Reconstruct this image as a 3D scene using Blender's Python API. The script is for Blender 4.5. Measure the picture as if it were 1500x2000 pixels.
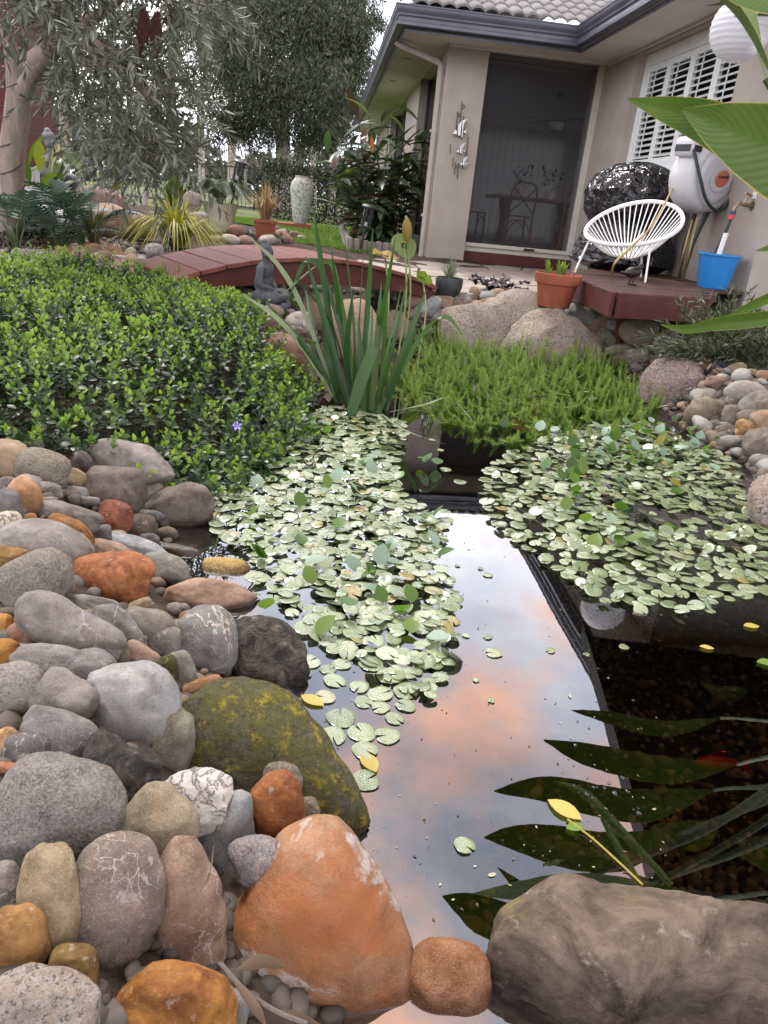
import bpy, bmesh, math, random
import numpy as np
from mathutils import Vector, Matrix, Euler, Quaternion, noise as mnoise

random.seed(7); RNG = np.random.default_rng(7)
S = bpy.context.scene
for _o in list(bpy.data.objects): bpy.data.objects.remove(_o)
COL = S.collection
rad = math.radians

# ------------------------------------------------------------------ camera
CAM_H, F_PX, PITCH, ROLL = 0.9, 1426.2, rad(22.78), rad(5.70)
_F = np.array([0, math.cos(PITCH), -math.sin(PITCH)]); _R0 = np.array([1., 0, 0]); _U0 = np.array([0, math.sin(PITCH), math.cos(PITCH)])
CR = math.cos(ROLL)*_R0 + math.sin(ROLL)*_U0; CU = -math.sin(ROLL)*_R0 + math.cos(ROLL)*_U0; CF = _F
CP = np.array([0, 0, CAM_H])
cam = bpy.data.cameras.new('camera'); cam.sensor_fit = 'HORIZONTAL'; cam.sensor_width = 36; cam.lens = 36*F_PX/1500
cam.clip_start = 0.02; cam.clip_end = 2000
cam_o = bpy.data.objects.new('camera', cam); COL.objects.link(cam_o)
cam_o.matrix_world = Matrix(((CR[0], CU[0], -CF[0], 0), (CR[1], CU[1], -CF[1], 0), (CR[2], CU[2], -CF[2], CAM_H), (0, 0, 0, 1)))
S.camera = cam_o

# ------------------------------------------------------------------ light
SUN_EL, SUN_AZ = 60, 325          # azimuth: degrees clockwise from +Y where the sun stands
SUN_STRENGTH, SKY_STRENGTH, EXPOSURE = 3.6, 0.115, 0.30
S.view_settings.view_transform = 'Standard'; S.view_settings.look = 'None'
S.view_settings.exposure = EXPOSURE; S.view_settings.gamma = 1.0; S.view_settings.use_curve_mapping = False
W = bpy.data.worlds.new('World'); S.world = W; W.use_nodes = True
def build_world():
    nt = W.node_tree; N = nt.nodes; L = nt.links; N.clear()
    out = N.new('ShaderNodeOutputWorld'); bg = N.new('ShaderNodeBackground'); bg.inputs['Strength'].default_value = SKY_STRENGTH
    sky = N.new('ShaderNodeTexSky'); sky.sky_type = 'NISHITA'; sky.sun_disc = False
    sky.sun_elevation = rad(SUN_EL); sky.sun_rotation = rad(SUN_AZ); sky.air_density = 1.0; sky.dust_density = 2.0
    tc = N.new('ShaderNodeTexCoord')
    mp = N.new('ShaderNodeMapping'); mp.inputs['Scale'].default_value = (1, 1, 2.2); L.new(tc.outputs['Generated'], mp.inputs['Vector'])
    n1 = N.new('ShaderNodeTexNoise'); n1.inputs['Scale'].default_value = 2.6; n1.inputs['Detail'].default_value = 7; n1.inputs['Roughness'].default_value = .55
    L.new(mp.outputs[0], n1.inputs['Vector'])
    def ramp(src, stops):
        r = N.new('ShaderNodeValToRGB'); cr = r.color_ramp
        while len(cr.elements) < len(stops): cr.elements.new(.5)
        for e, (p, c) in zip(cr.elements, stops): e.position = p; e.color = (*c, 1)
        L.new(src, r.inputs[0]); return r
    # overcast deck: pale lavender grey to white
    deck = ramp(n1.outputs['Fac'], [(.30, (9.0, 9.8, 12.2)), (.50, (13.0, 13.4, 15.4)), (.68, (19, 18.6, 18.8))])
    # evening-lit tufts
    m2 = N.new('ShaderNodeMapping'); m2.inputs['Scale'].default_value = (1, 1, 1.5); m2.inputs['Location'].default_value = (3.35, 1.62, .42)
    L.new(tc.outputs['Generated'], m2.inputs['Vector'])
    n2 = N.new('ShaderNodeTexNoise'); n2.inputs['Scale'].default_value = 3.4; n2.inputs['Detail'].default_value = 6; n2.inputs['Roughness'].default_value = .52
    L.new(m2.outputs[0], n2.inputs['Vector'])
    tm = ramp(n2.outputs['Fac'], [(.495, (0, 0, 0)), (.63, (1, 1, 1))])
    sx = N.new('ShaderNodeSeparateXYZ'); L.new(tc.outputs['Generated'], sx.inputs[0])
    hi = ramp(sx.outputs['Z'], [(.30, (0, 0, 0)), (.48, (1, 1, 1))]); mm = N.new('ShaderNodeMix'); mm.data_type = 'RGBA'; mm.blend_type = 'MULTIPLY'; mm.inputs['Factor'].default_value = 1
    L.new(tm.outputs[0], mm.inputs['A']); L.new(hi.outputs[0], mm.inputs['B'])
    mixp = N.new('ShaderNodeMix'); mixp.data_type = 'RGBA'; L.new(mm.outputs['Result'], mixp.inputs['Factor'])
    lowr = ramp(sx.outputs['Z'], [(.0, (1.5, 1.5, 1.47)), (.38, (2.0, 2.0, 1.95)), (.52, (1.15, 1.16, 1.18)), (.70, (.64, .66, .70)), (1., (.64, .66, .70))]); dk = N.new('ShaderNodeMix'); dk.data_type = 'RGBA'; dk.blend_type = 'MULTIPLY'; dk.inputs['Factor'].default_value = 1
    L.new(deck.outputs[0], dk.inputs['A']); L.new(lowr.outputs[0], dk.inputs['B'])
    L.new(dk.outputs['Result'], mixp.inputs['A']); mixp.inputs['B'].default_value = (24, 14.0, 10.4, 1)
    # blue gaps
    n3 = N.new('ShaderNodeTexNoise'); n3.inputs['Scale'].default_value = 1.7; n3.inputs['Detail'].default_value = 5
    L.new(mp.outputs[0], n3.inputs['Vector'])
    gap = ramp(n3.outputs['Fac'], [(.36, (0.45, 0.45, 0.45)), (.50, (1, 1, 1))])
    mx = N.new('ShaderNodeMix'); mx.data_type = 'RGBA'; L.new(gap.outputs[0], mx.inputs['Factor'])
    L.new(sky.outputs[0], mx.inputs['A']); L.new(mixp.outputs['Result'], mx.inputs['B'])
    L.new(mx.outputs['Result'], bg.inputs['Color']); L.new(bg.outputs[0], out.inputs[0])
build_world()
sl = bpy.data.lights.new('sun', 'SUN'); sl.energy = SUN_STRENGTH; sl.angle = rad(14); sl.color = (1, .985, .945)
so = bpy.data.objects.new('sun', sl); COL.objects.link(so)
_sd = Vector((math.sin(rad(SUN_AZ))*math.cos(rad(SUN_EL)), math.cos(rad(SUN_AZ))*math.cos(rad(SUN_EL)), math.sin(rad(SUN_EL))))
so.rotation_euler = _sd.to_track_quat('Z', 'Y').to_euler(); so.location = (0, 0, 8)
S.cycles.use_denoising = True; S.cycles.use_adaptive_sampling = True; S.cycles.adaptive_threshold = .025
S.cycles.max_bounces = 8; S.cycles.transparent_max_bounces = 16; S.cycles.diffuse_bounces = 3; S.cycles.glossy_bounces = 3; S.cycles.transmission_bounces = 4
S.cycles.caustics_reflective = False; S.cycles.caustics_refractive = False; S.cycles.sample_clamp_indirect = 4

# ------------------------------------------------------------------ pixel helpers (1500 x 2000 photograph frame)
def ray(px, py):
    d = CF*F_PX + CR*(px-750) + CU*(1000-py); return d/np.linalg.norm(d)
def G(px, py, z):                       # where the sight line through a pixel meets height z
    d = ray(px, py); return CP + d*((z-CAM_H)/d[2])
def D(px, py, dist):                    # a point at that distance along the sight line
    return CP + ray(px, py)*dist
def AY(px, py, y):
    d = ray(px, py); return CP + d*(y/d[1])
def proj(P):
    d = np.asarray(P)-CP; z = d@CF; return np.stack([750+F_PX*(d@CR)/z, 1000-F_PX*(d@CU)/z], -1)
def px_size(dist): return dist/F_PX

# ------------------------------------------------------------------ mesh helpers
def mesh_np(name, V, F, smooth=True, rnd=None):
    V = np.asarray(V, np.float32); me = bpy.data.meshes.new(name)
    if isinstance(F, np.ndarray):
        n, k = F.shape
        me.vertices.add(len(V)); me.vertices.foreach_set('co', V.ravel())
        me.loops.add(n*k); me.loops.foreach_set('vertex_index', F.astype(np.int32).ravel())
        me.polygons.add(n); me.polygons.foreach_set('loop_start', np.arange(0, n*k, k, dtype=np.int32))
        me.polygons.foreach_set('loop_total', np.full(n, k, np.int32))
        me.update(calc_edges=True)
    else:
        me.from_pydata([tuple(v) for v in V], [], [tuple(f) for f in F]); me.update()
    if smooth: me.polygons.foreach_set('use_smooth', np.ones(len(me.polygons), bool))
    if rnd is not None:
        a = me.attributes.new('rnd', 'FLOAT', 'POINT'); a.data.foreach_set('value', np.asarray(rnd, np.float32))
    return me
def link(name, me, mat=None, parent=None, loc=None, rot=None, color=None):
    o = bpy.data.objects.new(name, me); COL.objects.link(o)
    if mat is not None and me is not None and len(me.materials) == 0: me.materials.append(mat)
    if parent is not None: o.parent = parent
    if loc is not None: o.location = loc
    if rot is not None: o.rotation_euler = rot
    if color is not None: o.color = (*color, 1)
    return o
def tag(o, label=None, cat=None, group=None, kind=None):
    if label: o['label'] = label
    if cat: o['category'] = cat
    if group: o['group'] = group
    if kind: o['kind'] = kind
    return o
def thing(name, label, cat, loc=(0, 0, 0), rz=0, group=None):
    o = bpy.data.objects.new(name, None); COL.objects.link(o); o.location = loc; o.rotation_euler = (0, 0, rz)
    o.empty_display_size = .05
    return tag(o, label, cat, group)
class MB:                                # collects shapes for ONE mesh
    def __init__(s): s.V = []; s.F = []; s.n = 0
    def add(s, V, F):
        V = [tuple(v) for v in V]
        s.V += V; s.F += [tuple(i+s.n for i in f) for f in F]; s.n += len(V); return s
    def box(s, a, b, M=None):
        x0, y0, z0 = a; x1, y1, z1 = b
        V = [(x0,y0,z0),(x1,y0,z0),(x1,y1,z0),(x0,y1,z0),(x0,y0,z1),(x1,y0,z1),(x1,y1,z1),(x0,y1,z1)]
        if M is not None: V = [M @ Vector(v) for v in V]
        return s.add(V, [(0,3,2,1),(4,5,6,7),(0,1,5,4),(1,2,6,5),(2,3,7,6),(3,0,4,7)])
    def tube(s, P, r, n=8, cap=True):
        V, F = tube_vf(P, r, n, cap); return s.add(V, F)
    def lathe(s, prof, n=24, M=None, cap=True):
        V = []; F = []
        for (r, z) in prof:
            for i in range(n):
                a = 2*math.pi*i/n; V.append(Vector((r*math.cos(a), r*math.sin(a), z)))
        for j in range(len(prof)-1):
            for i in range(n):
                F.append((j*n+i, j*n+(i+1) % n, (j+1)*n+(i+1) % n, (j+1)*n+i))
        if cap:
            F.append(tuple(range(n))[::-1]); F.append(tuple((len(prof)-1)*n+i for i in range(n)))
        if M is not None: V = [M @ v for v in V]
        return s.add(V, F)
    def prism(s, poly, z0, z1):
        n = len(poly)
        V = [(x, y, z0) for x, y in poly]+[(x, y, z1) for x, y in poly]
        F = [tuple(range(n))[::-1], tuple(range(n, 2*n))]+[(i, (i+1) % n, n+(i+1) % n, n+i) for i in range(n)]
        return s.add(V, F)
    def mesh(s, name, smooth=False, bevel=0, seg=2, ang=40):
        me = bpy.data.meshes.new(name); me.from_pydata(s.V, [], s.F); me.update()
        bm = bmesh.new(); bm.from_mesh(me); bmesh.ops.recalc_face_normals(bm, faces=bm.faces)
        if bevel:
            E = [e for e in bm.edges if len(e.link_faces) == 2 and e.calc_face_angle(0) > rad(30)]
            bmesh.ops.bevel(bm, geom=E, offset=bevel, segments=seg, profile=.5, affect='EDGES')
        bm.to_mesh(me); bm.free()
        if smooth: me.polygons.foreach_set('use_smooth', np.ones(len(me.polygons), bool)); me.set_sharp_from_angle(angle=rad(ang))
        return me
    def build(s, name, mat, parent=None, smooth=False, bevel=0, seg=2, ang=40, loc=None, rot=None):
        return link(name, s.mesh(name, smooth, bevel, seg, ang), mat, parent, loc, rot)
def tube_vf(P, r, n=8, cap=True):
    P = np.asarray(P, float); m = len(P); r = np.broadcast_to(np.asarray(r, float), (m,))
    T = np.gradient(P, axis=0); T /= np.linalg.norm(T, axis=1)[:, None]+1e-12
    a = np.array([0, 0, 1.]) if abs(T[0][2]) < .9 else np.array([1., 0, 0])
    u = np.cross(T[0], a); u /= np.linalg.norm(u); V = []
    for i in range(m):
        u = u - T[i]*(u@T[i]); u /= np.linalg.norm(u)+1e-12; v = np.cross(T[i], u)
        for k in range(n):
            t = 2*math.pi*k/n; V.append(P[i]+r[i]*(u*math.cos(t)+v*math.sin(t)))
    F = [(i*n+k, i*n+(k+1) % n, (i+1)*n+(k+1) % n, (i+1)*n+k) for i in range(m-1) for k in range(n)]
    if cap: F.append(tuple(range(n))[::-1]); F.append(tuple((m-1)*n+k for k in range(n)))
    return V, F
def bez(pts, n=12):                      # Catmull-Rom through points
    P = np.asarray(pts, float); P = np.vstack([2*P[0]-P[1], P, 2*P[-1]-P[-2]]); out = []
    for i in range(1, len(P)-2):
        for t in np.linspace(0, 1, n, endpoint=False):
            a, b, c, d = P[i-1], P[i], P[i+1], P[i+2]
            out.append(.5*((2*b)+(-a+c)*t+(2*a-5*b+4*c-d)*t*t+(-a+3*b-3*c+d)*t**3))
    out.append(P[-2]); return np.array(out)
def scatter(pV, pF, M, T, sc=None):      # many copies of a small shape as arrays (for 'stuff')
    pV = np.asarray(pV, np.float32); pF = np.asarray(pF); n = len(T)
    if sc is not None: M = M*np.asarray(sc, np.float32)[:, None, None]
    V = np.einsum('nij,kj->nki', M, pV)+np.asarray(T)[:, None, :]
    F = (pF[None]+(np.arange(n)*len(pV))[:, None, None]).reshape(-1, pF.shape[1])
    return V.reshape(-1, 3), F
def frames(dirs, ups=None, roll=None):   # matrices whose +Y is dirs, +Z near ups
    Y = np.asarray(dirs, float); Y = Y/(np.linalg.norm(Y, axis=1)[:, None]+1e-9)
    if ups is None: ups = np.tile([0, 0, 1.], (len(Y), 1))
    X = np.cross(Y, ups); l = np.linalg.norm(X, axis=1); X[l < 1e-4] = [1, 0, 0]; X /= np.linalg.norm(X, axis=1)[:, None]
    Z = np.cross(X, Y)
    if roll is not None:
        c, s = np.cos(roll)[:, None], np.sin(roll)[:, None]; X, Z = c*X+s*Z, -s*X+c*Z
    return np.stack([X, Y, Z], -1)
def leaf_vf(L=1., Wd=.3, rows=4, fold=.15, droop=.15, tipp=.0, shape=1.0):  # leaf along +Y, up +Z, three verts a row
    V = []; F = []
    for i in range(rows+1):
        t = i/rows; w = Wd*.5*(math.sin(math.pi*min(1, max(0.0, t**shape)))**.8 if 0 < t < 1 else 0.0)
        if i == 0: w = Wd*.03
        z = -droop*L*t*t
        V += [(-w, t*L, z+fold*w), (0, t*L, z), (w, t*L, z+fold*w)]
    for i in range(rows):
        a = i*3
        F += [(a, a+1, a+4, a+3), (a+1, a+2, a+5, a+4)]
    return np.array(V), np.array(F)

# ------------------------------------------------------------------ material helpers
class NT:
    def __init__(s, name):
        s.m = bpy.data.materials.new(name); s.m.use_nodes = True; s.t = s.m.node_tree; s.N = s.t.nodes; s.L = s.t.links; s.N.clear()
        s.out = s.N.new('ShaderNodeOutputMaterial')
    def n(s, ty, **kw):
        x = s.N.new('ShaderNode'+ty)
        for k, v in kw.items(): setattr(x, k, v)
        return x
    def coord(s, kind='Object', scale=None, loc=None):
        o = s.n('TexCoord').outputs[kind]
        if scale is None and loc is None: return o
        m = s.n('Mapping'); m.inputs['Scale'].default_value = scale or (1, 1, 1); m.inputs['Location'].default_value = loc or (0, 0, 0)
        s.L.new(o, m.inputs[0]); return m.outputs[0]
    def noise(s, vec, scale, detail=4, rough=.55, dist=0, out='Fac'):
        x = s.n('TexNoise'); x.inputs['Scale'].default_value = scale; x.inputs['Detail'].default_value = detail
        x.inputs['Roughness'].default_value = rough; x.inputs['Distortion'].default_value = dist
        if vec is not None: s.L.new(vec, x.inputs['Vector'])
        return x.outputs[out]
    def voro(s, vec, scale, feature='F1', out='Distance'):
        x = s.n('TexVoronoi', feature=feature); x.inputs['Scale'].default_value = scale
        if vec is not None: s.L.new(vec, x.inputs['Vector'])
        return x.outputs[out]
    def ramp(s, fac, stops, mode='LINEAR'):
        r = s.n('ValToRGB'); cr = r.color_ramp; cr.interpolation = mode
        while len(cr.elements) < len(stops): cr.elements.new(.5)
        for e, (p, c) in zip(cr.elements, stops):
            e.position = p; e.color = (*c, 1) if hasattr(c, '__len__') else (c, c, c, 1)
        s.L.new(fac, r.inputs[0]); return r.outputs[0]
    def mix(s, fac, a, b, mode='MIX'):
        x = s.n('Mix', data_type='RGBA', blend_type=mode)
        for sock, v in ((x.inputs['Factor'], fac), (x.inputs[6], a), (x.inputs[7], b)):
            if hasattr(v, 'default_value'): s.L.new(v, sock)
            elif hasattr(v, '__len__'): sock.default_value = (*v[:3], 1)
            elif sock == x.inputs['Factor']: sock.default_value = v
            else: sock.default_value = (v, v, v, 1)
        return x.outputs[2]
    def math(s, op, a, b=None, clamp=False):
        x = s.n('Math', operation=op, use_clamp=clamp)
        for i, v in enumerate((a, b)):
            if v is None: continue
            if hasattr(v, 'default_value'): s.L.new(v, x.inputs[i])
            else: x.inputs[i].default_value = v
        return x.outputs[0]
    def bump(s, h, strength=.3, dist=.01, prev=None):
        b = s.n('Bump'); b.inputs['Strength'].default_value = strength; b.inputs['Distance'].default_value = dist
        s.L.new(h, b.inputs['Height'])
        if prev is not None: s.L.new(prev, b.inputs['Normal'])
        return b.outputs[0]
    def principled(s, col, rough=.6, spec=.4, metal=0, normal=None, **kw):
        p = s.n('BsdfPrincipled')
        def put(nm, v):
            k = p.inputs[nm]
            if hasattr(v, 'default_value'): s.L.new(v, k)
            elif hasattr(v, '__len__'): k.default_value = (*v[:3], 1)
            else: k.default_value = v
        put('Base Color', col); put('Roughness', rough); put('Specular IOR Level', spec); put('Metallic', metal)
        for k, v in kw.items(): put(k.replace('_', ' '), v)
        if normal is not None: s.L.new(normal, p.inputs['Normal'])
        s.L.new(p.outputs[0], s.out.inputs[0]); return p
MATS = {}
def simple(name, col, rough=.6, spec=.4, metal=0, var=.25, scale=14, bump=.15, bscale=90, bdist=.003, coord='Object', **kw):
    if name in MATS: return MATS[name]
    t = NT(name); c = t.coord(coord)
    n1 = t.noise(c, scale, 5); lo = tuple(x*(1-var) for x in col); hi = tuple(min(1, x*(1+var)) for x in col)
    cc = t.ramp(n1, [(.3, lo), (.7, hi)])
    r = t.math('ADD', t.math('MULTIPLY', t.noise(c, scale*1.7, 3), .25), rough-.12, True)
    nb = t.bump(t.noise(c, bscale, 4), bump, bdist) if bump else None
    t.principled(cc, r, spec, metal, nb, **kw); MATS[name] = t.m; return t.m
def leafmat(name, stops, rough=.45, spec=.4, trans=.3, tint=(.75, .9, .25), src='attr', veins=False):
    if name in MATS: return MATS[name]
    t = NT(name)
    if src == 'attr': a = t.n('Attribute', attribute_name='rnd').outputs['Fac']
    elif src == 'obj': a = t.n('ObjectInfo').outputs['Random']
    else: a = t.noise(t.coord('Object'), 6, 4)
    col = t.ramp(a, stops)
    nz = t.noise(t.coord('Object'), 40, 3); col = t.mix(t.math('MULTIPLY', nz, .5), col, t.mix(.45, col, (0, 0, 0)), 'MIX')
    p = t.principled(col, rough, spec)
    tr = t.n('BsdfTranslucent'); t.L.new(t.mix(.5, col, t.mix(1, col, tuple(x*2 for x in tint), 'MULTIPLY')), tr.inputs[0])
    ms = t.n('MixShader'); ms.inputs[0].default_value = trans
    t.L.new(p.outputs[0], ms.inputs[1]); t.L.new(tr.outputs[0], ms.inputs[2]); t.L.new(ms.outputs[0], t.out.inputs[0])
    MATS[name] = t.m; return t.m
# ------------------------------------------------------------------ terrain
HO = np.array([.212, 9.877, 0]); HA = rad(6.47)
HUV = np.array([math.cos(HA), math.sin(HA), 0]); HVV = np.array([-math.sin(HA), math.cos(HA), 0])
def HW(u, v, z=0): return HO+HUV*u+HVV*v+np.array([0, 0, z])
def HL(P): d = np.asarray(P)-HO; return np.array([d@HUV, d@HVV, d[2]])
def on_v(px, py, v):                     # pixel -> (u, z) on a plane parallel to the door wall
    d = ray(px, py); t = ((HO-CP)@HVV+v)/(d@HVV); return HL(CP+d*t)
def on_u(px, py, u):
    d = ray(px, py); t = ((HO-CP)@HUV+u)/(d@HUV); return HL(CP+d*t)

POND = [G(*p, 0)[:2] for p in [(1250, 1775), (1060, 1800), (985, 1880), (905, 1900), (800, 1905), (705, 1660), (600, 1410), (540, 1270), (470, 1195), (395, 1140), (372, 1085), (395, 1020),
        (425, 935), (500, 868), (570, 795), (625, 745), (700, 700), (780, 672), (860, 672), (1000, 695), (1150, 705), (1250, 765), (1335, 852), (1440, 905), (1475, 1000)]]
POND = np.array(POND+[(1.45, 2.1), (1.55, 1.5), (1.35, .95), (.9, .74)])
def pond_sd(x, y):                       # signed distance, positive on land
    x = np.asarray(x, float); y = np.asarray(y, float); d = np.full(x.shape, 1e9); ins = np.zeros(x.shape, bool); n = len(POND)
    for i in range(n):
        a, b = POND[i], POND[(i+1) % n]; e = b-a; t = np.clip(((x-a[0])*e[0]+(y-a[1])*e[1])/(e@e), 0, 1)
        d = np.minimum(d, np.hypot(x-a[0]-t*e[0], y-a[1]-t*e[1]))
        c = ((a[1] > y) != (b[1] > y)); ins ^= c & (x < (b[0]-a[0])*(y-a[1])/(b[1]-a[1]+1e-12)+a[0])
    return np.where(ins, -d, d)
CTRL = np.array([(-.15, .25, .10), (-.5, .55, .17), (-.5, .9, .15), (-.8, 1.4, .17), (-.75, 2.0, .13), (-1.1, 2.6, .17), (-1.4, 3.4, .20), (-2.0, 4.2, .20), (-1.2, 4.4, .2), (-.9, 4.7, .24),
    (-1.5, 4.9, .31), (-2.7, 5.0, .32), (-2.2, 5.6, .36), (-2.6, 6.3, .42), (-3.4, 8.0, .56), (-4.6, 8.3, .62), (-3.3, 7.0, .48), (-2.2, 9.0, .42), (-2.0, 6.5, .38), (-1.6, 8.6, .38), (-3, 11, .42),
    (-1, 10, .33), (-2, 15, .36), (-.5, 8, .31), (.2, 6.2, .31), (.3, 5.4, .28), (1, 8, .3), (2, 9, .3), (3, 7, .3), (1.1, 5.25, .31), (1.2, 6, .29), (1.7, 6.2, .27), (2.2, 5.4, .28), (.8, 5.2, .17), (1.4, 5.0, .2),
    (1.9, 4.6, .24), (2.3, 3.8, .24), (1.9, 3.2, .15), (1.8, 2.2, .14), (2.6, 1.5, .15), (1.2, .3, .12), (.5, .2, .1), (0, -.5, .1), (-2, .5, .2), (-3, 3, .22), (5, 4, .28), (-6, 6, .45), (-7, 12, .5), (3, 14, .3),
    (0, -4, .15), (-10, 0, .3), (10, 0, .3), (10, 14, .3), (-10, 20, .45), (0, 24, .4), (20, 30, .4), (-30, 40, .5), (0, 60, .5), (60, 60, .5), (-60, 60, .5), (-40, -40, .3), (40, -40, .3)])
def land(x, y):
    x = np.asarray(x, float); y = np.asarray(y, float); num = np.zeros(x.shape); den = np.zeros(x.shape)
    for cx, cy, cz in CTRL:
        w = 1/((x-cx)**2+(y-cy)**2+.03)**1.6; num += w*cz; den += w
    return num/den
def sstep(a, b, t): t = np.clip((t-a)/(b-a), 0, 1); return t*t*(3-2*t)
def seg_d(x, y, a, b):
    a = np.array(a); b = np.array(b); e = b-a; t = np.clip(((x-a[0])*e[0]+(y-a[1])*e[1])/(e@e), 0, 1); return np.hypot(x-a[0]-t*e[0], y-a[1]-t*e[1])
def terrain(x, y):
    s = pond_sd(x, y); h = land(x, y)
    out = -.03+(h+.03)*sstep(-.02, .42, s)
    z = np.where(s > 0, out, -.03-.30*sstep(0, .5, -s))
    ch = np.minimum(seg_d(x, y, (-.25, 4.6), (-.5, 5.4)), seg_d(x, y, (-.5, 5.4), (-.75, 6.6)))
    return np.where(ch < .55, np.minimum(z, z*sstep(.2, .55, ch)+.06*(1-sstep(.2, .55, ch))), z)
_gx = np.arange(-7, 6.001, .025); _gy = np.arange(-1, 19.001, .025); _gz = terrain(*np.meshgrid(_gx, _gy))
def terr(x, y):                          # quick bilinear lookup of the same surface
    x = np.asarray(x, float); y = np.asarray(y, float); fx = np.clip((x+7)/.025, 0, len(_gx)-1.001); fy = np.clip((y+1)/.025, 0, len(_gy)-1.001)
    i = fx.astype(int); j = fy.astype(int); a = fx-i; b = fy-j
    return (_gz[j, i]*(1-a)+_gz[j, i+1]*a)*(1-b)+(_gz[j+1, i]*(1-a)+_gz[j+1, i+1]*a)*b
def tz(x, y): return float(terr(np.array([x]), np.array([y]))[0])
def hit(px, py, lift=0., t0=.4, t1=60.):  # sight line against the ground
    d = ray(px, py); ts = np.concatenate([np.linspace(t0, 8, 1500), np.linspace(8.02, t1, 400)]); P = CP+d*ts[:, None]
    k = np.where(P[:, 2] < terr(P[:, 0], P[:, 1])+lift)[0]
    return P[k[0]] if len(k) else P[-1]

def grow(lo, hi, step, far):
    c = list(np.arange(lo, hi+1e-6, step)); s = step; a = hi; b = lo
    while a < far: s *= 1.35; a += s; c.append(a)
    s = step
    while b > -far: s *= 1.35; b -= s; c.insert(0, b)
    return np.array(c)
def make_ground():
    X = grow(-3.6, 3.2, .05, 700); Y = grow(-.3, 9.6, .06, 700)
    xx, yy = np.meshgrid(X, Y); z = terrain(xx.ravel(), yy.ravel())
    xr, yr = xx.ravel(), yy.ravel()
    near = (np.hypot(xr, yr) < 14)
    z = z+np.where(near, .012*np.sin(xr*7.1+np.sin(yr*5.3))*np.sin(yr*6.7+1.3*np.sin(xr*4.1)), 0)
    V = np.stack([xr, yr, z], 1); nx, ny = len(X), len(Y)
    i = np.arange(ny-1)[:, None]*nx+np.arange(nx-1)[None]; i = i.ravel()
    F = np.stack([i, i+1, i+nx+1, i+nx], 1)
    t = NT('ground'); c = t.coord('Object')
    sep = t.n('SeparateXYZ'); t.L.new(c, sep.inputs[0])
    soil = t.ramp(t.noise(c, 9, 8, .65), [(.3, (.020, .014, .010)), (.5, (.042, .029, .020)), (.72, (.085, .062, .044))])
    peb = t.voro(c, 55, out='Color'); pd = t.voro(c, 55)
    grav = t.mix(t.math('MULTIPLY', peb, 1.0), (.045, .03, .016), (.15, .10, .05))
    grav = t.mix(t.ramp(pd, [(.25, 0.), (.6, 1.)]), grav, (.012, .010, .006))
    alg = t.ramp(t.noise(c, 5, 5), [(.4, 0.), (.65, .8)]); grav = t.mix(alg, grav, (.018, .022, .008))
    park = t.ramp(t.noise(c, 1.6, 6), [(.3, (.075, .10, .035)), (.7, (.15, .17, .07))])
    mu = t.math('LESS_THAN', sep.outputs['Z'], -.015)
    base = t.mix(t.math('GREATER_THAN', t.math('ADD', sep.outputs['Y'], t.noise(c, .5, 3)), 17.5), soil, park)
    col = t.mix(mu, base, grav)
    hgt = t.math('ADD', t.noise(c, 60, 5, .7), t.math('MULTIPLY', t.math('SUBTRACT', 1., pd), .5))
    t.principled(col, .9, .2, 0, t.bump(hgt, .7, .012))
    o = link('ground', mesh_np('ground', V, F), t.m); tag(o, 'garden soil and pond bed sheet running out to the park', kind='structure')
make_ground()

# ------------------------------------------------------------------ water
def make_water():
    t = NT('pond_water'); c = t.coord('Object')
    n = t.math('ADD', t.noise(c, 2.2, 2, .4), t.math('MULTIPLY', t.noise(c, 14, 2), .05))
    b = t.bump(n, .035, .02)
    gl = t.n('BsdfGlossy'); gl.inputs['Roughness'].default_value = 0.0; gl.inputs['Color'].default_value = (1, 1, 1, 1); t.L.new(b, gl.inputs['Normal'])
    tr = t.n('BsdfTransparent'); tr.inputs[0].default_value = (.70, .66, .50, 1)
    fr = t.n('Fresnel'); fr.inputs['IOR'].default_value = WATER_IOR; t.L.new(b, fr.inputs['Normal'])
    ms = t.n('MixShader'); t.L.new(fr.outputs[0], ms.inputs[0]); t.L.new(tr.outputs[0], ms.inputs[1]); t.L.new(gl.outputs[0], ms.inputs[2]); t.L.new(ms.outputs[0], t.out.inputs[0])
    V = [(-1.9, .2, 0), (2.3, .2, 0), (2.3, 5.3, 0), (-1.9, 5.3, 0)]
    tag(link('water', mesh_np('water', V, [(0, 1, 2, 3)], False), t.m), 'still dark pond water mirroring the sky', kind='structure')
WATER_IOR = 2.9
make_water()
def pebble_mesh(name, sub=1, seed=0, flat=.6):
    bm = bmesh.new(); bmesh.ops.create_icosphere(bm, subdivisions=sub, radius=1)
    for v in bm.verts:
        d = v.co.normalized(); k = 1+.28*mnoise.noise(d*1.1+Vector((seed*3.1, seed*1.7, 0)))+.1*mnoise.noise(d*2.6+Vector((0, seed*2.3, 9)))
        v.co = Vector((d.x*k, d.y*k*.8, d.z*k*flat))
    me = bpy.data.meshes.new(name); bm.to_mesh(me); bm.free(); me.polygons.foreach_set('use_smooth', np.ones(len(me.polygons), bool)); return me
def mesh_vf(me):
    V = np.empty(len(me.vertices)*3, np.float32); me.vertices.foreach_get('co', V)
    return V.reshape(-1, 3), np.array([p.vertices[:] for p in me.polygons])
def rot_rand(n, tilt=.4):
    out = []
    for i in range(n):
        e = Euler((RNG.normal()*tilt, RNG.normal()*tilt, RNG.uniform(0, 6.28))).to_matrix(); out.append(np.array(e))
    return np.array(out)
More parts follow.
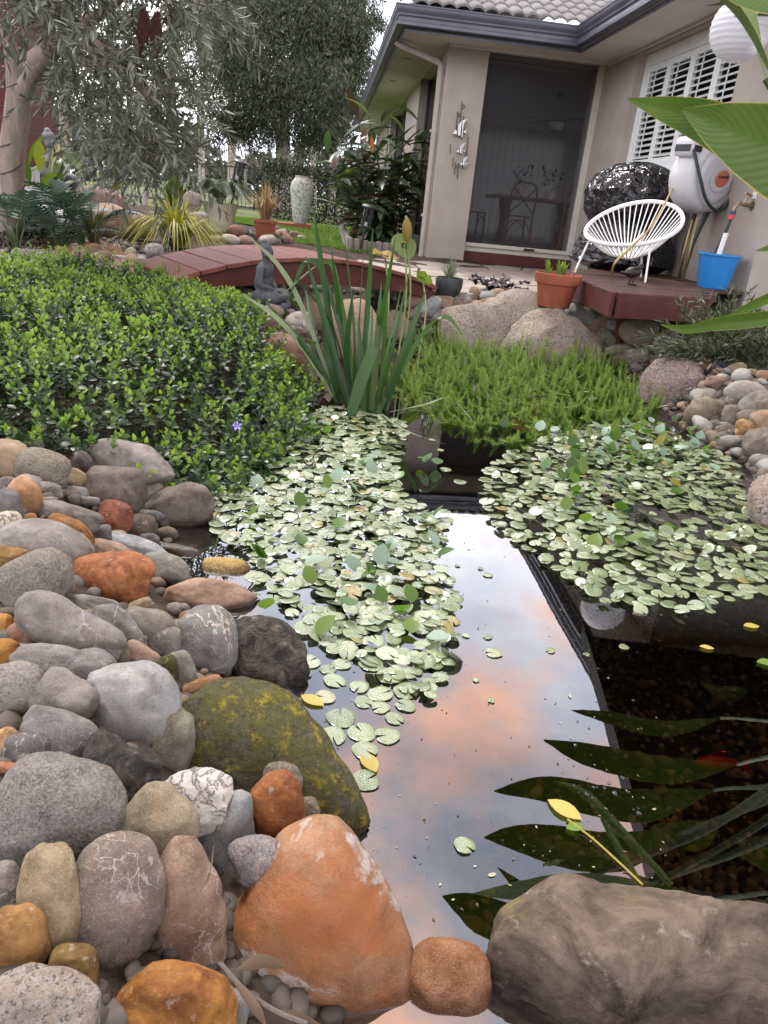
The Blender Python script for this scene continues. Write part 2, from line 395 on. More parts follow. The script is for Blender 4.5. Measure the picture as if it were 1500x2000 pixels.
def pond_gravel():
    n = 5200; x = RNG.uniform(-.1, 1.5, n*3); y = RNG.uniform(.5, 2.6, n*3); s = pond_sd(x, y); k = np.where(s < -.04)[0][:n]; x, y = x[k], y[k]
    V0, F0 = mesh_vf(pebble_mesh('tmp', 1, 3, .6)); T = np.stack([x, y, terrain(x, y)+.004], 1)
    V, F = scatter(V0, F0, rot_rand(len(T)), T, RNG.uniform(.005, .014, len(T))*np.where(RNG.random(len(T)) < .08, 2.2, 1))
    t = NT('pond_gravel'); a = t.n('Attribute', attribute_name='rnd').outputs['Fac']
    t.principled(t.ramp(a, [(0, (.09, .065, .035)), (.4, (.22, .15, .07)), (.75, (.34, .22, .10)), (.97, (.5, .42, .3))]), .7, .3)
    o = link('gravel', mesh_np('gravel', V, F, rnd=np.repeat(RNG.random(len(T)), len(V0))), t.m); tag(o, 'brown gravel lying under the dark water', 'gravel', kind='stuff')
pond_gravel()

# ------------------------------------------------------------------ paving
def stone_slab_mat(name, lo, hi):
    t = NT(name); c = t.coord('Object'); r = t.n('ObjectInfo').outputs['Random']
    w = t.n('VectorMath', operation='ADD'); cx = t.n('CombineXYZ'); t.L.new(t.math('MULTIPLY', r, 37.), cx.inputs[0]); t.L.new(c, w.inputs[0]); t.L.new(cx.outputs[0], w.inputs[1])
    col = t.ramp(t.math('ADD', t.math('MULTIPLY', t.noise(w.outputs[0], 6, 8, .65), .7), t.math('MULTIPLY', r, .3)), [(.25, lo), (.75, hi)])
    col = t.mix(t.ramp(t.noise(w.outputs[0], 3, 5), [(.5, 0.), (.7, .6)]), col, tuple(x*.45 for x in lo))
    t.principled(col, .62, .4, 0, t.bump(t.noise(w.outputs[0], 30, 6, .7), .6, .01)); return t.m
SLAB = stone_slab_mat('flagstone', (.20, .165, .14), (.40, .35, .30))
SLAB2 = stone_slab_mat('path_flagstone', (.24, .21, .18), (.42, .38, .34))
def flag_cells(nx, ny, sx, sy, gap, jit, seed):
    r = random.Random(seed); P = {(i, j): ((i+r.uniform(-jit, jit))*sx, (j+r.uniform(-jit, jit))*sy) for i in range(nx+1) for j in range(ny+1)}; out = []
    for i in range(nx):
        for j in range(ny):
            q = [P[i, j], P[i+1, j], P[i+1, j+1], P[i, j+1]]; c = (sum(p[0] for p in q)/4, sum(p[1] for p in q)/4); pts = []
            for k in range(4):
                a, b = q[k], q[(k+1) % 4]
                for t in (.12, .88): pts.append((a[0]+(b[0]-a[0])*t, a[1]+(b[1]-a[1])*t))
            m = 1-gap/min(sx, sy)
            pts = [(c[0]+(p[0]-c[0])*m+r.uniform(-.008, .008), c[1]+(p[1]-c[1])*m+r.uniform(-.008, .008)) for p in pts]
            out.append((c, [(p[0]-c[0], p[1]-c[1]) for p in pts]))
    return out
def make_paving():
    pat = thing('patio', 'brown flagstone paving in front of the house door', 'patio', tuple(HW(0, 0, 0)), HA); pat['kind'] = 'structure'; del pat['category']
    for c, pts in flag_cells(9, 11, .52, .42, .022, .2, 4):
        u, v = c[0]-.9, c[1]-4.35
        P = HW(u, v)
        if v > -.03 or (u > 1.75 and v > -4.0) or P[1] < 5.75 or (P[0] > 1.3 and P[1] < 6.9): continue
        m = MB(); m.prism(pts, -.05, 0); o = m.build('paving_stone', SLAB, pat, bevel=.006, seg=1)
        o.location = (u, v, .318+random.uniform(-.005, .005)); o.rotation_euler = (random.uniform(-.006, .006), random.uniform(-.006, .006), 0)
    pa = thing('path', 'grey stepping-stone path beside the bridge end', 'path', (0, 0, 0)); pa['kind'] = 'structure'; del pa['category']
    for c, pts in flag_cells(7, 2, .46, .46, .03, .22, 9):
        a = rad(8); x, y = -3.72+c[0]*math.cos(a), 4.62+c[1]*math.cos(a)+c[0]*math.sin(a)
        if x > -1.35: continue
        m = MB(); m.prism(pts, -.06, 0); o = m.build('paving_stone', SLAB2, pa, bevel=.008, seg=1); o.location = (x, y, tz(x, y)+.03); o.rotation_euler = (0, 0, a)
    for px, py, s in [(415, 582, .3), (452, 598, .2), (375, 572, .26)]:
        q = hit(px, py, .03); m = MB(); n = 8; r = random.Random(px)
        m.prism([(s*math.cos(2*math.pi*k/n)*r.uniform(.8, 1.1), s*.8*math.sin(2*math.pi*k/n)*r.uniform(.8, 1.1)) for k in range(n)], -.05, .0)
        o = m.build('paving_stone', SLAB2, pa, bevel=.01, seg=1); o.location = (q[0], q[1], q[2]+.01)
make_paving()
# ------------------------------------------------------------------ house
STUCCO = simple('taupe_render', (.385, .34, .30), .85, .2, var=.10, scale=3, bump=.35, bscale=160, bdist=.004)
SOFFIT = simple('soffit_paint', (.60, .575, .53), .7, .3, var=.10, scale=2.0, bump=.05)
GUTTER = simple('gutter_paint', (.075, .078, .10), .38, .5, var=.2, scale=3, bump=.05)
CREAM = simple('cream_frame', (.58, .56, .48), .45, .45, var=.08, bump=.03)
WHITE = simple('white_shutter', (.72, .74, .72), .45, .45, var=.04, bump=.02)
PIPE = simple('downpipe_paint', (.39, .345, .305), .5, .4, var=.08, bump=.05)
DKRED = simple('dark_red_paint', (.085, .022, .018), .55, .4, var=.35, scale=5)
def make_tile_mat():
    t = NT('roof_tile'); c = t.coord('Object'); r = t.n('ObjectInfo').outputs['Random']
    col = t.ramp(t.noise(c, 22, 7, .7), [(.3, (.12, .118, .116)), (.7, (.26, .255, .25))]); col = t.mix(t.math('MULTIPLY', r, .45), col, (.11, .105, .10))
    t.principled(col, .85, .25, 0, t.bump(t.noise(c, 120, 5), .5, .004)); return t.m
TILE = make_tile_mat()
def glass_mat(name, dark, refl, rough=.02):
    t = NT(name); tr = t.n('BsdfTransparent'); tr.inputs[0].default_value = (*dark, 1)
    gl = t.n('BsdfGlossy'); gl.inputs['Roughness'].default_value = rough
    fr = t.n('Fresnel'); fr.inputs['IOR'].default_value = refl
    ms = t.n('MixShader'); t.L.new(fr.outputs[0], ms.inputs[0]); t.L.new(tr.outputs[0], ms.inputs[1]); t.L.new(gl.outputs[0], ms.inputs[2]); t.L.new(ms.outputs[0], t.out.inputs[0]); return t.m
GLASS = glass_mat('dark_glass', (.72, .74, .76), 1.5)
def screen_mat():
    t = NT('fly_screen'); tr = t.n('BsdfTransparent'); tr.inputs[0].default_value = (.9, .9, .92, 1)
    p = t.n('BsdfPrincipled'); p.inputs['Base Color'].default_value = (.055, .055, .062, 1); p.inputs['Roughness'].default_value = .55
    ms = t.n('MixShader'); ms.inputs[0].default_value = .24; t.L.new(tr.outputs[0], ms.inputs[1]); t.L.new(p.outputs[0], ms.inputs[2]); t.L.new(ms.outputs[0], t.out.inputs[0]); return t.m
SCREEN = screen_mat()
ZS, ZB, UC, OV, UA, UB, VE = 2.667, .2, 1.933, -.672, -.69, 1.28, -4.62
house = thing('house', 'single storey taupe rendered house with grey tiled roof', 'house', tuple(HO), HA)
def hbox(name, mat, *bx, parent=None, bevel=0.):
    m = MB()
    for a, b in bx: m.box(a, b)
    return m.build(name, mat, parent or house, bevel=bevel)
hbox('pier', STUCCO, ((0, 0, ZB), (.485, .45, ZS-.002)), bevel=.008)
hbox('wall', STUCCO, ((UC, .16, ZB), (UC+.22, .6, ZS-.002)), ((UC, -.9, ZB), (UC+.22, .16, ZS-.002)), ((UC, -3.2, ZB), (UC+.22, -.9, 1.45)), ((UC, -4.17, ZB), (UC+.22, -3.2, ZS-.002)),
     ((UC, -3.2, 2.62), (UC+.22, -.9, ZS-.002)))
hbox('wall', STUCCO, ((UC+.22, -4.17, ZB), (6.5, -3.95, ZS-.002)))
hbox('pier', STUCCO, ((-.0, 2.75, ZB), (.35, 4.6, ZS-.002)), bevel=.008)
hbox('pier', STUCCO, ((-.0, 8.0, ZB), (.35, 13, ZS-.002)), bevel=.008)
hbox('soffit', SOFFIT, ((UA+.12, OV+.12, ZS), (UB+.1, .6, ZS+.015)), ((UA+.12, .6, ZS), (.36, 13.2, ZS+.015)), ((UB+.1, VE+.12, ZS), (UC+.22, .6, ZS+.015)), ((UC+.22, VE+.12, ZS), (6.5, -3.9, ZS+.015)))
for _v in (1.2, 3.2): hbox('downlight', simple('downlight_rim', (.3, .3, .3), .5), ((-.42, _v, ZS-.006), (-.32, _v+.1, ZS-.001)))
hbox('soffit_bead', SOFFIT, ((-.02, -.03, ZS-.03), (.0, 13, ZS-.001)), ((-.02, -.03, ZS-.03), (UC, -.002, ZS-.001)), ((UC-.022, -4.19, ZS-.03), (UC-.001, -.03, ZS-.001)))
def sweep(name, prof, mat):
    path = [(UA, 13.0), (UA, OV), (UB, OV), (UB, VE), (6.5, VE)]; V = []; F = []; n = len(prof)
    for k, (u, v) in enumerate(path):
        for d, z in prof:
            V.append((u+d if k < 4 else u, v+d if k > 0 else v, z))
    for k in range(len(path)-1):
        for i in range(n-1): F.append((k*n+i, k*n+i+1, (k+1)*n+i+1, (k+1)*n+i))
    m = MB(); m.add(V, F); return m.build(name, mat, house, smooth=True, ang=28)
sweep('gutter', [(.115, 2.668), (.030, 2.664), (.018, 2.672), (.018, 2.70), (.040, 2.715), (.046, 2.745), (.030, 2.775), (.010, 2.80), (.004, 2.812), (.004, 2.842), (-.004, 2.846), (-.004, 2.858), (.012, 2.860), (.022, 2.846), (.030, 2.76), (.11, 2.755)], GUTTER)
sweep('fascia', [(.128, 2.630), (.116, 2.630), (.116, 2.82), (.128, 2.82)], GUTTER)
def tile_mesh():
    nx, V, F = 13, [], []; w, l = .304, .40
    rows = [(0, -.022), (0, 0), (.16, 0), (l, 0)]
    for (y, dz) in rows:
        for i in range(nx):
            x = w*i/(nx-1); V.append((x, y, dz+.036*abs(math.sin(2*math.pi*x/w*1.0))**.8+.012*(1-y/l)))
    for j in range(3):
        for i in range(nx-1): a = j*nx+i; F.append((a, a+1, a+nx+1, a+nx))
    return mesh_np('tile', V, F)
def make_roof():
    sl = math.atan(.40); roof = hbox('roof', TILE, ((UA+.14, OV+.14, 2.80), (UB+1.2, 2.0, 2.82)))
    me = tile_mesh(); me.materials.append(TILE); ex = .33
    for r in range(10):
        dv = ex*math.cos(sl)*r; u = UA+.04+dv-.15; k = 0
        while u < UB+.10+dv-.02:
            if u+.3 > UA+dv+.12:
                o = link('tile', me, None, roof, (u+random.uniform(-.004, .004), OV+.012+dv, 2.872+math.tan(sl)*dv+random.uniform(-.002, .003))); o.rotation_euler = (sl, 0, random.uniform(-.006, .006))
            u += .302
    # hip capping
    for r in range(8):
        d = r*.3; m = MB(); n = 9; V = []; F = []
        for y in (0, .36):
            for i in range(n):
                a = math.pi*i/(n-1); V.append((.09*math.cos(a), y, .075*math.sin(a)+(.01 if y == 0 else 0)))
        F = [(i, i+1, n+i+1, n+i) for i in range(n-1)]
        o = link('ridge_cap', mesh_np('ridge_cap', V, F), TILE, roof, (UA+.04+d, OV+.04+d, 2.885+.40*d)); o.rotation_euler = (math.atan(.283), 0, -rad(45))
    # side slopes as sheets of the same tile profile
    def slope(name, org, ux, uy, nu, nv, keep):
        V0, F0 = mesh_vf(me); M = np.stack([ux, uy, np.cross(ux, uy)], -1); T = []
        for a in range(nu):
            for b in range(nv):
                if keep(a*.302, b*ex): T.append(org+ux*a*.302+uy*b*ex)
        V, F = scatter(V0, F0, np.tile(M, (len(T), 1, 1)), np.array(T)); link(name, mesh_np(name, V, F), TILE, house)['kind'] = 'stuff'
    c, s = math.cos(sl), math.sin(sl)
    slope('roof_slope', np.array([UA+.06, 13., 2.868]), np.array([0, -1., 0]), np.array([c, 0, s]), 45, 9, lambda a, b: 13-a-.35 > OV+.05+b*c)
    slope('roof_slope', np.array([UB+.07, OV, 2.868]), np.array([0, -1., 0]), np.array([c, 0, s]), 14, 9, lambda a, b: -a+OV-.3 > VE+b*c and -a-.0 < b*c+.1)
make_roof()
# downpipe
m = MB(); m.tube([(-.60, .12, 2.64), (-.58, .12, 2.62), (-.085, .12, 2.49), (-.05, .12, 2.45), (-.05, .12, .32)], .036, 12); dp = m.build('downpipe', PIPE, house, smooth=True)
for z in (.8, 1.75): MB().box((-.105, .1, z), (-.001, .14, z+.03)).build('bracket', PIPE, dp)
# side glazing on the left wall
for v0, v1 in ((.46, 2.74), (4.61, 7.99)):
    g = hbox('window', simple('dark_window_frame', (.05, .045, .045), .5), ((.12, v0, ZB), (.17, v0+.06, ZS-.01)), ((.12, v1-.06, ZB), (.17, v1, ZS-.01)), ((.12, v0+.06, ZB), (.17, v1-.06, .5)), ((.12, (v0+v1)/2-.03, .5), (.17, (v0+v1)/2+.03, ZS-.01)))
    hbox('pane', GLASS, ((.142, v0+.06, .5), (.148, v1-.06, ZS-.012)), parent=g)
# door
door = hbox('sliding_door', CREAM, ((.486, .16, .44), (UC-.001, .26, .50)), ((.486, .13, .50), (UC-.001, .17, .545)), ((UC-.075, .13, .545), (UC-.001, .22, ZS-.01)), ((.486, .14, .545), (.50, .22, ZS-.01)), bevel=.004)
hbox('screen', SCREEN, ((.50, .165, .545), (UC-.075, .167, ZS-.012)), parent=door)
hbox('door_stop', simple('black_rubber', (.02, .02, .02), .6), ((1.28, .118, .508), (1.42, .1295, .535)), parent=door)
hbox('plinth', DKRED, ((.486, .10, ZB), (UC-.001, .40, .438)))
# window with plantation shutters
WU = UC+.09
win = hbox('window', WHITE, ((WU, -3.198, 1.452), (WU+.06, -3.12, 2.618)), ((WU, -1.0, 1.452), (WU+.06, -.902, 2.618)), ((WU, -3.12, 1.452), (WU+.06, -1.0, 1.53)), ((WU, -3.12, 2.50), (WU+.06, -1.0, 2.618)), bevel=.003)
hbox('sill', WHITE, ((UC-.02, -3.198, 1.425), (WU+.06, -.902, 1.4515)), parent=win)
pw = (3.12-1.0)/4
for k in range(4):
    v1 = -1.0-pw*k; v0 = v1-pw
    sh = hbox('shutter', WHITE, ((WU+.01, v0+.002, 1.532), (WU+.045, v0+.055, 2.498)), ((WU+.01, v1-.055, 1.532), (WU+.045, v1-.002, 2.498)), ((WU+.01, v0+.055, 1.532), (WU+.045, v1-.055, 1.59)), ((WU+.01, v0+.055, 2.44), (WU+.045, v1-.055, 2.498)), parent=win, bevel=.002)
    hbox('tilt_rod', WHITE, ((WU-.012, (v0+v1)/2-.006, 1.60), (WU-.004, (v0+v1)/2+.006, 2.43)), parent=win)
    ns = 15; sm = None
    for j in range(ns):
        z = 1.59+(.85)*(j+.5)/ns
        if sm is None:
            m = MB(); m.box((-.034, -pw/2+.056, -.005), (.034, pw/2-.056, .005)); sm = m.mesh('slat', bevel=.002, seg=1); sm.materials.append(WHITE)
        link('slat', sm, None, win, (WU+.028, (v0+v1)/2, z), (0, rad(-28), 0))
hbox('pane', GLASS, ((WU+.10, -3.19, 1.46), (WU+.106, -.91, 2.61)), parent=win)
# room behind
ROOMW = simple('room_wall', (.42, .40, .37), .8, .2, var=.05, bump=0); ROOMF = simple('room_floor', (.10, .075, .055), .4, .4, var=.2)
hbox('room', ROOMW, ((.36, 5.6, .4), (1.5, 5.75, ZS-.004)), ((3.2, 5.6, .4), (6.4, 5.75, ZS-.004)), ((1.5, 5.6, .4), (3.2, 5.75, .6)), ((1.5, 5.6, 2.35), (3.2, 5.75, ZS-.004)), ((6.4, -3.9, .4), (6.5, 5.6, ZS-.004)), ((UC+.222, .45, .4), (UC+.30, .6, ZS-.004)), ((UC+.9, -3.9, .4), (UC+1.0, .44, ZS-.004)))
hbox('ceiling', simple('room_ceiling', (.5, .49, .47), .8, .2, var=.04, bump=0), ((.37, .61, ZS-.05), (6.39, 5.59, ZS-.006)))
hbox('room_floor', ROOMF, ((.36, .41, .40), (6.39, 5.6, .46)))
hbox('pane', GLASS, ((1.5, 5.66, .6), (3.2, 5.67, 2.35)))
t = NT('sheer_curtain'); _d = t.n('BsdfDiffuse'); _d.inputs[0].default_value = (.6, .58, .54, 1); _tr = t.n('BsdfTranslucent'); _tr.inputs[0].default_value = (.62, .6, .55, 1); _ms = t.n('MixShader'); _ms.inputs[0].default_value = .5
t.L.new(_d.outputs[0], _ms.inputs[1]); t.L.new(_tr.outputs[0], _ms.inputs[2]); t.L.new(_ms.outputs[0], t.out.inputs[0])
_V = [(1.35+k*.02, 5.50+.03*math.sin(k*.9), z) for k in range(100) for z in (.47, 2.45)]; link('curtain', mesh_np('curtain', _V, [(2*k, 2*k+2, 2*k+3, 2*k+1) for k in range(99)]), t.m, house)
# ------------------------------------------------------------------ stones
def stone_mat(kind):
    if 'stone_'+kind in MATS: return MATS['stone_'+kind]
    t = NT('stone_'+kind); oi = t.n('ObjectInfo'); base = oi.outputs['Color']; c0 = t.coord('Object')
    ad = t.n('VectorMath', operation='ADD'); cx = t.n('CombineXYZ')
    for i, k in enumerate((13., 29., 41.)): t.L.new(t.math('MULTIPLY', oi.outputs['Random'], k), cx.inputs[i])
    t.L.new(c0, ad.inputs[0]); t.L.new(cx.outputs[0], ad.inputs[1]); c = ad.outputs[0]
    dark = t.mix(1, base, (.55, .52, .49), 'MULTIPLY'); lite = t.mix(.12, base, (.55, .52, .47))
    col = t.mix(t.ramp(t.noise(c, 24, 7, .62, .4), [(.33, 0.), (.68, 1.)]), dark, lite)
    col = t.mix(t.ramp(t.noise(c, 48, 5, .6), [(.55, 0.), (.72, .35)]), col, t.mix(1, base, (1.25, .85, .55), 'MULTIPLY'))
    spk = t.noise(c, 420, 2, .6)
    col = t.mix(t.ramp(spk, [(.55, 0.), (.70, .22)]), col, (.42, .40, .37)); col = t.mix(t.ramp(spk, [(.32, .35), (.44, 0.)]), col, (.03, .027, .024)); pit = t.ramp(t.voro(c, 260), [(.10, 1.), (.22, 0.)]); col = t.mix(t.math('MULTIPLY', pit, t.ramp(t.noise(c, 20, 4), [(.5, 0.), (.65, .6)])), col, (.035, .03, .025))
    stn = t.ramp(t.noise(c, 10, 6, .6, .7), [(.57, 0.), (.60, .30)]); col = t.mix(stn, col, t.mix(1, base, (.62, .50, .40), 'MULTIPLY'))
    # hair-line veins and bruises that river stones carry
    vn = t.math('ABSOLUTE', t.math('SUBTRACT', t.noise(c, 16, 4, .55, .8), .5))
    col = t.mix(t.math('MULTIPLY', t.ramp(vn, [(0.0, 1.), (.012, 0.)]), t.ramp(t.noise(c, 7, 2), [(.5, 0.), (.62, .45)])), col, (.52, .48, .43))
    h = t.math('ADD', t.noise(c, 70, 7, .66), t.math('MULTIPLY', spk, .25)); bs, bd, rough = .5, .006, .78
    if kind == 'grain':
        g = t.noise(c, 210, 3, .7); col = t.mix(t.ramp(g, [(.40, 0.), (.62, .6)]), t.mix(1, col, (.78, .76, .74), 'MULTIPLY'), t.mix(.18, base, (.6, .55, .47)))
        h = t.math('ADD', h, g); bs = .5
    if kind == 'iron':
        a = t.ramp(t.noise(c, 24, 8, .7, .6), [(.36, 0.), (.52, .55), (.66, 1.)])
        col = t.mix(a, t.mix(1, base, (.36, .24, .18), 'MULTIPLY'), base); col = t.mix(t.ramp(t.noise(c, 34, 7, .66), [(.52, 0.), (.66, .75)]), col, t.mix(1, base, (1.22, 1.28, 1.2), 'MULTIPLY'))
        col = t.mix(t.ramp(t.noise(c, 75, 6, .7), [(.60, 0.), (.70, .55)]), col, (.40, .36, .31))
        h = t.math('ADD', h, t.math('MULTIPLY', a, .5)); bs = .5
    if kind == 'scuff':                   # orange skin worn to grey
        a = t.ramp(t.noise(c, 9.5, 6, .62, .5), [(.545, 0.), (.60, 1.)]); a2 = t.ramp(t.noise(c, 60, 6, .7), [(.42, .25), (.6, 1.)])
        col = t.mix(t.ramp(t.noise(c, 8, 7, .7), [(.35, 0.), (.6, .8)]), col, t.mix(1, base, (1.15, .72, .42), 'MULTIPLY'))
        col = t.mix(t.math('MULTIPLY', a, a2), col, (.34, .335, .31)); h = t.math('ADD', h, t.math('MULTIPLY', t.noise(c, 160, 4), .5)); bs = .45
    if kind == 'moss':
        a = t.ramp(t.noise(c, 22, 8, .74, .5), [(.40, 0.), (.58, 1.)]); y = t.ramp(t.noise(c, 26, 9, .78), [(.52, 0.), (.60, 1.)])
        col = t.mix(t.ramp(t.noise(c, 110, 5, .8), [(.35, 0.), (.62, 1.)]), (.022, .020, .014), (.15, .13, .085))
        col = t.mix(t.math('MULTIPLY', a, .75), col, (.10, .10, .014)); col = t.mix(t.math('MULTIPLY', y, .9), col, (.36, .29, .035))
        col = t.mix(t.ramp(t.noise(c, 180, 3, .7), [(.62, 0.), (.72, .5)]), col, (.42, .39, .30))
        h = t.math('ADD', t.noise(c, 90, 8, .78), t.math('MULTIPLY', t.math('ADD', a, y), .4)); bs, bd, rough = .9, .012, .95
    if kind == 'dark':
        a = t.ramp(t.noise(c, 28, 8, .72, 1.0), [(.38, 0.), (.60, 1.)]); col = t.mix(a, (.012, .011, .010), base)
        col = t.mix(t.ramp(t.noise(c, 34, 6, .7), [(.58, 0.), (.70, .6)]), col, (.26, .23, .20)); h = t.math('ADD', t.noise(c, 30, 8, .75, .8), a); bs, bd, rough = .8, .014, .5
    if kind == 'quartz':
        cr = t.math('ABSOLUTE', t.math('SUBTRACT', t.noise(c, 26, 6, .6, .8), .5)); cr2 = t.ramp(cr, [(0.0, 0.), (.022, 1.)])
        col = t.mix(t.math('ADD', t.math('MULTIPLY', cr2, .38), .62), t.mix(1, base, (.35, .28, .2), 'MULTIPLY'), t.mix(t.noise(c, 45, 6), t.mix(.5, base, (.62, .58, .52)), base)); h = t.math('ADD', t.noise(c, 26, 7, .7), cr2); bs, bd = .8, .012
    if kind.startswith('granite'):
        q_ = .42 if kind == 'granite_far' else 1.
        v1 = t.voro(c, 210*q_, out='Color'); g = t.noise(c, 170*q_, 4, .75)
        col = t.mix(t.ramp(g, [(.40, 0.), (.52, 1.)]), (.075, .068, .06), t.mix(.35, base, (.50, .45, .39)))
        col = t.mix(t.ramp(v1, [(.45, 0.), (.55, .75)]), col, t.mix(1, base, (1.35, 1.22, 1.1), 'MULTIPLY')); col = t.mix(t.ramp(t.noise(c, 8, 5), [(.5, 0.), (.7, .5)]), col, t.mix(1, base, (.7, .55, .4), 'MULTIPLY'))
        h = t.math('ADD', g, t.noise(c, 30, 7, .7)); bs, bd, rough = .8, .012, .85
    if kind == 'vein':
        cr = t.math('ABSOLUTE', t.math('SUBTRACT', t.noise(c, 6, 5, .6, .35), .5)); m = t.math('MULTIPLY', t.ramp(cr, [(0.0, 1.), (.010, 0.)]), t.ramp(t.noise(c, 14, 4), [(.40, .1), (.55, .9)]))
        col = t.mix(m, col, (.58, .49, .42)); h = t.math('ADD', h, m)
    if kind == 'slab':                    # brown layered boulder with olive and ochre patches
        a = t.ramp(t.noise(c, 11, 9, .72, .6), [(.38, 0.), (.62, 1.)]); col = t.mix(a, t.mix(1, base, (.42, .38, .34), 'MULTIPLY'), t.mix(.25, base, (.45, .37, .28)))
        col = t.mix(t.ramp(t.noise(c, 9, 6, .66), [(.58, 0.), (.68, .7)]), col, (.20, .155, .055)); col = t.mix(t.ramp(t.noise(c, 24, 6, .7), [(.60, 0.), (.70, .5)]), col, (.44, .39, .33))
        h = t.noise(c, 26, 9, .74, .3); bs, bd = .8, .014
    # wet foot where a stone stands in the pond
    z = t.n('SeparateXYZ'); t.L.new(t.n('NewGeometry').outputs['Position'], z.inputs[0])
    wl = t.math('ADD', z.outputs[2], t.math('MULTIPLY', t.math('SUBTRACT', t.noise(c, 24, 4), .5), .03))
    wet = t.ramp(wl, [(.010, 1.), (.022, 0.)]); col = t.mix(t.math('MULTIPLY', wet, .62), col, t.mix(1, col, (.22, .17, .12), 'MULTIPLY'))
    ro = t.mix(wet, rough, .18)
    sep = t.n('RGBToBW'); t.L.new(ro, sep.inputs[0])
    t.principled(col, sep.outputs[0], .35, 0, t.bump(h, bs, bd)); MATS['stone_'+kind] = t.m; return t.m

def stone_shape(sub, seed, rx, ry, th, outline=None, angular=0., box=.85, nz=.10, sup=None):
    """unit-sphere stone; rx, ry, th metric half sizes; outline: list of (angle, radius) in metric; returns bmesh mesh"""
    r = random.Random(seed); bm = bmesh.new(); bmesh.ops.create_icosphere(bm, subdivisions=sub, radius=1)
    cuts = []
    for i in range(3+int(angular*7)):
        n = Vector((r.gauss(0, 1), r.gauss(0, 1), r.gauss(0, 1))).normalized(); cuts.append((n, r.uniform(.80-.22*angular, .97-.1*angular)))
    if outline is not None:
        oa = np.array([a for a, _ in outline]); orr = np.array([q for _, q in outline]); k = np.argsort(oa); oa, orr = oa[k], orr[k]
    pw_ = sup or r.uniform(2.05, 2.9); ph_ = [r.uniform(0, 6.28) for _ in range(3)]; sh_ = r.uniform(0, 1.57)
    LR = lambda a: (abs(math.cos(a))**pw_+abs(math.sin(a))**pw_)**(-1/pw_)*(1+.055*math.sin(2*a+ph_[0])+.04*math.sin(3*a+ph_[1])+.02*math.sin(5*a+ph_[2]))*.97
    off = Vector((r.uniform(0, 99), r.uniform(0, 99), r.uniform(0, 99)))
    for v in bm.verts:
        d = v.co.normalized(); e = Vector((d.x, d.y, d.z))
        for n, c in cuts:
            s = e.dot(n)-c
            if s > 0: e = e-n*(s*(.75+.2*angular))
        k = 1+.5*nz*abs(mnoise.noise(d*2.2+off*1.7))+nz*mnoise.noise(d*1.3+off)+nz*.45*mnoise.noise(d*3.1+off)+nz*(.10+.35*angular)*mnoise.noise(d*7+off)+nz*(.05+.18*angular)*mnoise.noise(d*15+off)
        e = e*k; rho = math.hypot(e.x, e.y); th_ = math.atan2(e.y, e.x); e = e if outline is not None else Vector((e.x*LR(th_), e.y*LR(th_), e.z)); q = rho**box/(rho+1e-9) if rho > 1e-6 else 1
        if outline is not None:
            R = float(np.interp(th_, np.concatenate([oa-2*math.pi, oa, oa+2*math.pi]), np.concatenate([orr]*3))); v.co = Vector((e.x*q*R, e.y*q*R, e.z*th))
        else: v.co = Vector((e.x*q*rx, e.y*q*ry, e.z*th))
    me = bpy.data.meshes.new('stone'); bm.to_mesh(me); bm.free(); me.polygons.foreach_set('use_smooth', np.ones(len(me.polygons), bool)); return me
STONE_TONE = .74
def tone(col):                           # a touch more colour than the sampled greys
    m = sum(col)/3; return tuple(max(.01, (m+(x-m)*1.15)*STONE_TONE) for x in col)
CAMROT = cam_o.matrix_world.to_3x3()
def stone(px, py, w, h, rot, col, kind, label, name='river_stone', cat='stone', group='stones piled on the left bank', outline=None, near=0., lift=.30, thick=.54, ang=0., sub=None, nz=.10, box=.85, dist=None, sup=None):
    if dist is None:
        P = hit(px, py); dz = (P-CP)@CF; P = hit(px, py, lift*min(w, h)*dz/F_PX)
    else: P = D(px, py, dist)
    if near: P = P-ray(px, py)*near
    dz = (P-CP)@CF; s = dz/F_PX; th = thick*.5*math.sqrt(w*h)*s if thick > 0 else -thick
    ol = None
    if outline: ol = [(math.atan2(-(y-py), x-px), math.hypot(x-px, y-py)*s*1.07) for x, y in outline]
    if sub is None: sub = 5 if max(w, h) > 150 else (4 if max(w, h) > 44 else 3)
    me = stone_shape(sub, int(px*7+py*13), w*.5*s, h*.5*s, th, ol, ang, box, nz, sup); me.materials.append(stone_mat(kind))
    o = link(name, me, None, None, tuple(P), None, tone(col))
    o.rotation_euler = (CAMROT @ Euler((random.uniform(-.22, .12), random.uniform(-.18, .18), rad(rot))).to_matrix()).to_euler()
    return tag(o, label, cat, group)
GY, BG, LB, DB, OR, OC, PK, TN, RB, LV, SL, DK, CRM = (.20, .185, .165), (.20, .215, .215), (.30, .32, .325), (.105, .078, .055), (.36, .145, .06), (.32, .18, .055), (.34, .235, .17), (.27, .205, .125), (.22, .085, .05), (.24, .215, .225), (.115, .105, .105), (.07, .06, .052), (.46, .37, .25)
GB = (.20, .165, .13); OL = (.20, .175, .105); LG = (.27, .25, .225)
A, B = 'smooth', 'grain'
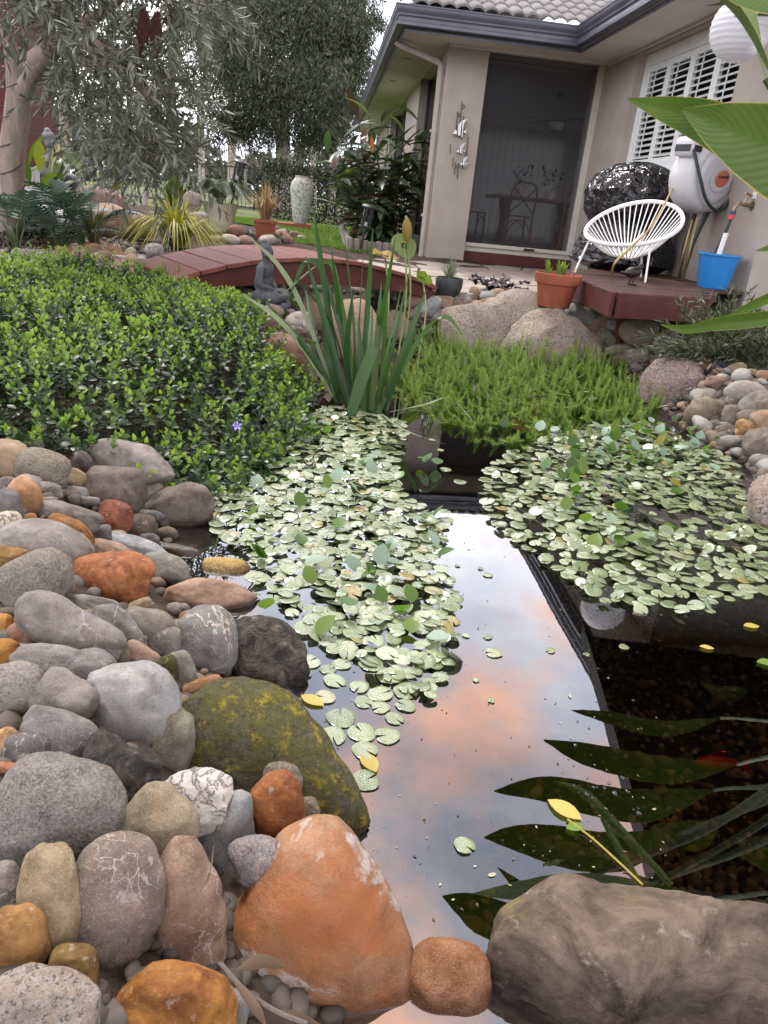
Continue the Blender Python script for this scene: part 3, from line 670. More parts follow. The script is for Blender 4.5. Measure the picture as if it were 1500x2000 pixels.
ROCKS = [
 (15,897,80,74,0,(.30,.215,.125),A,'tan boulder at the left picture edge just below the periwinkle'), (58,877,48,42,0,GB,A,'brown stone tucked under periwinkle behind the tan boulder'),
 (82,919,106,72,-4,(.21,.185,.13),B,'coarse olive-grey dome of stone beside the tan edge boulder'), (253,908,160,86,-12,LG,A,'large pale grey pitted boulder topping the left bank by the periwinkle'),
 (221,957,118,90,-8,DB,A,'dark brown block stone resting below the large pale grey boulder'), (296,968,44,52,0,LG,B,'small round speckled pale stone right of the dark brown block'),
 (355,993,114,90,0,(.125,.098,.072),A,'dark brown boulder with wet foot at the cove shore'), (146,934,44,36,-40,(.30,.23,.12),A,'small ochre stone between the olive dome and the pale boulder'),
 (160,908,42,46,0,DK,A,'dark stone shaded under periwinkle beside the pale grey boulder'), (44,972,68,74,-30,(.42,.225,.10),A,'orange-tan egg stone standing near the left edge'),
 (57,946,44,36,-10,LG,A,'small pale grey stone behind the orange-tan egg'), (14,945,40,26,0,(.16,.12,.11),A,'purplish brown flat stone at the left edge'), (95,958,48,30,-10,GY,A,'small grey flat stone below the olive dome'),
 (150,963,44,22,-5,BG,A,'small blue-grey flat stone left of the dark brown block'), (170,979,48,20,-4,GY,A,'thin grey pebble under the small blue-grey stone'), (92,981,40,20,0,GB,A,'thin brown pebble right of the orange-tan egg'),
 (8,1000,70,82,10,SL,A,'purple-grey slate boulder cut by the left edge'), (133,1010,126,50,-12,(.20,.18,.155),A,'long grey-brown stone lying across below the small pebbles'), (223,1011,70,58,-15,RB,'iron','angular brick-red stone in front of the dark brown block'),
 (272,1027,60,46,0,(.12,.085,.06),A,'dark brown stone beside the brick-red angular one'), (293,1006,52,20,-8,SL,A,'flat dark pebble wedged right of the brick-red stone'), (137,1038,90,50,-28,(.34,.18,.065),'iron','rust-brown oblong stone above the large smooth pale grey slab'),
 (15,1031,58,58,0,(.45,.38,.28),'quartz','rough cream and brown quartz lump at the left edge'), (55,1018,32,28,0,OR,A,'small bright orange stone beside the quartz lump'), (90,1069,174,84,-12,LG,A,'broad smooth pale grey slab stone on the left bank'),
 (196,1045,50,34,15,SL,A,'small dark slate stone below the brick-red one'), (229,1043,32,16,0,CRM,A,'small cream pebble beside the dark slate stone'), (258,1071,134,46,-14,(.34,.37,.385),A,'long pale blue-grey stone pointing at the cove'),
 (214,1079,90,42,-12,PK,A,'tan stone under the long pale blue-grey one'), (348,1081,76,34,-5,(.10,.07,.04),A,'pointed wet dark brown stone lying in the cove'), (325,1044,48,26,0,(.15,.105,.06),A,'flat brown stone at the foot of the cove boulder'),
 (291,1055,42,26,-15,SL,A,'small slate chip behind the pointed wet stone'), (322,1114,108,60,-10,(.22,.22,.185),A,'rounded grey-green stone right of the large rust boulder'), (221,1128,158,100,-3,(.36,.155,.07),'iron','large bean shaped rust-orange boulder in the middle of the left bank'),
 (18,1096,106,56,-8,(.24,.145,.05),'iron','dark ochre stone at the left edge under the pale slab'), (70,1140,142,106,22,(.20,.18,.145),B,'wedge shaped coarse grey boulder left of the rust boulder'), (440,1123,98,62,0,(.60,.42,.12),'grain','bright golden yellow rock standing in the cove water'),
 (406,1168,158,70,-5,(.40,.27,.19),A,'pinkish tan flat boulder between the golden rock and the rust boulder'), (182,1183,100,38,-8,GY,A,'grey-brown stone under the wedge boulder'), (263,1193,78,34,30,TN,A,'tan capsule shaped stone leaning below the rust boulder'),
 (136,1231,200,96,-30,(.235,.21,.195),A,'large long purple-grey boulder slanting across the left bank'), (236,1238,124,62,-50,(.17,.155,.145),A,'dark grey stone leaning on the long purple-grey boulder'), (290,1226,102,70,-15,(.21,.185,.145),A,'brown-grey stone below the tan capsule'),
 (320,1257,60,58,0,(.24,.225,.20),A,'round grey disc stone left of the white veined boulder'), (367,1208,34,30,0,OR,A,'small orange pebble on top of the white veined boulder'), (403,1252,118,118,0,(.235,.24,.23),'vein','blue-grey boulder crossed by fine white veins'),
 (55,1236,68,58,0,(.27,.13,.075),A,'reddish brown ball stone near the left edge'), (95,1256,52,22,0,PK,A,'small pinkish flat stone under the reddish brown ball'), (10,1278,62,54,0,(.42,.23,.07),'iron','ochre stone at the left edge beneath the reddish ball'), (3,1228,42,54,0,(.40,.22,.07),'iron','ochre stone at the left edge beside the reddish ball'),
 (104,1296,148,70,-12,(.225,.215,.20),A,'pointed oval grey stone under the long purple-grey boulder'), (178,1318,104,84,-35,(.20,.195,.19),A,'grey stone tucked behind the pointed oval one'), (278,1286,72,48,-30,PK,A,'pinkish tan oval stone above the blue-grey block'),
 (353,1319,58,84,10,(.225,.215,.175),A,'upright olive-grey oval stone left of the black wet boulder'), (341,1277,22,16,0,RB,A,'tiny red-brown pebble beside the veined boulder'), (322,1316,48,66,10,(.23,.165,.055),'moss','mossy brown lump squeezed behind the blue-grey block'),
 (25,1350,128,102,0,LG,B,'pale brownish grey boulder at the left edge below the pointed oval'), (122,1372,116,106,-35,(.195,.175,.15),A,'grey-brown oblong stone left of the blue-grey block'), (257,1381,172,152,0,(.345,.355,.345),A,'big squarish blue-grey block stone with rounded corners'),
 (120,1436,144,94,-28,(.165,.16,.155),A,'dark grey oblong stone slanting left below the blue-grey block'), (385,1353,100,48,20,(.36,.20,.085),A,'orange tan stone behind the moss covered boulder'), (338,1461,76,154,-8,(.225,.225,.16),A,'tall olive-grey stone leaning against the moss covered boulder'),
 (236,1522,138,154,0,(.12,.105,.085),'dark','dark jagged rock below the blue-grey block'), (8,1460,54,68,0,(.46,.33,.18),'iron','cream and orange lump at the left edge above the grey oval'), (52,1466,84,64,-10,SL,A,'slate grey stone above the big dark oval'), (15,1500,54,22,0,OR,A,'thin orange stone edge above the big dark oval'),
 (107,1586,236,202,0,(.165,.16,.152),B,'big smooth dark grey oval boulder near the left edge'), (388,1568,142,126,0,(.46,.43,.39),'quartz','white cracked quartz boulder below the moss covered one'), (300,1622,146,156,-40,(.29,.245,.16),A,'tan olive stone between the grey oval and the quartz boulder'),
 (553,1520,74,58,-10,(.21,.185,.14),B,'small speckled stone behind the angular rust rock'), (543,1571,104,124,0,(.30,.125,.05),'iron','angular rust rock standing against the moss covered boulder'), (603,1579,38,42,0,OL,A,'small olive pebble right of the angular rust rock'),
 (652,1617,42,42,0,(.20,.12,.08),A,'small red-brown stone behind the giant orange boulder'), (96,1767,112,216,3,(.275,.215,.115),A,'tall olive-tan finger shaped stone in the lower left'), (12,1735,64,94,0,(.22,.20,.18),A,'grey stone at the left edge beside the tall tan finger stone'),
 (28,1836,112,128,0,(.33,.19,.075),'iron','golden ochre stone at the left edge in the lower corner'), (80,1978,194,158,0,(.27,.24,.205),'granite','speckled granite cobble with pink band in the bottom left corner'), (343,1974,230,156,-10,(.36,.175,.055),'iron','glossy gold and brown stone at the bottom edge'),
 (458,1978,46,84,0,(.20,.195,.185),A,'narrow grey stone between the gold stone and giant orange boulder'), (140,1905,94,104,0,(.17,.11,.04),'iron','dark ochre stone sunk in the gap above the granite cobble'),
]
for (x, y, w, h, r, c, k, lb) in ROCKS:
    stone(x, y, w*1.13, h*1.13, r, c, k, lb, ang=(.75 if k in ('dark',) else .45 if k in ('quartz', 'iron') and 'bean' not in lb else .26), nz=.16 if k in ('dark', 'quartz') else .10, sub=5 if max(w, h) > 85 else None, sup=3.3 if 'block' in lb else None, near=.13 if 'angular rust rock' in lb else .05 if 'white cracked' in lb else 0.)
def ostone(outline, col, kind, label, name='boulder', cat='boulder', group=None, **kw):
    xs = [p[0] for p in outline]; ys = [p[1] for p in outline]; cx, cy = sum(xs)/len(xs), sum(ys)/len(ys)
    return stone(cx, cy, max(xs)-min(xs), max(ys)-min(ys), 0, col, kind, label, name, cat, group, outline=outline, **kw)
ostone([(345,1400),(355,1365),(390,1348),(430,1342),(500,1345),(545,1360),(600,1410),(650,1480),(690,1550),(706,1592),(690,1614),(650,1606),(600,1592),(520,1572),(440,1560),(380,1530),(350,1470)], (.1, .1, .05), 'moss', 'moss and lichen covered boulder sloping into the pond', thick=.46, nz=.07, ang=.35, box=.75)
ostone([(455,1225),(480,1208),(530,1212),(575,1240),(598,1290),(598,1330),(580,1366),(540,1360),(500,1340),(465,1330),(458,1280)], (.17, .145, .115), 'dark', 'black wet boulder with brown patches at the pond edge', ang=.5, nz=.13)
ostone([(490,1552),(470,1543),(420,1575),(380,1625),(372,1680),(400,1740),(440,1795),(458,1760),(480,1650),(492,1600)], (.25, .275, .275), A, 'blue-grey leaf shaped stone standing by the quartz boulder', 'river_stone', 'stone', 'stones piled on the left bank', nz=.07)
ostone([(560,1628),(610,1606),(660,1612),(700,1660),(740,1720),(775,1800),(796,1900),(785,2040),(600,2070),(440,2030),(435,1900),(450,1820),(490,1740),(530,1670)], (.315, .175, .085), 'scuff', 'giant orange boulder with grey scuffs at the water edge', nz=.06, thick=.50, lift=.2, box=.7, ang=.2)
ostone([(345,1640),(380,1640),(405,1690),(425,1760),(432,1830),(425,1900),(400,1930),(330,1912),(288,1885),(300,1800),(318,1700)], (.25, .165, .11), A, 'long smooth brown stone standing left of the giant orange boulder', 'river_stone', 'stone', 'stones piled on the left bank', nz=.06)
ostone([(150,1700),(185,1655),(230,1637),(280,1650),(300,1690),(314,1760),(290,1830),(240,1880),(190,1892),(155,1860),(146,1780)], (.165, .125, .095), 'vein', 'dark brown rounded stone with a cream quartz seam', 'river_stone', 'stone', 'stones piled on the left bank', nz=.06)
stone(505, 1681, 122, 102, 15, (.245, .22, .23), B, 'lavender grey stone perched on the giant orange boulder', near=.10, ang=.2)
stone(873, 1925, 196, 160, 0, (.27, .11, .035), A, 'wet brown-orange stone wedged between the two front boulders', 'river_stone', 'stone', None, ang=.3, dist=float(np.linalg.norm(G(873, 1925, 0.0)-CP)), nz=.07)
ostone([(958,1850),(980,1795),(1050,1758),(1180,1737),(1300,1735),(1400,1760),(1540,1795),(1680,1900),(1700,2120),(1350,2180),(1020,2110),(965,1960)], (.105, .075, .053), 'slab', 'large brown layered boulder in the bottom right corner', nz=.13, thick=.32, box=.55, dist=float(np.linalg.norm(G(1300, 1930, .03)-CP)), ang=.95)
# granite boulders and named stones further back
ostone([(855,640),(862,606),(900,601),(940,602),(965,586),(985,575),(1010,573),(1040,580),(1062,602),(1085,640),(1080,705),(980,720),(880,710)], (.27, .245, .21), 'granite_far', 'left of the two grey granite boulders behind the pond', group='granite boulders', ang=.5, nz=.12, lift=.05)
ostone([(975,690),(990,655),(1015,625),(1035,613),(1070,607),(1108,622),(1140,645),(1168,662),(1175,705),(1120,735),(1010,730)], (.30, .265, .225), 'granite_far', 'right pink-grey granite boulder nearest the terracotta pot', group='granite boulders', ang=.5, nz=.12, near=.12, lift=.05)
ostone([(1455,1005),(1466,962),(1490,936),(1530,925),(1600,960),(1600,1050),(1540,1070),(1480,1038)], (.26, .21, .18), 'granite_far', 'pinkish granite boulder at the right picture edge beside the lily pads', ang=.4, nz=.12)
ostone([(1255,740),(1280,710),(1320,703),(1360,722),(1376,760),(1350,795),(1290,800),(1255,780)], (.23, .18, .17), 'granite_far', 'low granite boulder dusted with purplish moss on the right bank', ang=.4, nz=.14)
BK = 'stones behind the pond'
for (x, y, w, h, r, c, k, lb) in [
 (438,553,48,36,-30,(.30,.25,.19),A,'egg shaped tan stone left of the seated statue'), (404,552,22,22,0,GB,A,'small brown stone at the bridge foot'), (463,577,22,20,0,OR,A,'small orange pebble beside the stepping stone'), (474,596,38,36,0,(.28,.235,.20),A,'round grey-tan stone below the seated statue'),
 (438,606,30,22,10,OR,A,'orange stone poking out of the periwinkle'), (488,609,18,14,0,RB,A,'tiny red pebble below the seated statue'), (508,592,30,20,0,GB,A,'brown pebble in front of the seated statue base'), (478,572,34,22,-10,(.16,.12,.09),A,'dark brown stone at the statue base'),
 (547,686,112,64,-18,(.30,.165,.10),A,'reddish brown boulder left of the iris'), (528,636,42,38,0,(.19,.125,.085),A,'brown stone above the reddish boulder'), (561,657,54,46,0,(.12,.075,.055),A,'dark maroon stone beside the reddish boulder'), (583,632,52,40,20,(.42,.37,.31),'quartz','white and grey quartz stone left of the iris'),
 (492,640,44,28,-30,(.26,.24,.22),A,'grey wedge stone at the periwinkle edge'), (626,612,84,78,0,(.33,.245,.165),B,'rough tan boulder behind the iris'), (690,665,110,150,5,(.34,.25,.17),B,'tall pinkish tan boulder behind the iris blades'), (598,735,64,62,0,(.20,.16,.13),A,'grey-brown stone at the waterline left of the iris'), (770,640,60,60,0,(.27,.21,.15),B,'tan boulder right of the iris blades'),
 (834,601,56,34,32,(.36,.385,.385),A,'pale blue-white stone right of the iris'), (851,614,26,30,30,(.32,.34,.28),A,'pale greenish stone leaning beside the blue-white stone'), (868,592,44,28,-8,(.36,.24,.155),A,'orange-tan stone left of the black pot'), (925,575,24,28,-15,(.33,.23,.155),A,'upright tan stone beside the dark leafed plant'),
 (901,585,30,20,0,LG,A,'grey pebble right of the black pot'), (907,597,50,24,5,(.21,.165,.12),A,'brown stone on top edge of the left granite boulder'), (950,590,28,16,15,(.42,.24,.14),A,'orange pebble above the left granite boulder'), (806,582,52,36,20,(.28,.20,.12),A,'brown stone at the right end of the bridge'),
 (1090,603,46,30,-35,(.36,.375,.35),A,'pale blue-grey stone leaning on the terracotta pot'), (1133,618,64,40,-15,(.30,.315,.285),A,'grey-green stone below the terracotta pot'), (1167,609,54,30,0,(.36,.29,.21),A,'tan stone under the deck corner'), (1173,633,62,34,20,(.36,.215,.145),A,'pink-red stone below the deck corner'), (1199,641,30,32,0,(.30,.34,.30),A,'small pale green stone right of the pink-red one'),
 (1184,669,50,50,50,(.19,.175,.14),A,'dark olive stone against the right granite boulder'), (1250,652,70,58,0,(.25,.205,.145),B,'large brown stone under the deck'), (1215,685,64,24,5,(.28,.27,.185),A,'long pale green oval stone by the water weed'), (1296,669,34,28,0,(.36,.35,.31),A,'small white-grey stone right of the large brown one'),
 (1245,698,48,34,0,(.22,.19,.17),A,'grey stone behind the purplish boulder'), (1207,703,40,18,15,(.30,.215,.15),A,'tan sliver of stone above the water weed'), (1337,701,64,32,-5,(.24,.175,.14),A,'flat brown stone above the purplish boulder'), (1370,696,34,11,-5,(.27,.28,.24),A,'thin grey-green stone above the spotlight'),
 (1383,687,30,20,0,(.34,.24,.20),A,'pink stone in the ground cover'), (1418,681,26,18,0,TN,A,'tan pebble in the ground cover'), (1441,689,44,16,0,(.42,.225,.13),A,'orange flat stone in the ground cover'), (1378,716,42,32,35,(.38,.23,.14),A,'orange-pink stone in front of the spotlight'),
 (1403,749,56,26,-5,(.27,.17,.125),A,'red-brown oval stone below the spotlight'), (1384,758,40,28,0,(.26,.205,.125),A,'tan stone under the red-brown oval'), (1381,778,50,36,0,(.36,.34,.29),A,'white-topped stone beside the purplish boulder'), (1377,805,76,52,0,(.205,.165,.11),A,'brown boulder at the waterline of the right shore'),
 (1455,767,76,42,0,(.42,.39,.34),B,'large white mottled stone on the right bank'), (1480,790,84,46,20,(.215,.19,.16),A,'long grey-brown stone under the white mottled one'), (1434,784,36,26,-30,(.25,.22,.18),A,'small grey stone left of the white mottled one'), (1433,813,46,40,-5,(.20,.17,.125),A,'brown block stone near the right shore'),
 (1462,816,42,30,0,(.19,.155,.115),A,'dark brown stone beside the brown block'), (1489,798,44,38,10,(.20,.17,.13),A,'brown rounded stone at the right edge'), (1457,838,42,34,0,(.46,.30,.16),'iron','bright orange knobbly stone on the right shore'), (1492,822,50,40,20,(.36,.235,.15),A,'tan-orange stone at the right edge above the large brown one'),
 (1487,866,70,56,0,(.20,.165,.125),A,'large brown stone at the right edge by the lily pads'), (1446,860,40,20,0,(.25,.20,.175),A,'flat pinkish stone at the right waterline'), (1450,737,30,20,-10,(.38,.26,.17),A,'tan-orange pebble right of the spotlight'), (1440,719,34,20,10,TN,A,'tan pebble at the edge of the ground cover'), (1493,735,30,24,0,(.32,.20,.12),A,'orange-brown pebble at the far right edge'),
 (1490,905,50,34,0,(.25,.235,.21),A,'grey stone above the right edge granite boulder'), (1420,838,36,16,0,(.18,.14,.10),A,'thin dark stone below the brown block')]:
    stone(x, y, w*1.1, h*1.1, r, c, k, lb, group=BK, ang=.18)

# shared shapes for the many smaller stones
SMESH = []
for i in range(9):
    me = stone_shape(3, 500+i, 1, .78, .6, None, .1+.05*(i % 3), .88, .12); me.materials.append(stone_mat('smooth')); SMESH.append(me)
def in_poly(x, y, poly):
    ins = np.zeros(np.shape(x), bool); n = len(poly)
    for i in range(n):
        a, b = poly[i], poly[(i+1) % n]; c = ((a[1] > y) != (b[1] > y)); ins ^= c & (x < (b[0]-a[0])*(y-a[1])/(b[1]-a[1]+1e-12)+a[0])
    return ins
def stone_field(poly_px, n, smin, smax, pal, labels, group, sep=.75, sink=.25, seed=1, tries=30):
    r = random.Random(seed); xs = [p[0] for p in poly_px]; ys = [p[1] for p in poly_px]; placed = []
    for _ in range(n*tries):
        if len(placed) >= n: break
        px, py = r.uniform(min(xs), max(xs)), r.uniform(min(ys), max(ys))
        if not in_poly(np.array([px]), np.array([py]), poly_px)[0]: continue
        P = hit(px, py); s = r.uniform(smin, smax)*.5
        if any((P[0]-q[0])**2+(P[1]-q[1])**2 < (sep*(s+q[2]))**2 for q in placed): continue
        placed.append((P[0], P[1], s)); k = r.randrange(len(pal)); c = pal[k]; v = r.uniform(.75, 1.2)
        o = link('river_stone', r.choice(SMESH), None, None, (P[0], P[1], P[2]+s*(.6-sink)), (r.gauss(0, .3), r.gauss(0, .3), r.uniform(0, 6.28)), tuple(min(1, x*v) for x in c))
        q = s*r.uniform(.85, 1.15); o.scale = (s, q, s*r.uniform(.75, 1.1)); tag(o, labels[k], 'stone', group)
    return placed
P4 = [(.38, .21, .10), (.42, .29, .17), (.24, .15, .09), (.46, .38, .27)]
stone_field([(110,505),(150,485),(215,478),(262,498),(268,545),(215,530),(130,520)], 62, .07, .14, P4, ['orange pebble in the spill left of the bridge', 'tan pebble in the spill left of the bridge', 'brown pebble in the spill left of the bridge', 'cream pebble in the spill left of the bridge'], 'pebble spill left of the bridge', .62, .2, 2)
P5 = [(.27, .25, .22), (.36, .24, .155), (.20, .15, .11), (.33, .33, .30)]
stone_field([(470,600),(560,600),(620,585),(600,660),(520,660),(470,640)], 24, .07, .14, P5, ['grey cobble on the bank below the seated statue', 'pinkish tan cobble on the bank below the seated statue', 'brown cobble on the bank below the seated statue', 'pale cobble on the bank below the seated statue'], 'cobbles below the seated statue', .7, .2, 3)
stone_field([(760,575),(860,575),(1000,580),(990,600),(870,625),(845,665),(780,650)], 26, .08, .15, P5, ['grey cobble in the heap right of the iris', 'pinkish tan cobble in the heap right of the iris', 'brown cobble in the heap right of the iris', 'pale cobble in the heap right of the iris'], 'cobbles right of the iris', .68, .15, 4)
stone_field([(1180,640),(1320,650),(1500,700),(1500,930),(1440,900),(1350,830),(1260,760),(1190,690)], 52, .06, .13, P5, ['grey cobble among the stones of the right bank', 'pinkish tan cobble among the stones of the right bank', 'brown cobble among the stones of the right bank', 'pale cobble among the stones of the right bank'], 'small cobbles of the right bank', .7, .25, 5)
stone_field([(470,455),(560,455),(600,475),(560,480),(440,480),(395,470)], 16, .10, .22, [(.30,.26,.22),(.34,.25,.17),(.22,.13,.09),(.36,.34,.30)], ['grey stone behind the bridge by the pots', 'tan stone behind the bridge by the pots', 'red-brown stone behind the bridge by the pots', 'pale stone behind the bridge by the pots'], 'stones by the pots behind the bridge', .7, .2, 6)
stone_field([(480,535),(640,540),(760,560),(700,580),(600,575),(520,560)], 14, .09, .17, P5, ['grey cobble under the bridge arch', 'pinkish tan cobble under the bridge arch', 'brown cobble under the bridge arch', 'pale cobble under the bridge arch'], 'cobbles under the bridge', .7, .2, 7)
def filler(poly_px, n, smin, smax, name, label, seed, dark=False):       # pebbles too small to pick apart
    r = np.random.default_rng(seed); xs = [p[0] for p in poly_px]; ys = [p[1] for p in poly_px]; T = []; sc = []
    while len(T) < n:
        px, py = r.uniform(min(xs), max(xs)), r.uniform(min(ys), max(ys))
        if in_poly(np.array([px]), np.array([py]), poly_px)[0]: P = hit(px, py); T.append(P+[0, 0, .004]); sc.append(r.uniform(smin, smax)*.5)
    V0, F0 = mesh_vf(pebble_mesh('tmp', 2, seed, .62)); V, F = scatter(V0, F0, rot_rand(n, .35), np.array(T), sc)
    if 'pebble_mix' not in MATS:
        t = NT('pebble_mix'); a = t.n('Attribute', attribute_name='rnd').outputs['Fac']; c = t.coord()
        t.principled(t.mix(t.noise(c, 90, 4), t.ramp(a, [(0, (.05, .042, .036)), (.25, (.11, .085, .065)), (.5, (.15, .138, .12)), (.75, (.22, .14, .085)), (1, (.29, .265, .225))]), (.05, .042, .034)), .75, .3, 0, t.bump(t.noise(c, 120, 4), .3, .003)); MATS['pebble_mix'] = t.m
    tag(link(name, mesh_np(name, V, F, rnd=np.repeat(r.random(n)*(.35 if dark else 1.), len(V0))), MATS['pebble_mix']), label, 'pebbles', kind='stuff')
filler([(0,900),(180,900),(330,1000),(390,1150),(480,1250),(530,1420),(300,1500),(0,1500)], 420, .014, .055, 'pebbles', 'fine pebbles filling the gaps of the far left cobble bank', 21)
filler([(0,1500),(300,1500),(530,1420),(640,1700),(700,1990),(440,2000),(0,2000)], 210, .018, .042, 'pebbles', 'pebbles between the nearest stones, darkened to stand in for gap shade', 25, True)  # shade of the gaps is put into the darkened pebble colours
filler([(1180,640),(1330,645),(1500,690),(1560,960),(1470,950),(1390,870),(1330,830),(1250,760),(1190,700)], 900, .02, .075, 'pebbles', 'fine pebbles between the stones of the right bank', 22)
filler([(450,590),(600,575),(780,560),(1000,575),(990,610),(860,670),(600,700),(470,650)], 420, .025, .07, 'pebbles', 'fine pebbles on the bank behind the iris', 23)
filler([(60,515),(110,480),(220,465),(300,480),(300,540),(200,540)], 260, .03, .07, 'pebbles', 'fine pebbles round the pebble spill by the path', 24)
# rock bed on the left rise
for (x, y, w, h, r, c, k, lb, ds) in [(200,395,100,56,-20,(.30,.21,.17),B,'rounded pinkish boulder behind the blue-green foliage',7.6),(205,432,120,60,-14,(.44,.32,.23),A,'cream-pink slab boulder above the pebble spill',7.2),(262,440,74,50,-10,(.33,.245,.20),B,'pinkish boulder right of the cream slab',7.3),(228,398,44,36,0,(.36,.32,.28),B,'grey boulder on the rise behind the cream slab',8.0),
    (375,398,42,46,0,(.34,.30,.27),B,'grey boulder left of the cream pot',8.7),(385,430,50,30,0,(.36,.33,.29),B,'flat grey boulder at the foot of the cream pot',8.4),(300,488,40,26,0,(.34,.32,.31),'quartz','grey white stone at the left bridge end',5.9), (460,452,34,26,0,(.28,.13,.07),A,'red-brown boulder right of the cream pot',8.7)]:
    stone(x, y, w, h, r, c, k, lb, 'boulder', 'boulder', 'boulders of the left rock bed', dist=ds, ang=.3, nz=.12, thick=.8)
# ------------------------------------------------------------------ built things in the garden
def wood_mat(name, c0, c1, rough=.55, axis=(3, 40, 40)):
    t = NT(name); c = t.coord('Object', axis); r = t.n('ObjectInfo').outputs['Random']
    g = t.noise(c, 2.2, 8, .68, .5); col = t.ramp(g, [(.28, c0), (.72, c1)]); col = t.mix(t.math('MULTIPLY', r, .5), col, tuple(x*.62 for x in c1))
    col = t.mix(t.ramp(t.noise(t.coord('Object'), 5, 6, .65), [(.52, 0.), (.72, .28)]), col, tuple(min(1, x*1.7+.03) for x in c1))
    ro = t.math('ADD', t.math('MULTIPLY', g, .3), rough-.15)
    t.principled(col, ro, .22, 0, t.bump(t.noise(c, 6, 5, .7), .35, .004)); return t.m
DECKRED = wood_mat('jarrah_stain', (.105, .032, .022), (.18, .060, .040), .56, (40, 3, 40)); BEAMRED = wood_mat('dark_red_timber', (.05, .014, .010), (.10, .028, .02), .6)
DECKBRN = wood_mat('dark_deck_timber', (.035, .018, .014), (.075, .038, .030), .5)
def frame_at(o, x, y, z=0):  # x, y unit vectors in plan
    o.matrix_world = Matrix(((x[0], y[0], 0, o.location.x), (x[1], y[1], 0, o.location.y), (0, 0, 1, o.location.z), (0, 0, 0, 1))); return o
def make_bridge():
    L, Wd, n = 1.95, .82, 12; az = math.atan2(.56, .83)
    b = thing('footbridge', 'small arched footbridge of red stained planks over the pond inlet', 'bridge', (-1.4, 4.54, 0), az)
    zt = lambda s: 0.355+.165*(1-(2*s-1)**2)**.9*1.0
    sl = lambda s: math.atan2(zt(min(1, s+.01))-zt(max(0, s-.01)), L*(min(1, s+.01)-max(0, s-.01)))
    pm = MB(); pw = L/n*1.045; pm.box((-pw/2+.004, -.03, -.014), (pw/2-.004, Wd+.03, .014)); me = pm.mesh('plank', bevel=.004, seg=1); me.materials.append(DECKRED)
    for i in range(n):
        s = (i+.5)/n; o = link('plank', me, None, b, (s*L, 0, zt(s)+random.uniform(-.002, .002)), (0, -sl(s), 0))
    for y in (.0, Wd-.05):
        V = []; m = MB(); k = 25; top = [(j/(k-1)*L, zt(j/(k-1))-.016) for j in range(k)]; bot = [(x, max(.24, min(z-.09, .30+.06*math.sin(math.pi*x/L)))) for x, z in top]
        for x, z in top: V += [(x, y, z), (x, y+.05, z)]
        for x, z in bot: V += [(x, y, z), (x, y+.05, z)]
        F = []
        for j in range(k-1):
            a, c = 2*j, 2*k+2*j
            F += [(a, a+2, a+3, a+1), (c, c+1, c+3, c+2), (a, c, c+2, a+2), (a+1, a+3, c+3, c+1)]
        F += [(0, 1, 2*k+1, 2*k), (2*k-2, 4*k-2, 4*k-1, 2*k-1)]; m.add(V, F); m.build('side_beam', BEAMRED, b)
make_bridge()
def make_deck():
    P1, P2, P3 = np.array([1.24, 6.35]), np.array([1.29, 4.72]), np.array([1.88, 4.95]); z = .53
    d = thing('deck', 'low dark red timber deck against the house wall', 'deck', (P2[0], P2[1], 0), math.atan2(*(P3-P2)[::-1]))
    a = math.atan2(*(P3-P2)[::-1]); R = lambda P: ((P[0]-P2[0])*math.cos(a)+(P[1]-P2[1])*math.sin(a), -(P[0]-P2[0])*math.sin(a)+(P[1]-P2[1])*math.cos(a))
    p1 = R(P1); wl = [HW(1.92, v)[:2] for v in (-1.9, -4.1)]; w1, w2 = R(wl[0]), R(wl[1]); back = w1[1]
    nb = 13; depth = back
    for i in range(nb):                    # boards run along the front edge
        y0, y1 = i*depth/nb+.003, (i+1)*depth/nb-.003; f = (y0+y1)/2/p1[1]; x0 = p1[0]*f if f < 1 else p1[0]+(w1[0]-p1[0])*(f-1)/(w1[1]/p1[1]-1)
        g = (y0+y1)/2; x1 = min(2.2, .68+g*.95) if g < w2[1] else w2[0]+(w1[0]-w2[0])*(g-w2[1])/(w1[1]-w2[1])-.01
        if x1-x0 < .1: continue
        MB().box((x0+.0, y0, z-.025), (x1, y1, z+random.uniform(-.0015, .0015))).build('board', DECKBRN, d, bevel=.003, seg=1)
    m = MB(); m.box((0.012, -.022, z-.15), (.68, .0, z-.003)); m.build('fascia', BEAMRED, d)
    l = math.hypot(*p1); M = Matrix.Rotation(math.atan2(p1[1], p1[0]), 4, 'Z'); m = MB(); m.box((0, 0.002, z-.15), (l, .024, z-.003), M); m.build('fascia', BEAMRED, d)
    m = MB(); m.box((0, -.024, z-.15), (2.2, -.002, z-.003), Matrix.Translation((.70, 0, 0)) @ Matrix.Rotation(math.atan2(1, .95), 4, 'Z')); m.build('fascia', BEAMRED, d)
    for x, y in ((.45, .45), (.6, .6), (1.2, 1.1), (.3, 1.3), (1.5, 1.5)): MB().box((x, y, .15), (x+.09, y+.09, z-.027)).build('post', BEAMRED, d)
make_deck()
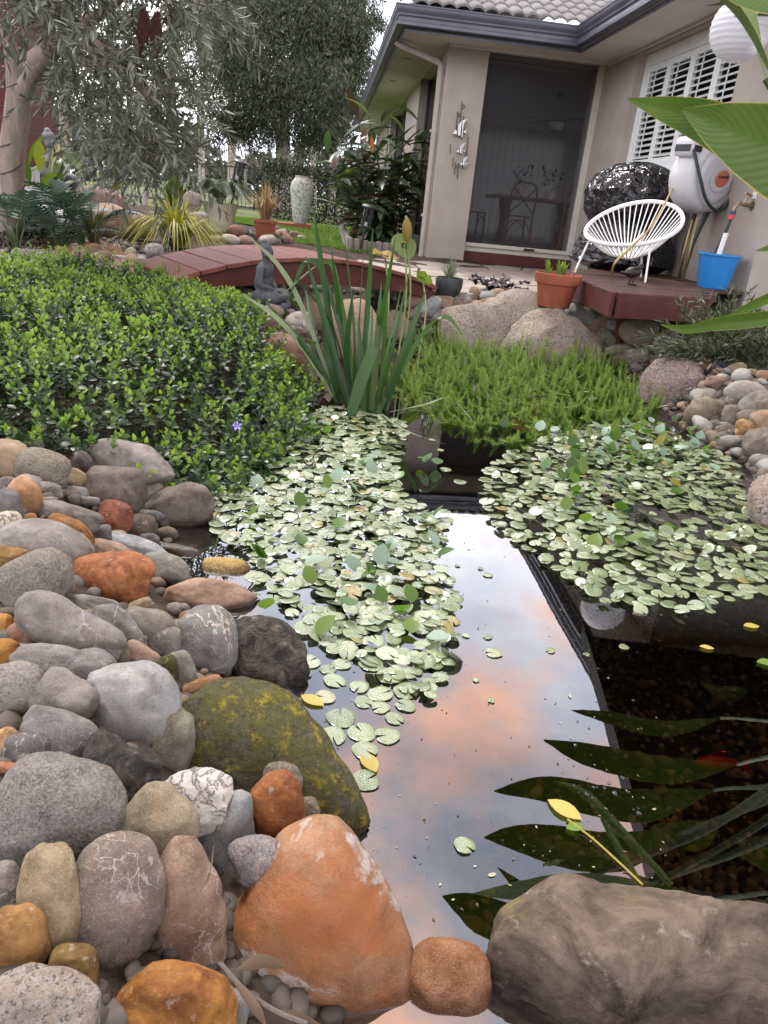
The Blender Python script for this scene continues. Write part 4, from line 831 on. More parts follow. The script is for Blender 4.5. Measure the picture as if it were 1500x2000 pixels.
# ---- white string chair
STRAP = simple('white_vinyl', (.80, .80, .78), .45, .5, var=.05, bump=.02)
def make_chair():
    P = np.array([1.74, 6.28, .53]); c = thing('string_chair', 'white round string lounge chair on the deck', 'chair', (P[0], P[1], .531), rad(-40)); c.scale = (.84, .84, .84)
    n = 48; ring = []
    for i in range(n+1):
        t = 2*math.pi*i/n; k = .5+.5*math.sin(t); ring.append(((.41+.04*k)*math.cos(t), -.02+.40*math.sin(t), .475+.205*math.sin(t)-.018*math.cos(2*t)))
    m = MB(); m.tube(ring, .019, 10, False); m.build('rim', STRAP, c, smooth=True)
    bx, by, bz = 0, .03, .17; sr = [(bx+.07*math.cos(2*math.pi*i/16), by+.07*math.sin(2*math.pi*i/16), bz) for i in range(17)]
    m = MB(); m.tube(sr, .010, 8, False); m.build('base_ring', STRAP, c, smooth=True)
    for i in range(n):
        t = 2*math.pi*i/n; a = np.array(ring[i]); b_ = np.array([bx+.07*math.cos(t), by+.07*math.sin(t), bz]); mid = (a+b_)/2+np.array([0, 0, -.035])
        m = MB(); m.tube(bez([a, mid, b_], 4), .0062, 5); m.build('string', STRAP, c, smooth=True)
    for a, g in (((-.30, -.22, .33), (-.36, -.30, 0)), ((.30, -.22, .33), (.36, -.30, 0)), ((0, .24, .40), (0, .42, 0))):
        m = MB(); m.tube([a, g], .010, 8); m.build('leg', STRAP, c, smooth=True)
    m = MB(); m.tube(bez([(-.30, -.22, .33), (-.1, -.03, .19), (0, .24, .40)], 6), .010, 8); m.tube(bez([(.30, -.22, .33), (.1, -.03, .19), (0, .24, .40)], 6), .010, 8); m.build('under_frame', STRAP, c, smooth=True)
make_chair()
# ---- covered barbecue
def make_bbq():
    t = NT('black_plastic_sheet'); c = t.coord(); h = t.math('ADD', t.noise(c, 6, 4, .5, 1.0), t.math('MULTIPLY', t.math('ABSOLUTE', t.math('SUBTRACT', t.noise(c, 9, 2, .4, .6), .5)), -2.0))
    t.principled((.006, .006, .008), .20, .55, 0, t.bump(h, .8, .05)); m = t.m
    P = G(1203, 532, .53); bm = bmesh.new(); bmesh.ops.create_icosphere(bm, subdivisions=6, radius=1)
    for v in bm.verts:
        d = v.co.normalized(); z = d.z; az = math.atan2(d.y, d.x); h = (z+1)/2
        prof = np.interp(h, [0, .06, .2, .33, .40, .52, .7, .86, .95, 1.0], [.30, .45, .43, .38, .345, .43, .45, .37, .24, .05])
        fold = .030*math.sin(az*9+3*h+2*math.sin(az*4))*(1-h)**1.2+.02*mnoise.noise(Vector((d.x*3, d.y*3, h*7)))+.018*abs(mnoise.noise(Vector((d.x*6, d.y*6, h*9))))+.008*abs(mnoise.noise(Vector((d.x*13+4, d.y*13, h*20))))
        r = max(.01, prof+fold) if math.hypot(d.x, d.y) > 1e-5 else 0
        v.co = Vector((r*math.cos(az)*.98, r*math.sin(az)*.86, .0+.93*h**.92+.025*mnoise.noise(Vector((d.x*2, d.y*2, 3)))*h))
    me = bpy.data.meshes.new('covered_barbecue'); bm.to_mesh(me); bm.free(); me.polygons.foreach_set('use_smooth', np.ones(len(me.polygons), bool))
    tag(link('covered_barbecue', me, m, None, (1.98, 7.30, .525)), 'barbecue wrapped in crumpled black plastic behind the white chair', 'barbecue')
make_bbq()
# ---- hose reel
LG_PL = simple('pale_grey_plastic', (.55, .54, .56), .42, .5, var=.05, scale=5, bump=.04); ORB = simple('orange_badge', (.50, .16, .085), .5, .4, var=.08, bump=0)
BLK = simple('black_plastic', (.016, .016, .018), .45, .5, var=.3, bump=.03); GRN_H = simple('green_hose', (.018, .032, .026), .45, .5, var=.2, bump=.03); YEL_H = simple('yellow_hose', (.30, .22, .07), .5, .4, var=.2, bump=.03)
def text_mesh(s, size, ext=.001):
    cu = bpy.data.curves.new('lettering', 'FONT'); cu.body = s; cu.size = size; cu.extrude = ext; cu.align_x = 'CENTER'; cu.align_y = 'CENTER'
    o = bpy.data.objects.new('tmp', cu); COL.objects.link(o); me = bpy.data.meshes.new_from_object(o); bpy.data.objects.remove(o); me.name = 'lettering'; me.materials.clear(); return me
def make_reel():
    q = on_u(1372, 348, UC-.22); C0 = HW(q[0], q[1], q[2])
    r = thing('hose_reel', 'pale grey retractable hose reel with orange badge on the wall', 'hose reel', tuple(C0), HA+rad(24))
    # local: x = toward wall, y = along wall away from camera, z up; disc faces -y
    bm = bmesh.new(); n = 56; prof = [(-.155, .02), (-.155, .15), (-.150, .185), (-.135, .195), (-.138, .215), (-.125, .245), (-.08, .268), (0, .278), (.08, .268), (.125, .24), (.15, .18), (.15, .02)]
    V = []; F = []
    for y, rr in prof:
        for i in range(n):
            a = 2*math.pi*i/n; k = 1.0+(.10*max(0, math.sin(a))**6 if rr > .2 else 0)-(.02*max(0, -math.sin(a))**3); V.append((rr*math.cos(a)*1.02*k, y, rr*math.sin(a)*k))
    for j in range(len(prof)-1):
        for i in range(n): F.append((j*n+i, j*n+(i+1) % n, (j+1)*n+(i+1) % n, (j+1)*n+i))
    F.append(tuple(range(n))); F.append(tuple((len(prof)-1)*n+i for i in range(n))[::-1]); bm.free()
    m = MB(); m.add(V, F); body = m.build('drum', LG_PL, r, smooth=True, ang=50)
    m = MB(); m.box((-.30, -.10, .13), (-.05, .10, .275)); m.build('hose_outlet_hood', LG_PL, r, bevel=.04, seg=4, smooth=True, ang=60)
    m = MB(); m.box((-.304, -.075, .165), (-.296, .075, .215)); m.build('outlet_slot', BLK, r, bevel=.002)
    m = MB(); m.box((-.20, -.1015, .165), (-.285, -.0985, .21)); m.build('outlet_slot', BLK, r)
    m = MB(); m.tube([(-.14, -.05, .285), (-.12, -.05, .315), (.02, -.05, .315), (.04, -.05, .285)], .017, 10); m.build('carry_handle', LG_PL, r, smooth=True)
    M = Matrix.Translation((.035, -.157, 0)) @ Matrix.Rotation(rad(90), 4, 'X') @ Matrix.Rotation(rad(20), 4, 'Z') @ Matrix.Diagonal((1.25, .85, 1, 1))
    m = MB(); m.lathe([(.0, 0), (.105, 0), (.11, .006), (.085, .010), (.075, .006), (.0, .006)], 32, M, False); m.build('badge_surround', LG_PL, r, smooth=True)
    M2 = Matrix.Translation((.035, -.164, 0)) @ Matrix.Rotation(rad(90), 4, 'X') @ Matrix.Rotation(rad(20), 4, 'Z') @ Matrix.Diagonal((1.15, .85, 1, 1))
    m = MB(); m.lathe([(.0, 0), (.070, 0), (.066, .006), (0, .009)], 32, M2, False); bd = m.build('badge', ORB, r, smooth=True)
    tx = link('lettering', text_mesh('HOSELINK', .026), BLK, bd, (.035, -.1745, .012), (rad(90), rad(-5), 0))
    m = MB(); m.box((.16, -.06, -.12), (.215, .16, .24)); m.build('wall_bracket', simple('brown_bracket', (.10, .07, .06), .6), r, bevel=.012)
    m = MB(); m.tube(bez([(-.28, -.09, .18), (-.24, -.17, .0), (-.13, -.20, -.17), (.02, -.20, -.235), (.14, -.18, -.19), (.21, -.15, -.05), (.22, -.10, .12)], 10), .0125, 10); m.build('hose_loop', GRN_H, r, smooth=True)
    h = thing('garden_hose', 'dark green hoses hanging in a bundle below the hose reel', 'hose', tuple(HW(UC-.06, q[1], .53)), HA)
    for k, (x0, y0, z0, x1, y1) in enumerate([(-.1, .10, .62, -.10, .12), (-.12, .02, .62, -.08, .16), (-.05, -.06, .6, -.12, .02), (-.02, -.10, .95, -.16, -.06)]):
        m = MB(); m.tube(bez([(x0, y0, z0), ((x0+x1)/2-.03, (y0+y1)/2, z0*.5), (x1, y1, .01)], 8), .014, 8); m.build('hose_length', GRN_H, h, smooth=True)
    y = thing('garden_hose', 'yellowish hose strung across the chair from the hose reel', 'hose', (0, 0, 0))
    P = [D(1315, 365, 6.9), D(1297, 400, 6.6), D(1270, 445, 6.2), D(1225, 490, 5.9), D(1200, 515, 5.7), G(1193, 545, .545)]
    m = MB(); m.tube(bez(P, 8), .008, 8); m.build('hose_length', YEL_H, y, smooth=True)
    for a in ((1352, 455, 1322, 545), (1362, 450, 1335, 548)):
        m = MB(); m.tube(bez([D(a[0], a[1]-25, 6.75), D((a[0]+a[2])/2-4, (a[1]+a[3])/2, 6.6), G(a[2], a[3], .54)], 8), .007, 8); m.build('hose_length', YEL_H, y, smooth=True)
make_reel()
def make_tap():
    q = on_u(1467, 402, UC-.01); t = thing('garden_tap', 'brass wall tap with red hose connector and hanging hose', 'tap', tuple(HW(UC, q[1], q[2])), HA)
    BR = simple('weathered_brass', (.28, .20, .13), .4, .5, .8, var=.3, scale=30)
    m = MB(); m.tube([(0, 0, 0), (-.06, 0, 0), (-.11, 0, .012), (-.135, 0, -.02), (-.14, 0, -.05)], .014, 10); m.lathe([(.034, 0), (.034, .008)], 16, Matrix.Rotation(rad(-90), 4, 'Y')); m.build('spout', BR, t, smooth=True)
    m = MB(); m.tube([(-.07, 0, .01), (-.055, 0, .07)], .009, 8); m.tube([(-.09, -.02, .085), (-.02, .02, .07)], .010, 8); m.build('tap_handle', BR, t, smooth=True)
    m = MB(); m.lathe([(.017, -.075), (.022, -.075), (.022, -.05), (.017, -.05)], 14, Matrix.Translation((-.14, 0, 0))); m.build('collar', simple('blue_plastic', (.05, .06, .16), .5), t, smooth=True)
    m = MB(); m.lathe([(.017, -.11), (.023, -.108), (.021, -.077), (.015, -.075)], 14, Matrix.Translation((-.143, 0, 0))); m.build('connector', simple('red_plastic', (.60, .06, .035), .4), t, smooth=True)
    m = MB(); m.tube(bez([(-.145, 0, -.11), (-.16, 0, -.2), (-.19, .02, -.38), (-.22, .03, -.60)], 6), .013, 8); m.build('hose_length', GRN_H, t, smooth=True)
    q = on_u(1477, 368, UC-.01); p = thing('wall_tag', 'white printed plate fixed on the wall above the tap', 'plate', tuple(HW(UC, q[1], q[2])), HA)
    m = MB(); m.box((-.012, -.024, -.075), (-.0005, .024, .075)); m.build('plate', STRAP, p, bevel=.002)
    m = MB(); m.box((-.014, -.006, .0), (-.0118, .006, .016)); m.build('mark', GRN_H, p); m = MB(); m.box((-.014, -.008, -.028), (-.0118, .004, -.010)); m.build('mark', GRN_H, p)
make_tap()
def lathe_thing(name, label, cat, P, prof, mat, rz=0, part='body', n=36, group=None):
    t = thing(name, label, cat, tuple(P), rz, group); m = MB(); m.lathe(prof, n, None, False); m.build(part, mat, t, smooth=True, ang=35); return t
BLUE = simple('blue_bucket_plastic', (.02, .20, .52), .42, .5, var=.08, bump=.03)
b = lathe_thing('bucket', 'bright blue plastic bucket on the deck by the wall', 'bucket', HW(1.72, -4.05, .532), [(0, .004), (.108, 0), (.112, .01), (.150, .235), (.162, .238), (.162, .252), (.149, .252), (.144, .236), (.105, .012), (0, .012)], BLUE)
m = MB(); m.tube([(-.05, -.05, .02), (-.03, -.09, .40)], .018, 10); m.build('white_handle', STRAP, b, smooth=True)
TERRA = simple('terracotta', (.27, .075, .04), .75, .3, var=.18, scale=9, bump=.2); SOIL = simple('potting_soil', (.05, .036, .026), .95, .1, var=.5, scale=60, bump=.8, bdist=.01)
POTP = (1.06, 5.44, .335)
pot = lathe_thing('terracotta_pot', 'wide terracotta pot with young green shoots behind the granite boulders', 'pot', POTP, [(0, 0), (.105, 0), (.112, .004), (.140, .150), (.142, .158), (.158, .160), (.165, .20), (.166, .226), (.154, .228), (.146, .20), (0, .20)], TERRA)
m = MB(); m.lathe([(0, .205), (.145, .202)], 24, None, False); m.build('soil', SOIL, pot)
BP = hit(873, 586, .0); CER = simple('black_ceramic', (.028, .033, .036), .5, .5, var=.4, scale=25)
bpot = lathe_thing('black_pot', 'small round black pot with tufted grass right of the bridge', 'pot', (BP[0], BP[1], BP[2]+.02), [(0, 0), (.055, 0), (.085, .03), (.103, .08), (.104, .13), (.10, .145), (.092, .145), (.09, .12), (0, .115)], CER)
CRP = hit(430, 452); CREAMP = simple('cream_glaze', (.50, .46, .33), .5, .4, var=.12, scale=6, bump=.05)
cpot = lathe_thing('cream_pot', 'flared cream pot holding a small palm', 'pot', (CRP[0], CRP[1], CRP[2]), [(0, 0), (.135, 0), (.15, .02), (.165, .14), (.19, .25), (.212, .305), (.218, .32), (.20, .32), (.185, .27), (0, .265)], CREAMP)
RP = hit(517, 470); RED2 = simple('rust_red_glaze', (.22, .062, .035), .6, .35, var=.25)
rpot = thing('square_pot', 'square rust red pot with dry feathery grass', 'pot', (RP[0], RP[1], RP[2]), rad(12)); m = MB()
V = []
for w, z in ((.085, 0), (.118, .19), (.128, .19), (.128, .225), (.112, .225), (.105, .19)): V += [(-w, -w, z), (w, -w, z), (w, w, z), (-w, w, z)]
m.add(V, [(0, 3, 2, 1)]+[(4*j+i, 4*j+(i+1) % 4, 4*j+4+(i+1) % 4, 4*j+4+i) for j in range(5) for i in range(4)]+[(20, 21, 22, 23)]); m.build('body', RED2, rpot, bevel=.006)
def urn_mat():
    t = NT('speckled_urn'); c = t.coord(); v = t.noise(c, 26, 6, .75); col = t.ramp(v, [(.38, (.10, .115, .10)), (.47, (.34, .36, .32)), (.56, (.50, .51, .47))]); col = t.mix(t.ramp(t.noise(c, 9, 5), [(.55, 0.), (.7, .5)]), col, (.20, .16, .11))
    t.principled(col, .7, .3, 0, t.bump(v, .5, .01)); return t.m
UP = D(587, 425, 13.2); uz = tz(UP[0], UP[1])
urn = lathe_thing('tall_urn', 'tall speckled pale grey urn on a red plinth at the lawn edge', 'urn', (UP[0], UP[1], uz+.10), [(0, 0), (.10, 0), (.125, .06), (.165, .30), (.185, .46), (.188, .54), (.17, .62), (.125, .68), (.11, .70), (.115, .725), (.10, .725), (.09, .68), (0, .66)], urn_mat())
pl = thing('plinth', 'low red block plinth under the tall urn', 'plinth', (UP[0]-.08, UP[1], uz-.02), rad(8)); MB().box((-.30, -.2, 0), (.26, .2, .115)).build('block', RED2, pl, bevel=.01)
# ---- solar lanterns
CLEAR = glass_mat('lantern_glass', (.75, .78, .78), 1.45)
def solar(P, label, h=.50, tilt=(0, 0, 0), s=1.):
    t = thing('solar_lantern', label, 'lantern', tuple(P), 0, 'solar stake lanterns'); t.rotation_euler = tilt; t.scale = (s, s, s); z = h-.22
    m = MB(); m.tube([(0, 0, -.04), (0, 0, z)], .010, 8); m.build('stake', BLK, t, smooth=True)
    m = MB(); m.lathe([(.0, z-.005), (.068, z-.002), (.070, z+.012), (.055, z+.016), (0, z+.016)], 24, None, False); m.build('tray', BLK, t, smooth=True)
    m = MB(); m.lathe([(.050, z+.017), (.050, z+.178)], 24, None, False); m.build('glass_cylinder', CLEAR, t, smooth=True)
    for k in range(4):
        a = rad(45+90*k); m = MB(); m.tube([(.053*math.cos(a), .053*math.sin(a), z+.012), (.053*math.cos(a), .053*math.sin(a), z+.185)], .005, 6); m.build('post', BLK, t)
    m = MB(); m.lathe([(.0, z+.180), (.078, z+.180), (.080, z+.195), (.066, z+.206), (.05, z+.212), (0, z+.212)], 24, None, False); m.build('cap', BLK, t, smooth=True)
    m = MB(); m.lathe([(0, z+.017), (.018, z+.017), (.012, z+.05), (0, z+.055)], 12, None, False); m.build('bulb', STRAP, t, smooth=True)
LP = hit(702, 494); solar(LP, 'black solar lantern on a stake beside the leafy shrub', .46, (rad(2), rad(9), 0), 1.2)
solar((CRP[0]+.11, CRP[1]+.02, CRP[2]+.25), 'black solar lantern leaning out of the cream pot', .52, (rad(4), rad(14), 0), 1.1)
# ---- statues: one skin each, fused from rounded masses
def fused(name, mat, parent, blobs, tubes, voxel=.008, sub=3):
    bm = bmesh.new()
    for (c, r, e) in blobs:
        M = Matrix.Translation(c) @ Euler([rad(a) for a in e]).to_matrix().to_4x4() @ Matrix.Diagonal((*r, 1)); bmesh.ops.create_icosphere(bm, subdivisions=sub, radius=1, matrix=M)
    for P, r in tubes:
        V, F = tube_vf(bez(P, 5), np.interp(np.linspace(0, 1, len(bez(P, 5))), np.linspace(0, 1, len(r)), r), 10); vs = [bm.verts.new(v) for v in V]
        for f in F: bm.faces.new([vs[i] for i in f])
    bmesh.ops.recalc_face_normals(bm, faces=bm.faces); me = bpy.data.meshes.new(name); bm.to_mesh(me); bm.free(); o = link(name, me, mat, parent)
    md = o.modifiers.new('skin', 'REMESH'); md.mode = 'VOXEL'; md.voxel_size = voxel; md.use_smooth_shade = True
    sm = o.modifiers.new('soft', 'SMOOTH'); sm.factor = .5; sm.iterations = 3
    return o
def stat_mat(name, lo, hi):
    t = NT(name); c = t.coord(); col = t.ramp(t.noise(c, 14, 7, .68), [(.32, lo), (.70, hi)]); p = t.n('NewGeometry').outputs['Pointiness']
    col = t.mix(t.ramp(p, [(.50, 0.), (.56, .6)]), col, tuple(min(1, x*2.2) for x in hi)); t.principled(col, .7, .35, 0, t.bump(t.noise(c, 90, 5), .4, .004)); return t.m
ST1 = stat_mat('dark_stone_figure', (.020, .023, .027), (.065, .070, .076)); ST2 = stat_mat('grey_cast_figure', (.05, .052, .056), (.16, .165, .17))
BU = hit(520, 590); k = .37
bu = thing('seated_statue', 'dark grey seated meditating stone figure beside the bridge', 'statue', (-.86, 4.60, tz(-.86, 4.60)+.03), rad(-8)); bu.scale = (k, k, k)
# facing +x
fused('figure', ST1, bu, [((0, 0, .10), (.30, .30, .10), (0, 0, 0)), ((-.02, 0, .34), (.15, .19, .20), (0, 6, 0)), ((0, 0, .53), (.135, .215, .15), (0, 8, 0)), ((.01, 0, .70), (.062, .062, .09), (0, 0, 0)), ((.03, 0, .82), (.098, .088, .115), (0, 0, 0)), ((.0, 0, .89), (.10, .095, .075), (0, 0, 0)), ((-.02, 0, .975), (.045, .045, .045), (0, 0, 0)),
    ((.125, 0, .81), (.02, .014, .026), (0, 20, 0)), ((.03, .09, .80), (.02, .012, .05), (0, 0, 0)), ((.03, -.09, .80), (.02, .012, .05), (0, 0, 0)), ((.22, .25, .17), (.15, .12, .085), (0, 0, -25)), ((.22, -.25, .17), (.15, .12, .085), (0, 0, 25)), ((.20, 0, .24), (.07, .10, .035), (0, 0, 0))],
    [([(0, .20, .60), (.0, .27, .45), (.04, .27, .32), (.16, .10, .26)], (.075, .062, .055, .04)), ([(0, -.20, .60), (.0, -.27, .45), (.04, -.27, .32), (.16, -.10, .26)], (.075, .062, .055, .04)), ([(-.05, .16, .14), (.20, .36, .14), (.34, .10, .13)], (.12, .10, .06)), ([(-.05, -.16, .14), (.20, -.36, .14), (.36, -.06, .15)], (.12, .10, .06))], .016)
m = MB(); m.box((-.22, -.36, -.06), (.36, .36, .045)); m.build('base', ST1, bu, bevel=.03, seg=2)
SP = D(128, 402, 7.9); sg = tz(SP[0], SP[1]); kz = .64
ks = thing('kneeling_statue', 'grey cast kneeling figure half hidden by foliage on the left rise', 'statue', (SP[0]-.04, SP[1], SP[2]-.03), rad(-10)); ks.scale = (kz, kz, kz)
fused('figure', ST2, ks, [((-.14, 0, .52), (.12, .17, .19), (0, 12, 0)), ((-.12, 0, .34), (.12, .15, .14), (0, 0, 0)), ((-.10, 0, .87), (.085, .078, .105), (0, 0, 0)), ((-.12, 0, .94), (.09, .085, .06), (0, 0, 0)), ((-.13, 0, 1.0), (.045, .045, .045), (0, 0, 0)), ((-.02, 0, .86), (.018, .014, .024), (0, 20, 0)), ((-.11, 0, .74), (.055, .055, .07), (0, 0, 0)), ((.20, .10, .05), (.13, .06, .05), (0, 0, 0)), ((-.05, 0, .12), (.22, .20, .12), (0, 0, 0)), ((.12, -.14, .42), (.07, .06, .05), (0, 0, 0))],
    [([(-.12, .18, .62), (-.06, .24, .48), (.10, .16, .42)], (.06, .055, .045)), ([(-.12, -.18, .62), (-.06, -.24, .48), (.10, -.15, .42)], (.06, .055, .045)), ([(-.10, .10, .30), (.14, .12, .40), (.17, .11, .08)], (.10, .085, .055)), ([(-.10, -.10, .26), (.10, -.14, .20), (.12, -.14, .06)], (.10, .085, .06))], .014)
m = MB(); m.box((-.32, -.26, -.30), (.34, .26, .03)); m.build('base', ST2, ks, bevel=.02)
# ---- metal bird on the deck corner
BD = G(1231, 557, .53); bird = thing('bird_figurine', 'small dark metal bird figurine on the deck corner', 'figurine', (BD[0], BD[1], .532), rad(15)); bird.scale = (.72,)*3
MET = simple('dark_cast_metal', (.035, .028, .024), .45, .5, .6, var=.5, scale=60, bump=.4)
fused('figure', MET, bird, [((0, 0, .12), (.085, .06, .055), (0, -8, 0)), ((-.085, 0, .105), (.05, .028, .018), (0, 10, 0)), ((.07, 0, .175), (.03, .024, .028), (0, 0, 0)), ((.105, 0, .17), (.02, .008, .007), (0, 10, 0))], [([(.04, 0, .14), (.065, 0, .17)], (.03, .02))], .006)
for s in (-1, 1):
    m = MB(); m.tube([(.01, s*.03, .08), (.0, s*.03, .008)], .009, 8); m.tube([(-.015, s*.03, .006), (.045, s*.035, .006)], .007, 6); m.build('leg', MET, bird, smooth=True)
# ---- ground spotlight
SPT = hit(1402, 722, .02); sp = thing('spotlight', 'black ribbed garden spotlight lying among the right bank stones', 'spotlight', tuple(SPT), rad(0)); sp.rotation_euler = Euler((rad(0), rad(-68), rad(-14)))
m = MB(); m.lathe([(0, -.06), (.028, -.06), (.034, -.045), (.044, .03), (.052, .036), (.052, .05), (.044, .052), (.040, .045), (0, .043)], 20, None, False); m.build('housing', BLK, sp, smooth=True, ang=35)
for i in range(8):
    a = 2*math.pi*i/8; m = MB(); m.box((.036, -.003, -.05), (.048, .003, .03), Matrix.Rotation(a, 4, 'Z')); m.build('cooling_fin', BLK, sp)
m = MB(); m.tube([(0, 0, -.06), (.01, 0, -.10)], .012, 8); m.build('stake', BLK, sp, smooth=True)
# ---- paper lantern hung from the gutter corner
LC = D(1448, 57, 6.05); ln = thing('paper_lantern', 'round white ribbed paper lantern hanging under the eave corner', 'lantern', tuple(LC)); pr = []
t = NT('white_paper'); c = t.coord(); tr = t.n('BsdfTranslucent'); tr.inputs[0].default_value = (.8, .8, .82, 1); p = t.principled((.80, .80, .82), .8, .2, 0, t.bump(t.noise(c, 30, 4), .2, .004)); ms = t.n('MixShader'); ms.inputs[0].default_value = .4; t.L.new(p.outputs[0], ms.inputs[1]); t.L.new(tr.outputs[0], ms.inputs[2]); t.L.new(ms.outputs[0], t.out.inputs[0])
for i in range(57):
    a = -1.30+2.60*i/56; pr.append(((.188+.0035*(1 if i % 4 == 0 else (-1 if i % 4 == 2 else 0)))*math.cos(a), .188*math.sin(a)))
m = MB(); m.lathe(pr, 40, None, False); m.build('shade', t.m, ln, smooth=True, ang=80)
m = MB(); m.tube([(0, 0, .16), (0, 0, 2.66-LC[2])], .0025, 5); m.build('cord', BLK, ln); m = MB(); m.tube([(-.06, 0, .18), (0, 0, .19), (.06, 0, .18)], .003, 5); m.build('wire', BLK, ln)
# ---- fish wall art on the pier
def make_fish_art():
    t = thing('wall_art', 'metal wall art of three striped fish among reeds on the pier', 'wall art', tuple(HW(0, 0, 0)), HA); v = -.035
    GM = simple('gun_metal', (.07, .07, .072), .5, .5, .4, var=.3); WM = simple('white_enamel', (.78, .78, .78), .4, .5, var=.05, bump=0)
    f = lambda x, y: on_v(860+x/11.76, 190+y/11.76, v)
    for (x, y0, y1) in [(500, 90, 600), (400, 320, 700), (540, 430, 980), (640, 900, 1560), (240, 1080, 1300), (300, 1380, 1600), (350, 1480, 1780), (420, 1500, 1890), (520, 1450, 1660)]:
        a, b_ = f(x, y0), f(x-(y1-y0)*.085, y1); m = MB(); m.tube([(a[0], v, a[2]), (b_[0], v, b_[2])], .0055, 6); m.build('reed', GM, t)
    for (x, y, r) in [(525, 215, 30), (428, 405, 30), (395, 1590, 26)]:
        a = f(x, y); m = MB(); m.tube([(a[0]+.017*math.cos(q), v, a[2]+.017*math.sin(q)) for q in np.linspace(0, 6.283, 15)], .0045, 6, False); m.build('ring', GM, t)
    def plate(par, pts, mat, dv):
        q = [f(*p) for p in pts]; n = len(q); m = MB(); m.add([(a[0], v-.012-dv, a[2]) for a in q]+[(a[0], v-.004-dv, a[2]) for a in q], [tuple(range(n)), tuple(range(n, 2*n))[::-1]]+[(i, (i+1) % n, n+(i+1) % n, n+i) for i in range(n)]); m.build('stripe' if mat is WM else 'fish_body', mat, par)
    for (ox, oy, s) in [(0, 0, 1.), (35, 480, .62), (105, 780, .55)]:
        g = lambda L: [((x-420)*s+420+ox, (y-680)*s+680+oy) for x, y in L]
        plate(t, g([(280, 840), (340, 740), (400, 640), (480, 560), (600, 500), (560, 640), (540, 720), (620, 720), (560, 780), (600, 840), (520, 830), (500, 920), (400, 890), (320, 860)]), GM, 0)
        for L in ([(275, 835), (350, 735), (375, 800), (360, 860)], [(405, 640), (490, 545), (470, 700), (450, 890), (400, 880), (395, 760)], [(500, 540), (610, 500), (545, 600), (520, 700), (510, 800), (500, 915), (475, 915), (495, 760)], [(520, 790), (620, 715), (570, 780), (600, 835), (540, 820)]): plate(t, g(L), WM, .012)
make_fish_art()
# ---- inside the room
WOODI = wood_mat('chair_wood', (.16, .085, .045), (.30, .17, .095), .5); WOODT = wood_mat('table_wood', (.14, .08, .045), (.24, .14, .08), .5)
ITX = float(on_v(1045, 400, 3.0)[0])
def room_set():
    T = thing('dining_table', 'wooden trestle dining table inside the room', 'table', tuple(HW(ITX, 3.0, .46)), HA)
    MB().box((-.75, -.42, .70), (.75, .42, .745)).build('tabletop', WOODT, T, bevel=.006)
    for x in (-.5, .5):
        for s in (-1, 1):
            M = Matrix.Translation((x, 0, .35)) @ Matrix.Rotation(s*rad(38), 4, 'X'); m = MB(); m.box((-.04, -.04, -.44), (.04, .04, .44), M); m.build('leg', WOODT, T)
    def chair(u, v, rz, label):
        c = thing('dining_chair', label, 'chair', tuple(HW(u, v, .46)), HA+rz, 'bentwood dining chairs')
        MB().lathe([(0, .44), (.20, .44), (.205, .455), (.19, .465), (0, .465)], 20, None, False).build('seat', WOODI, c, smooth=True)
        for x, y in ((-.17, .15), (.17, .15)):
            m = MB(); m.tube([(x, y, 0), (x*.9, y*.95, .44)], .016, 8); m.build('leg', WOODI, c, smooth=True)
        m = MB(); m.tube(bez([(-.20, -.19, 0), (-.19, -.17, .45), (-.20, -.21, .75), (-.14, -.24, .90), (0, -.25, .93), (.14, -.24, .90), (.20, -.21, .75), (.19, -.17, .45), (.20, -.19, 0)], 6), .016, 8); m.build('back_frame', WOODI, c, smooth=True)
        m = MB(); m.tube(bez([(-.18, -.19, .50), (0, -.23, .68), (.17, -.22, .86)], 6), .011, 6); m.tube(bez([(.18, -.19, .50), (0, -.24, .68), (-.17, -.22, .86)], 6), .011, 6); m.build('cross_back', WOODI, c, smooth=True)
        m = MB(); m.tube(bez([(-.17, .15, .05), (-.14, .15, .28), (0, .15, .40), (.14, .15, .28), (.17, .15, .05)], 6), .010, 6); m.tube(bez([(-.19, -.18, .05), (-.15, -.18, .28), (0, -.18, .40), (.15, -.18, .28), (.19, -.18, .05)], 6), .010, 6); m.build('bent_brace', WOODI, c, smooth=True)
    chair(ITX-.42, 2.35, 0, 'left wooden cross-back chair at the dining table'); chair(ITX+.42, 2.35, rad(5), 'right wooden cross-back chair at the dining table'); chair(ITX-1.0, 3.0, rad(-80), 'wooden cross-back chair at the table end by the pier')
    fan = thing('ceiling_fan', 'ceiling fan with lamp bowl inside the room', 'fan', tuple(HW(float(on_v(1100, 160, 2.2)[0]), 2.2, 0)), HA); FM = simple('fan_metal', (.10, .09, .085), .5)
    m = MB(); m.tube([(0, 0, 2.60), (0, 0, 2.32)], .012, 8); m.lathe([(0, 2.24), (.10, 2.24), (.11, 2.28), (.08, 2.33), (0, 2.33)], 20, None, False); m.lathe([(.0, 2.61), (.06, 2.61), (.05, 2.57), (0, 2.57)], 16, None, False); m.build('motor', FM, fan, smooth=True)
    for i in range(4): m = MB(); m.box((.1, -.06, 2.265), (.62, .06, 2.273), Matrix.Rotation(rad(20+90*i), 4, 'Z')); m.build('blade', FM, fan)
    m = MB(); m.lathe([(0, 2.13), (.07, 2.14), (.11, 2.19), (.115, 2.24), (0, 2.24)], 20, None, False); m.build('lamp_bowl', simple('frosted_glass', (.45, .44, .42), .4), fan, smooth=True)
room_set()
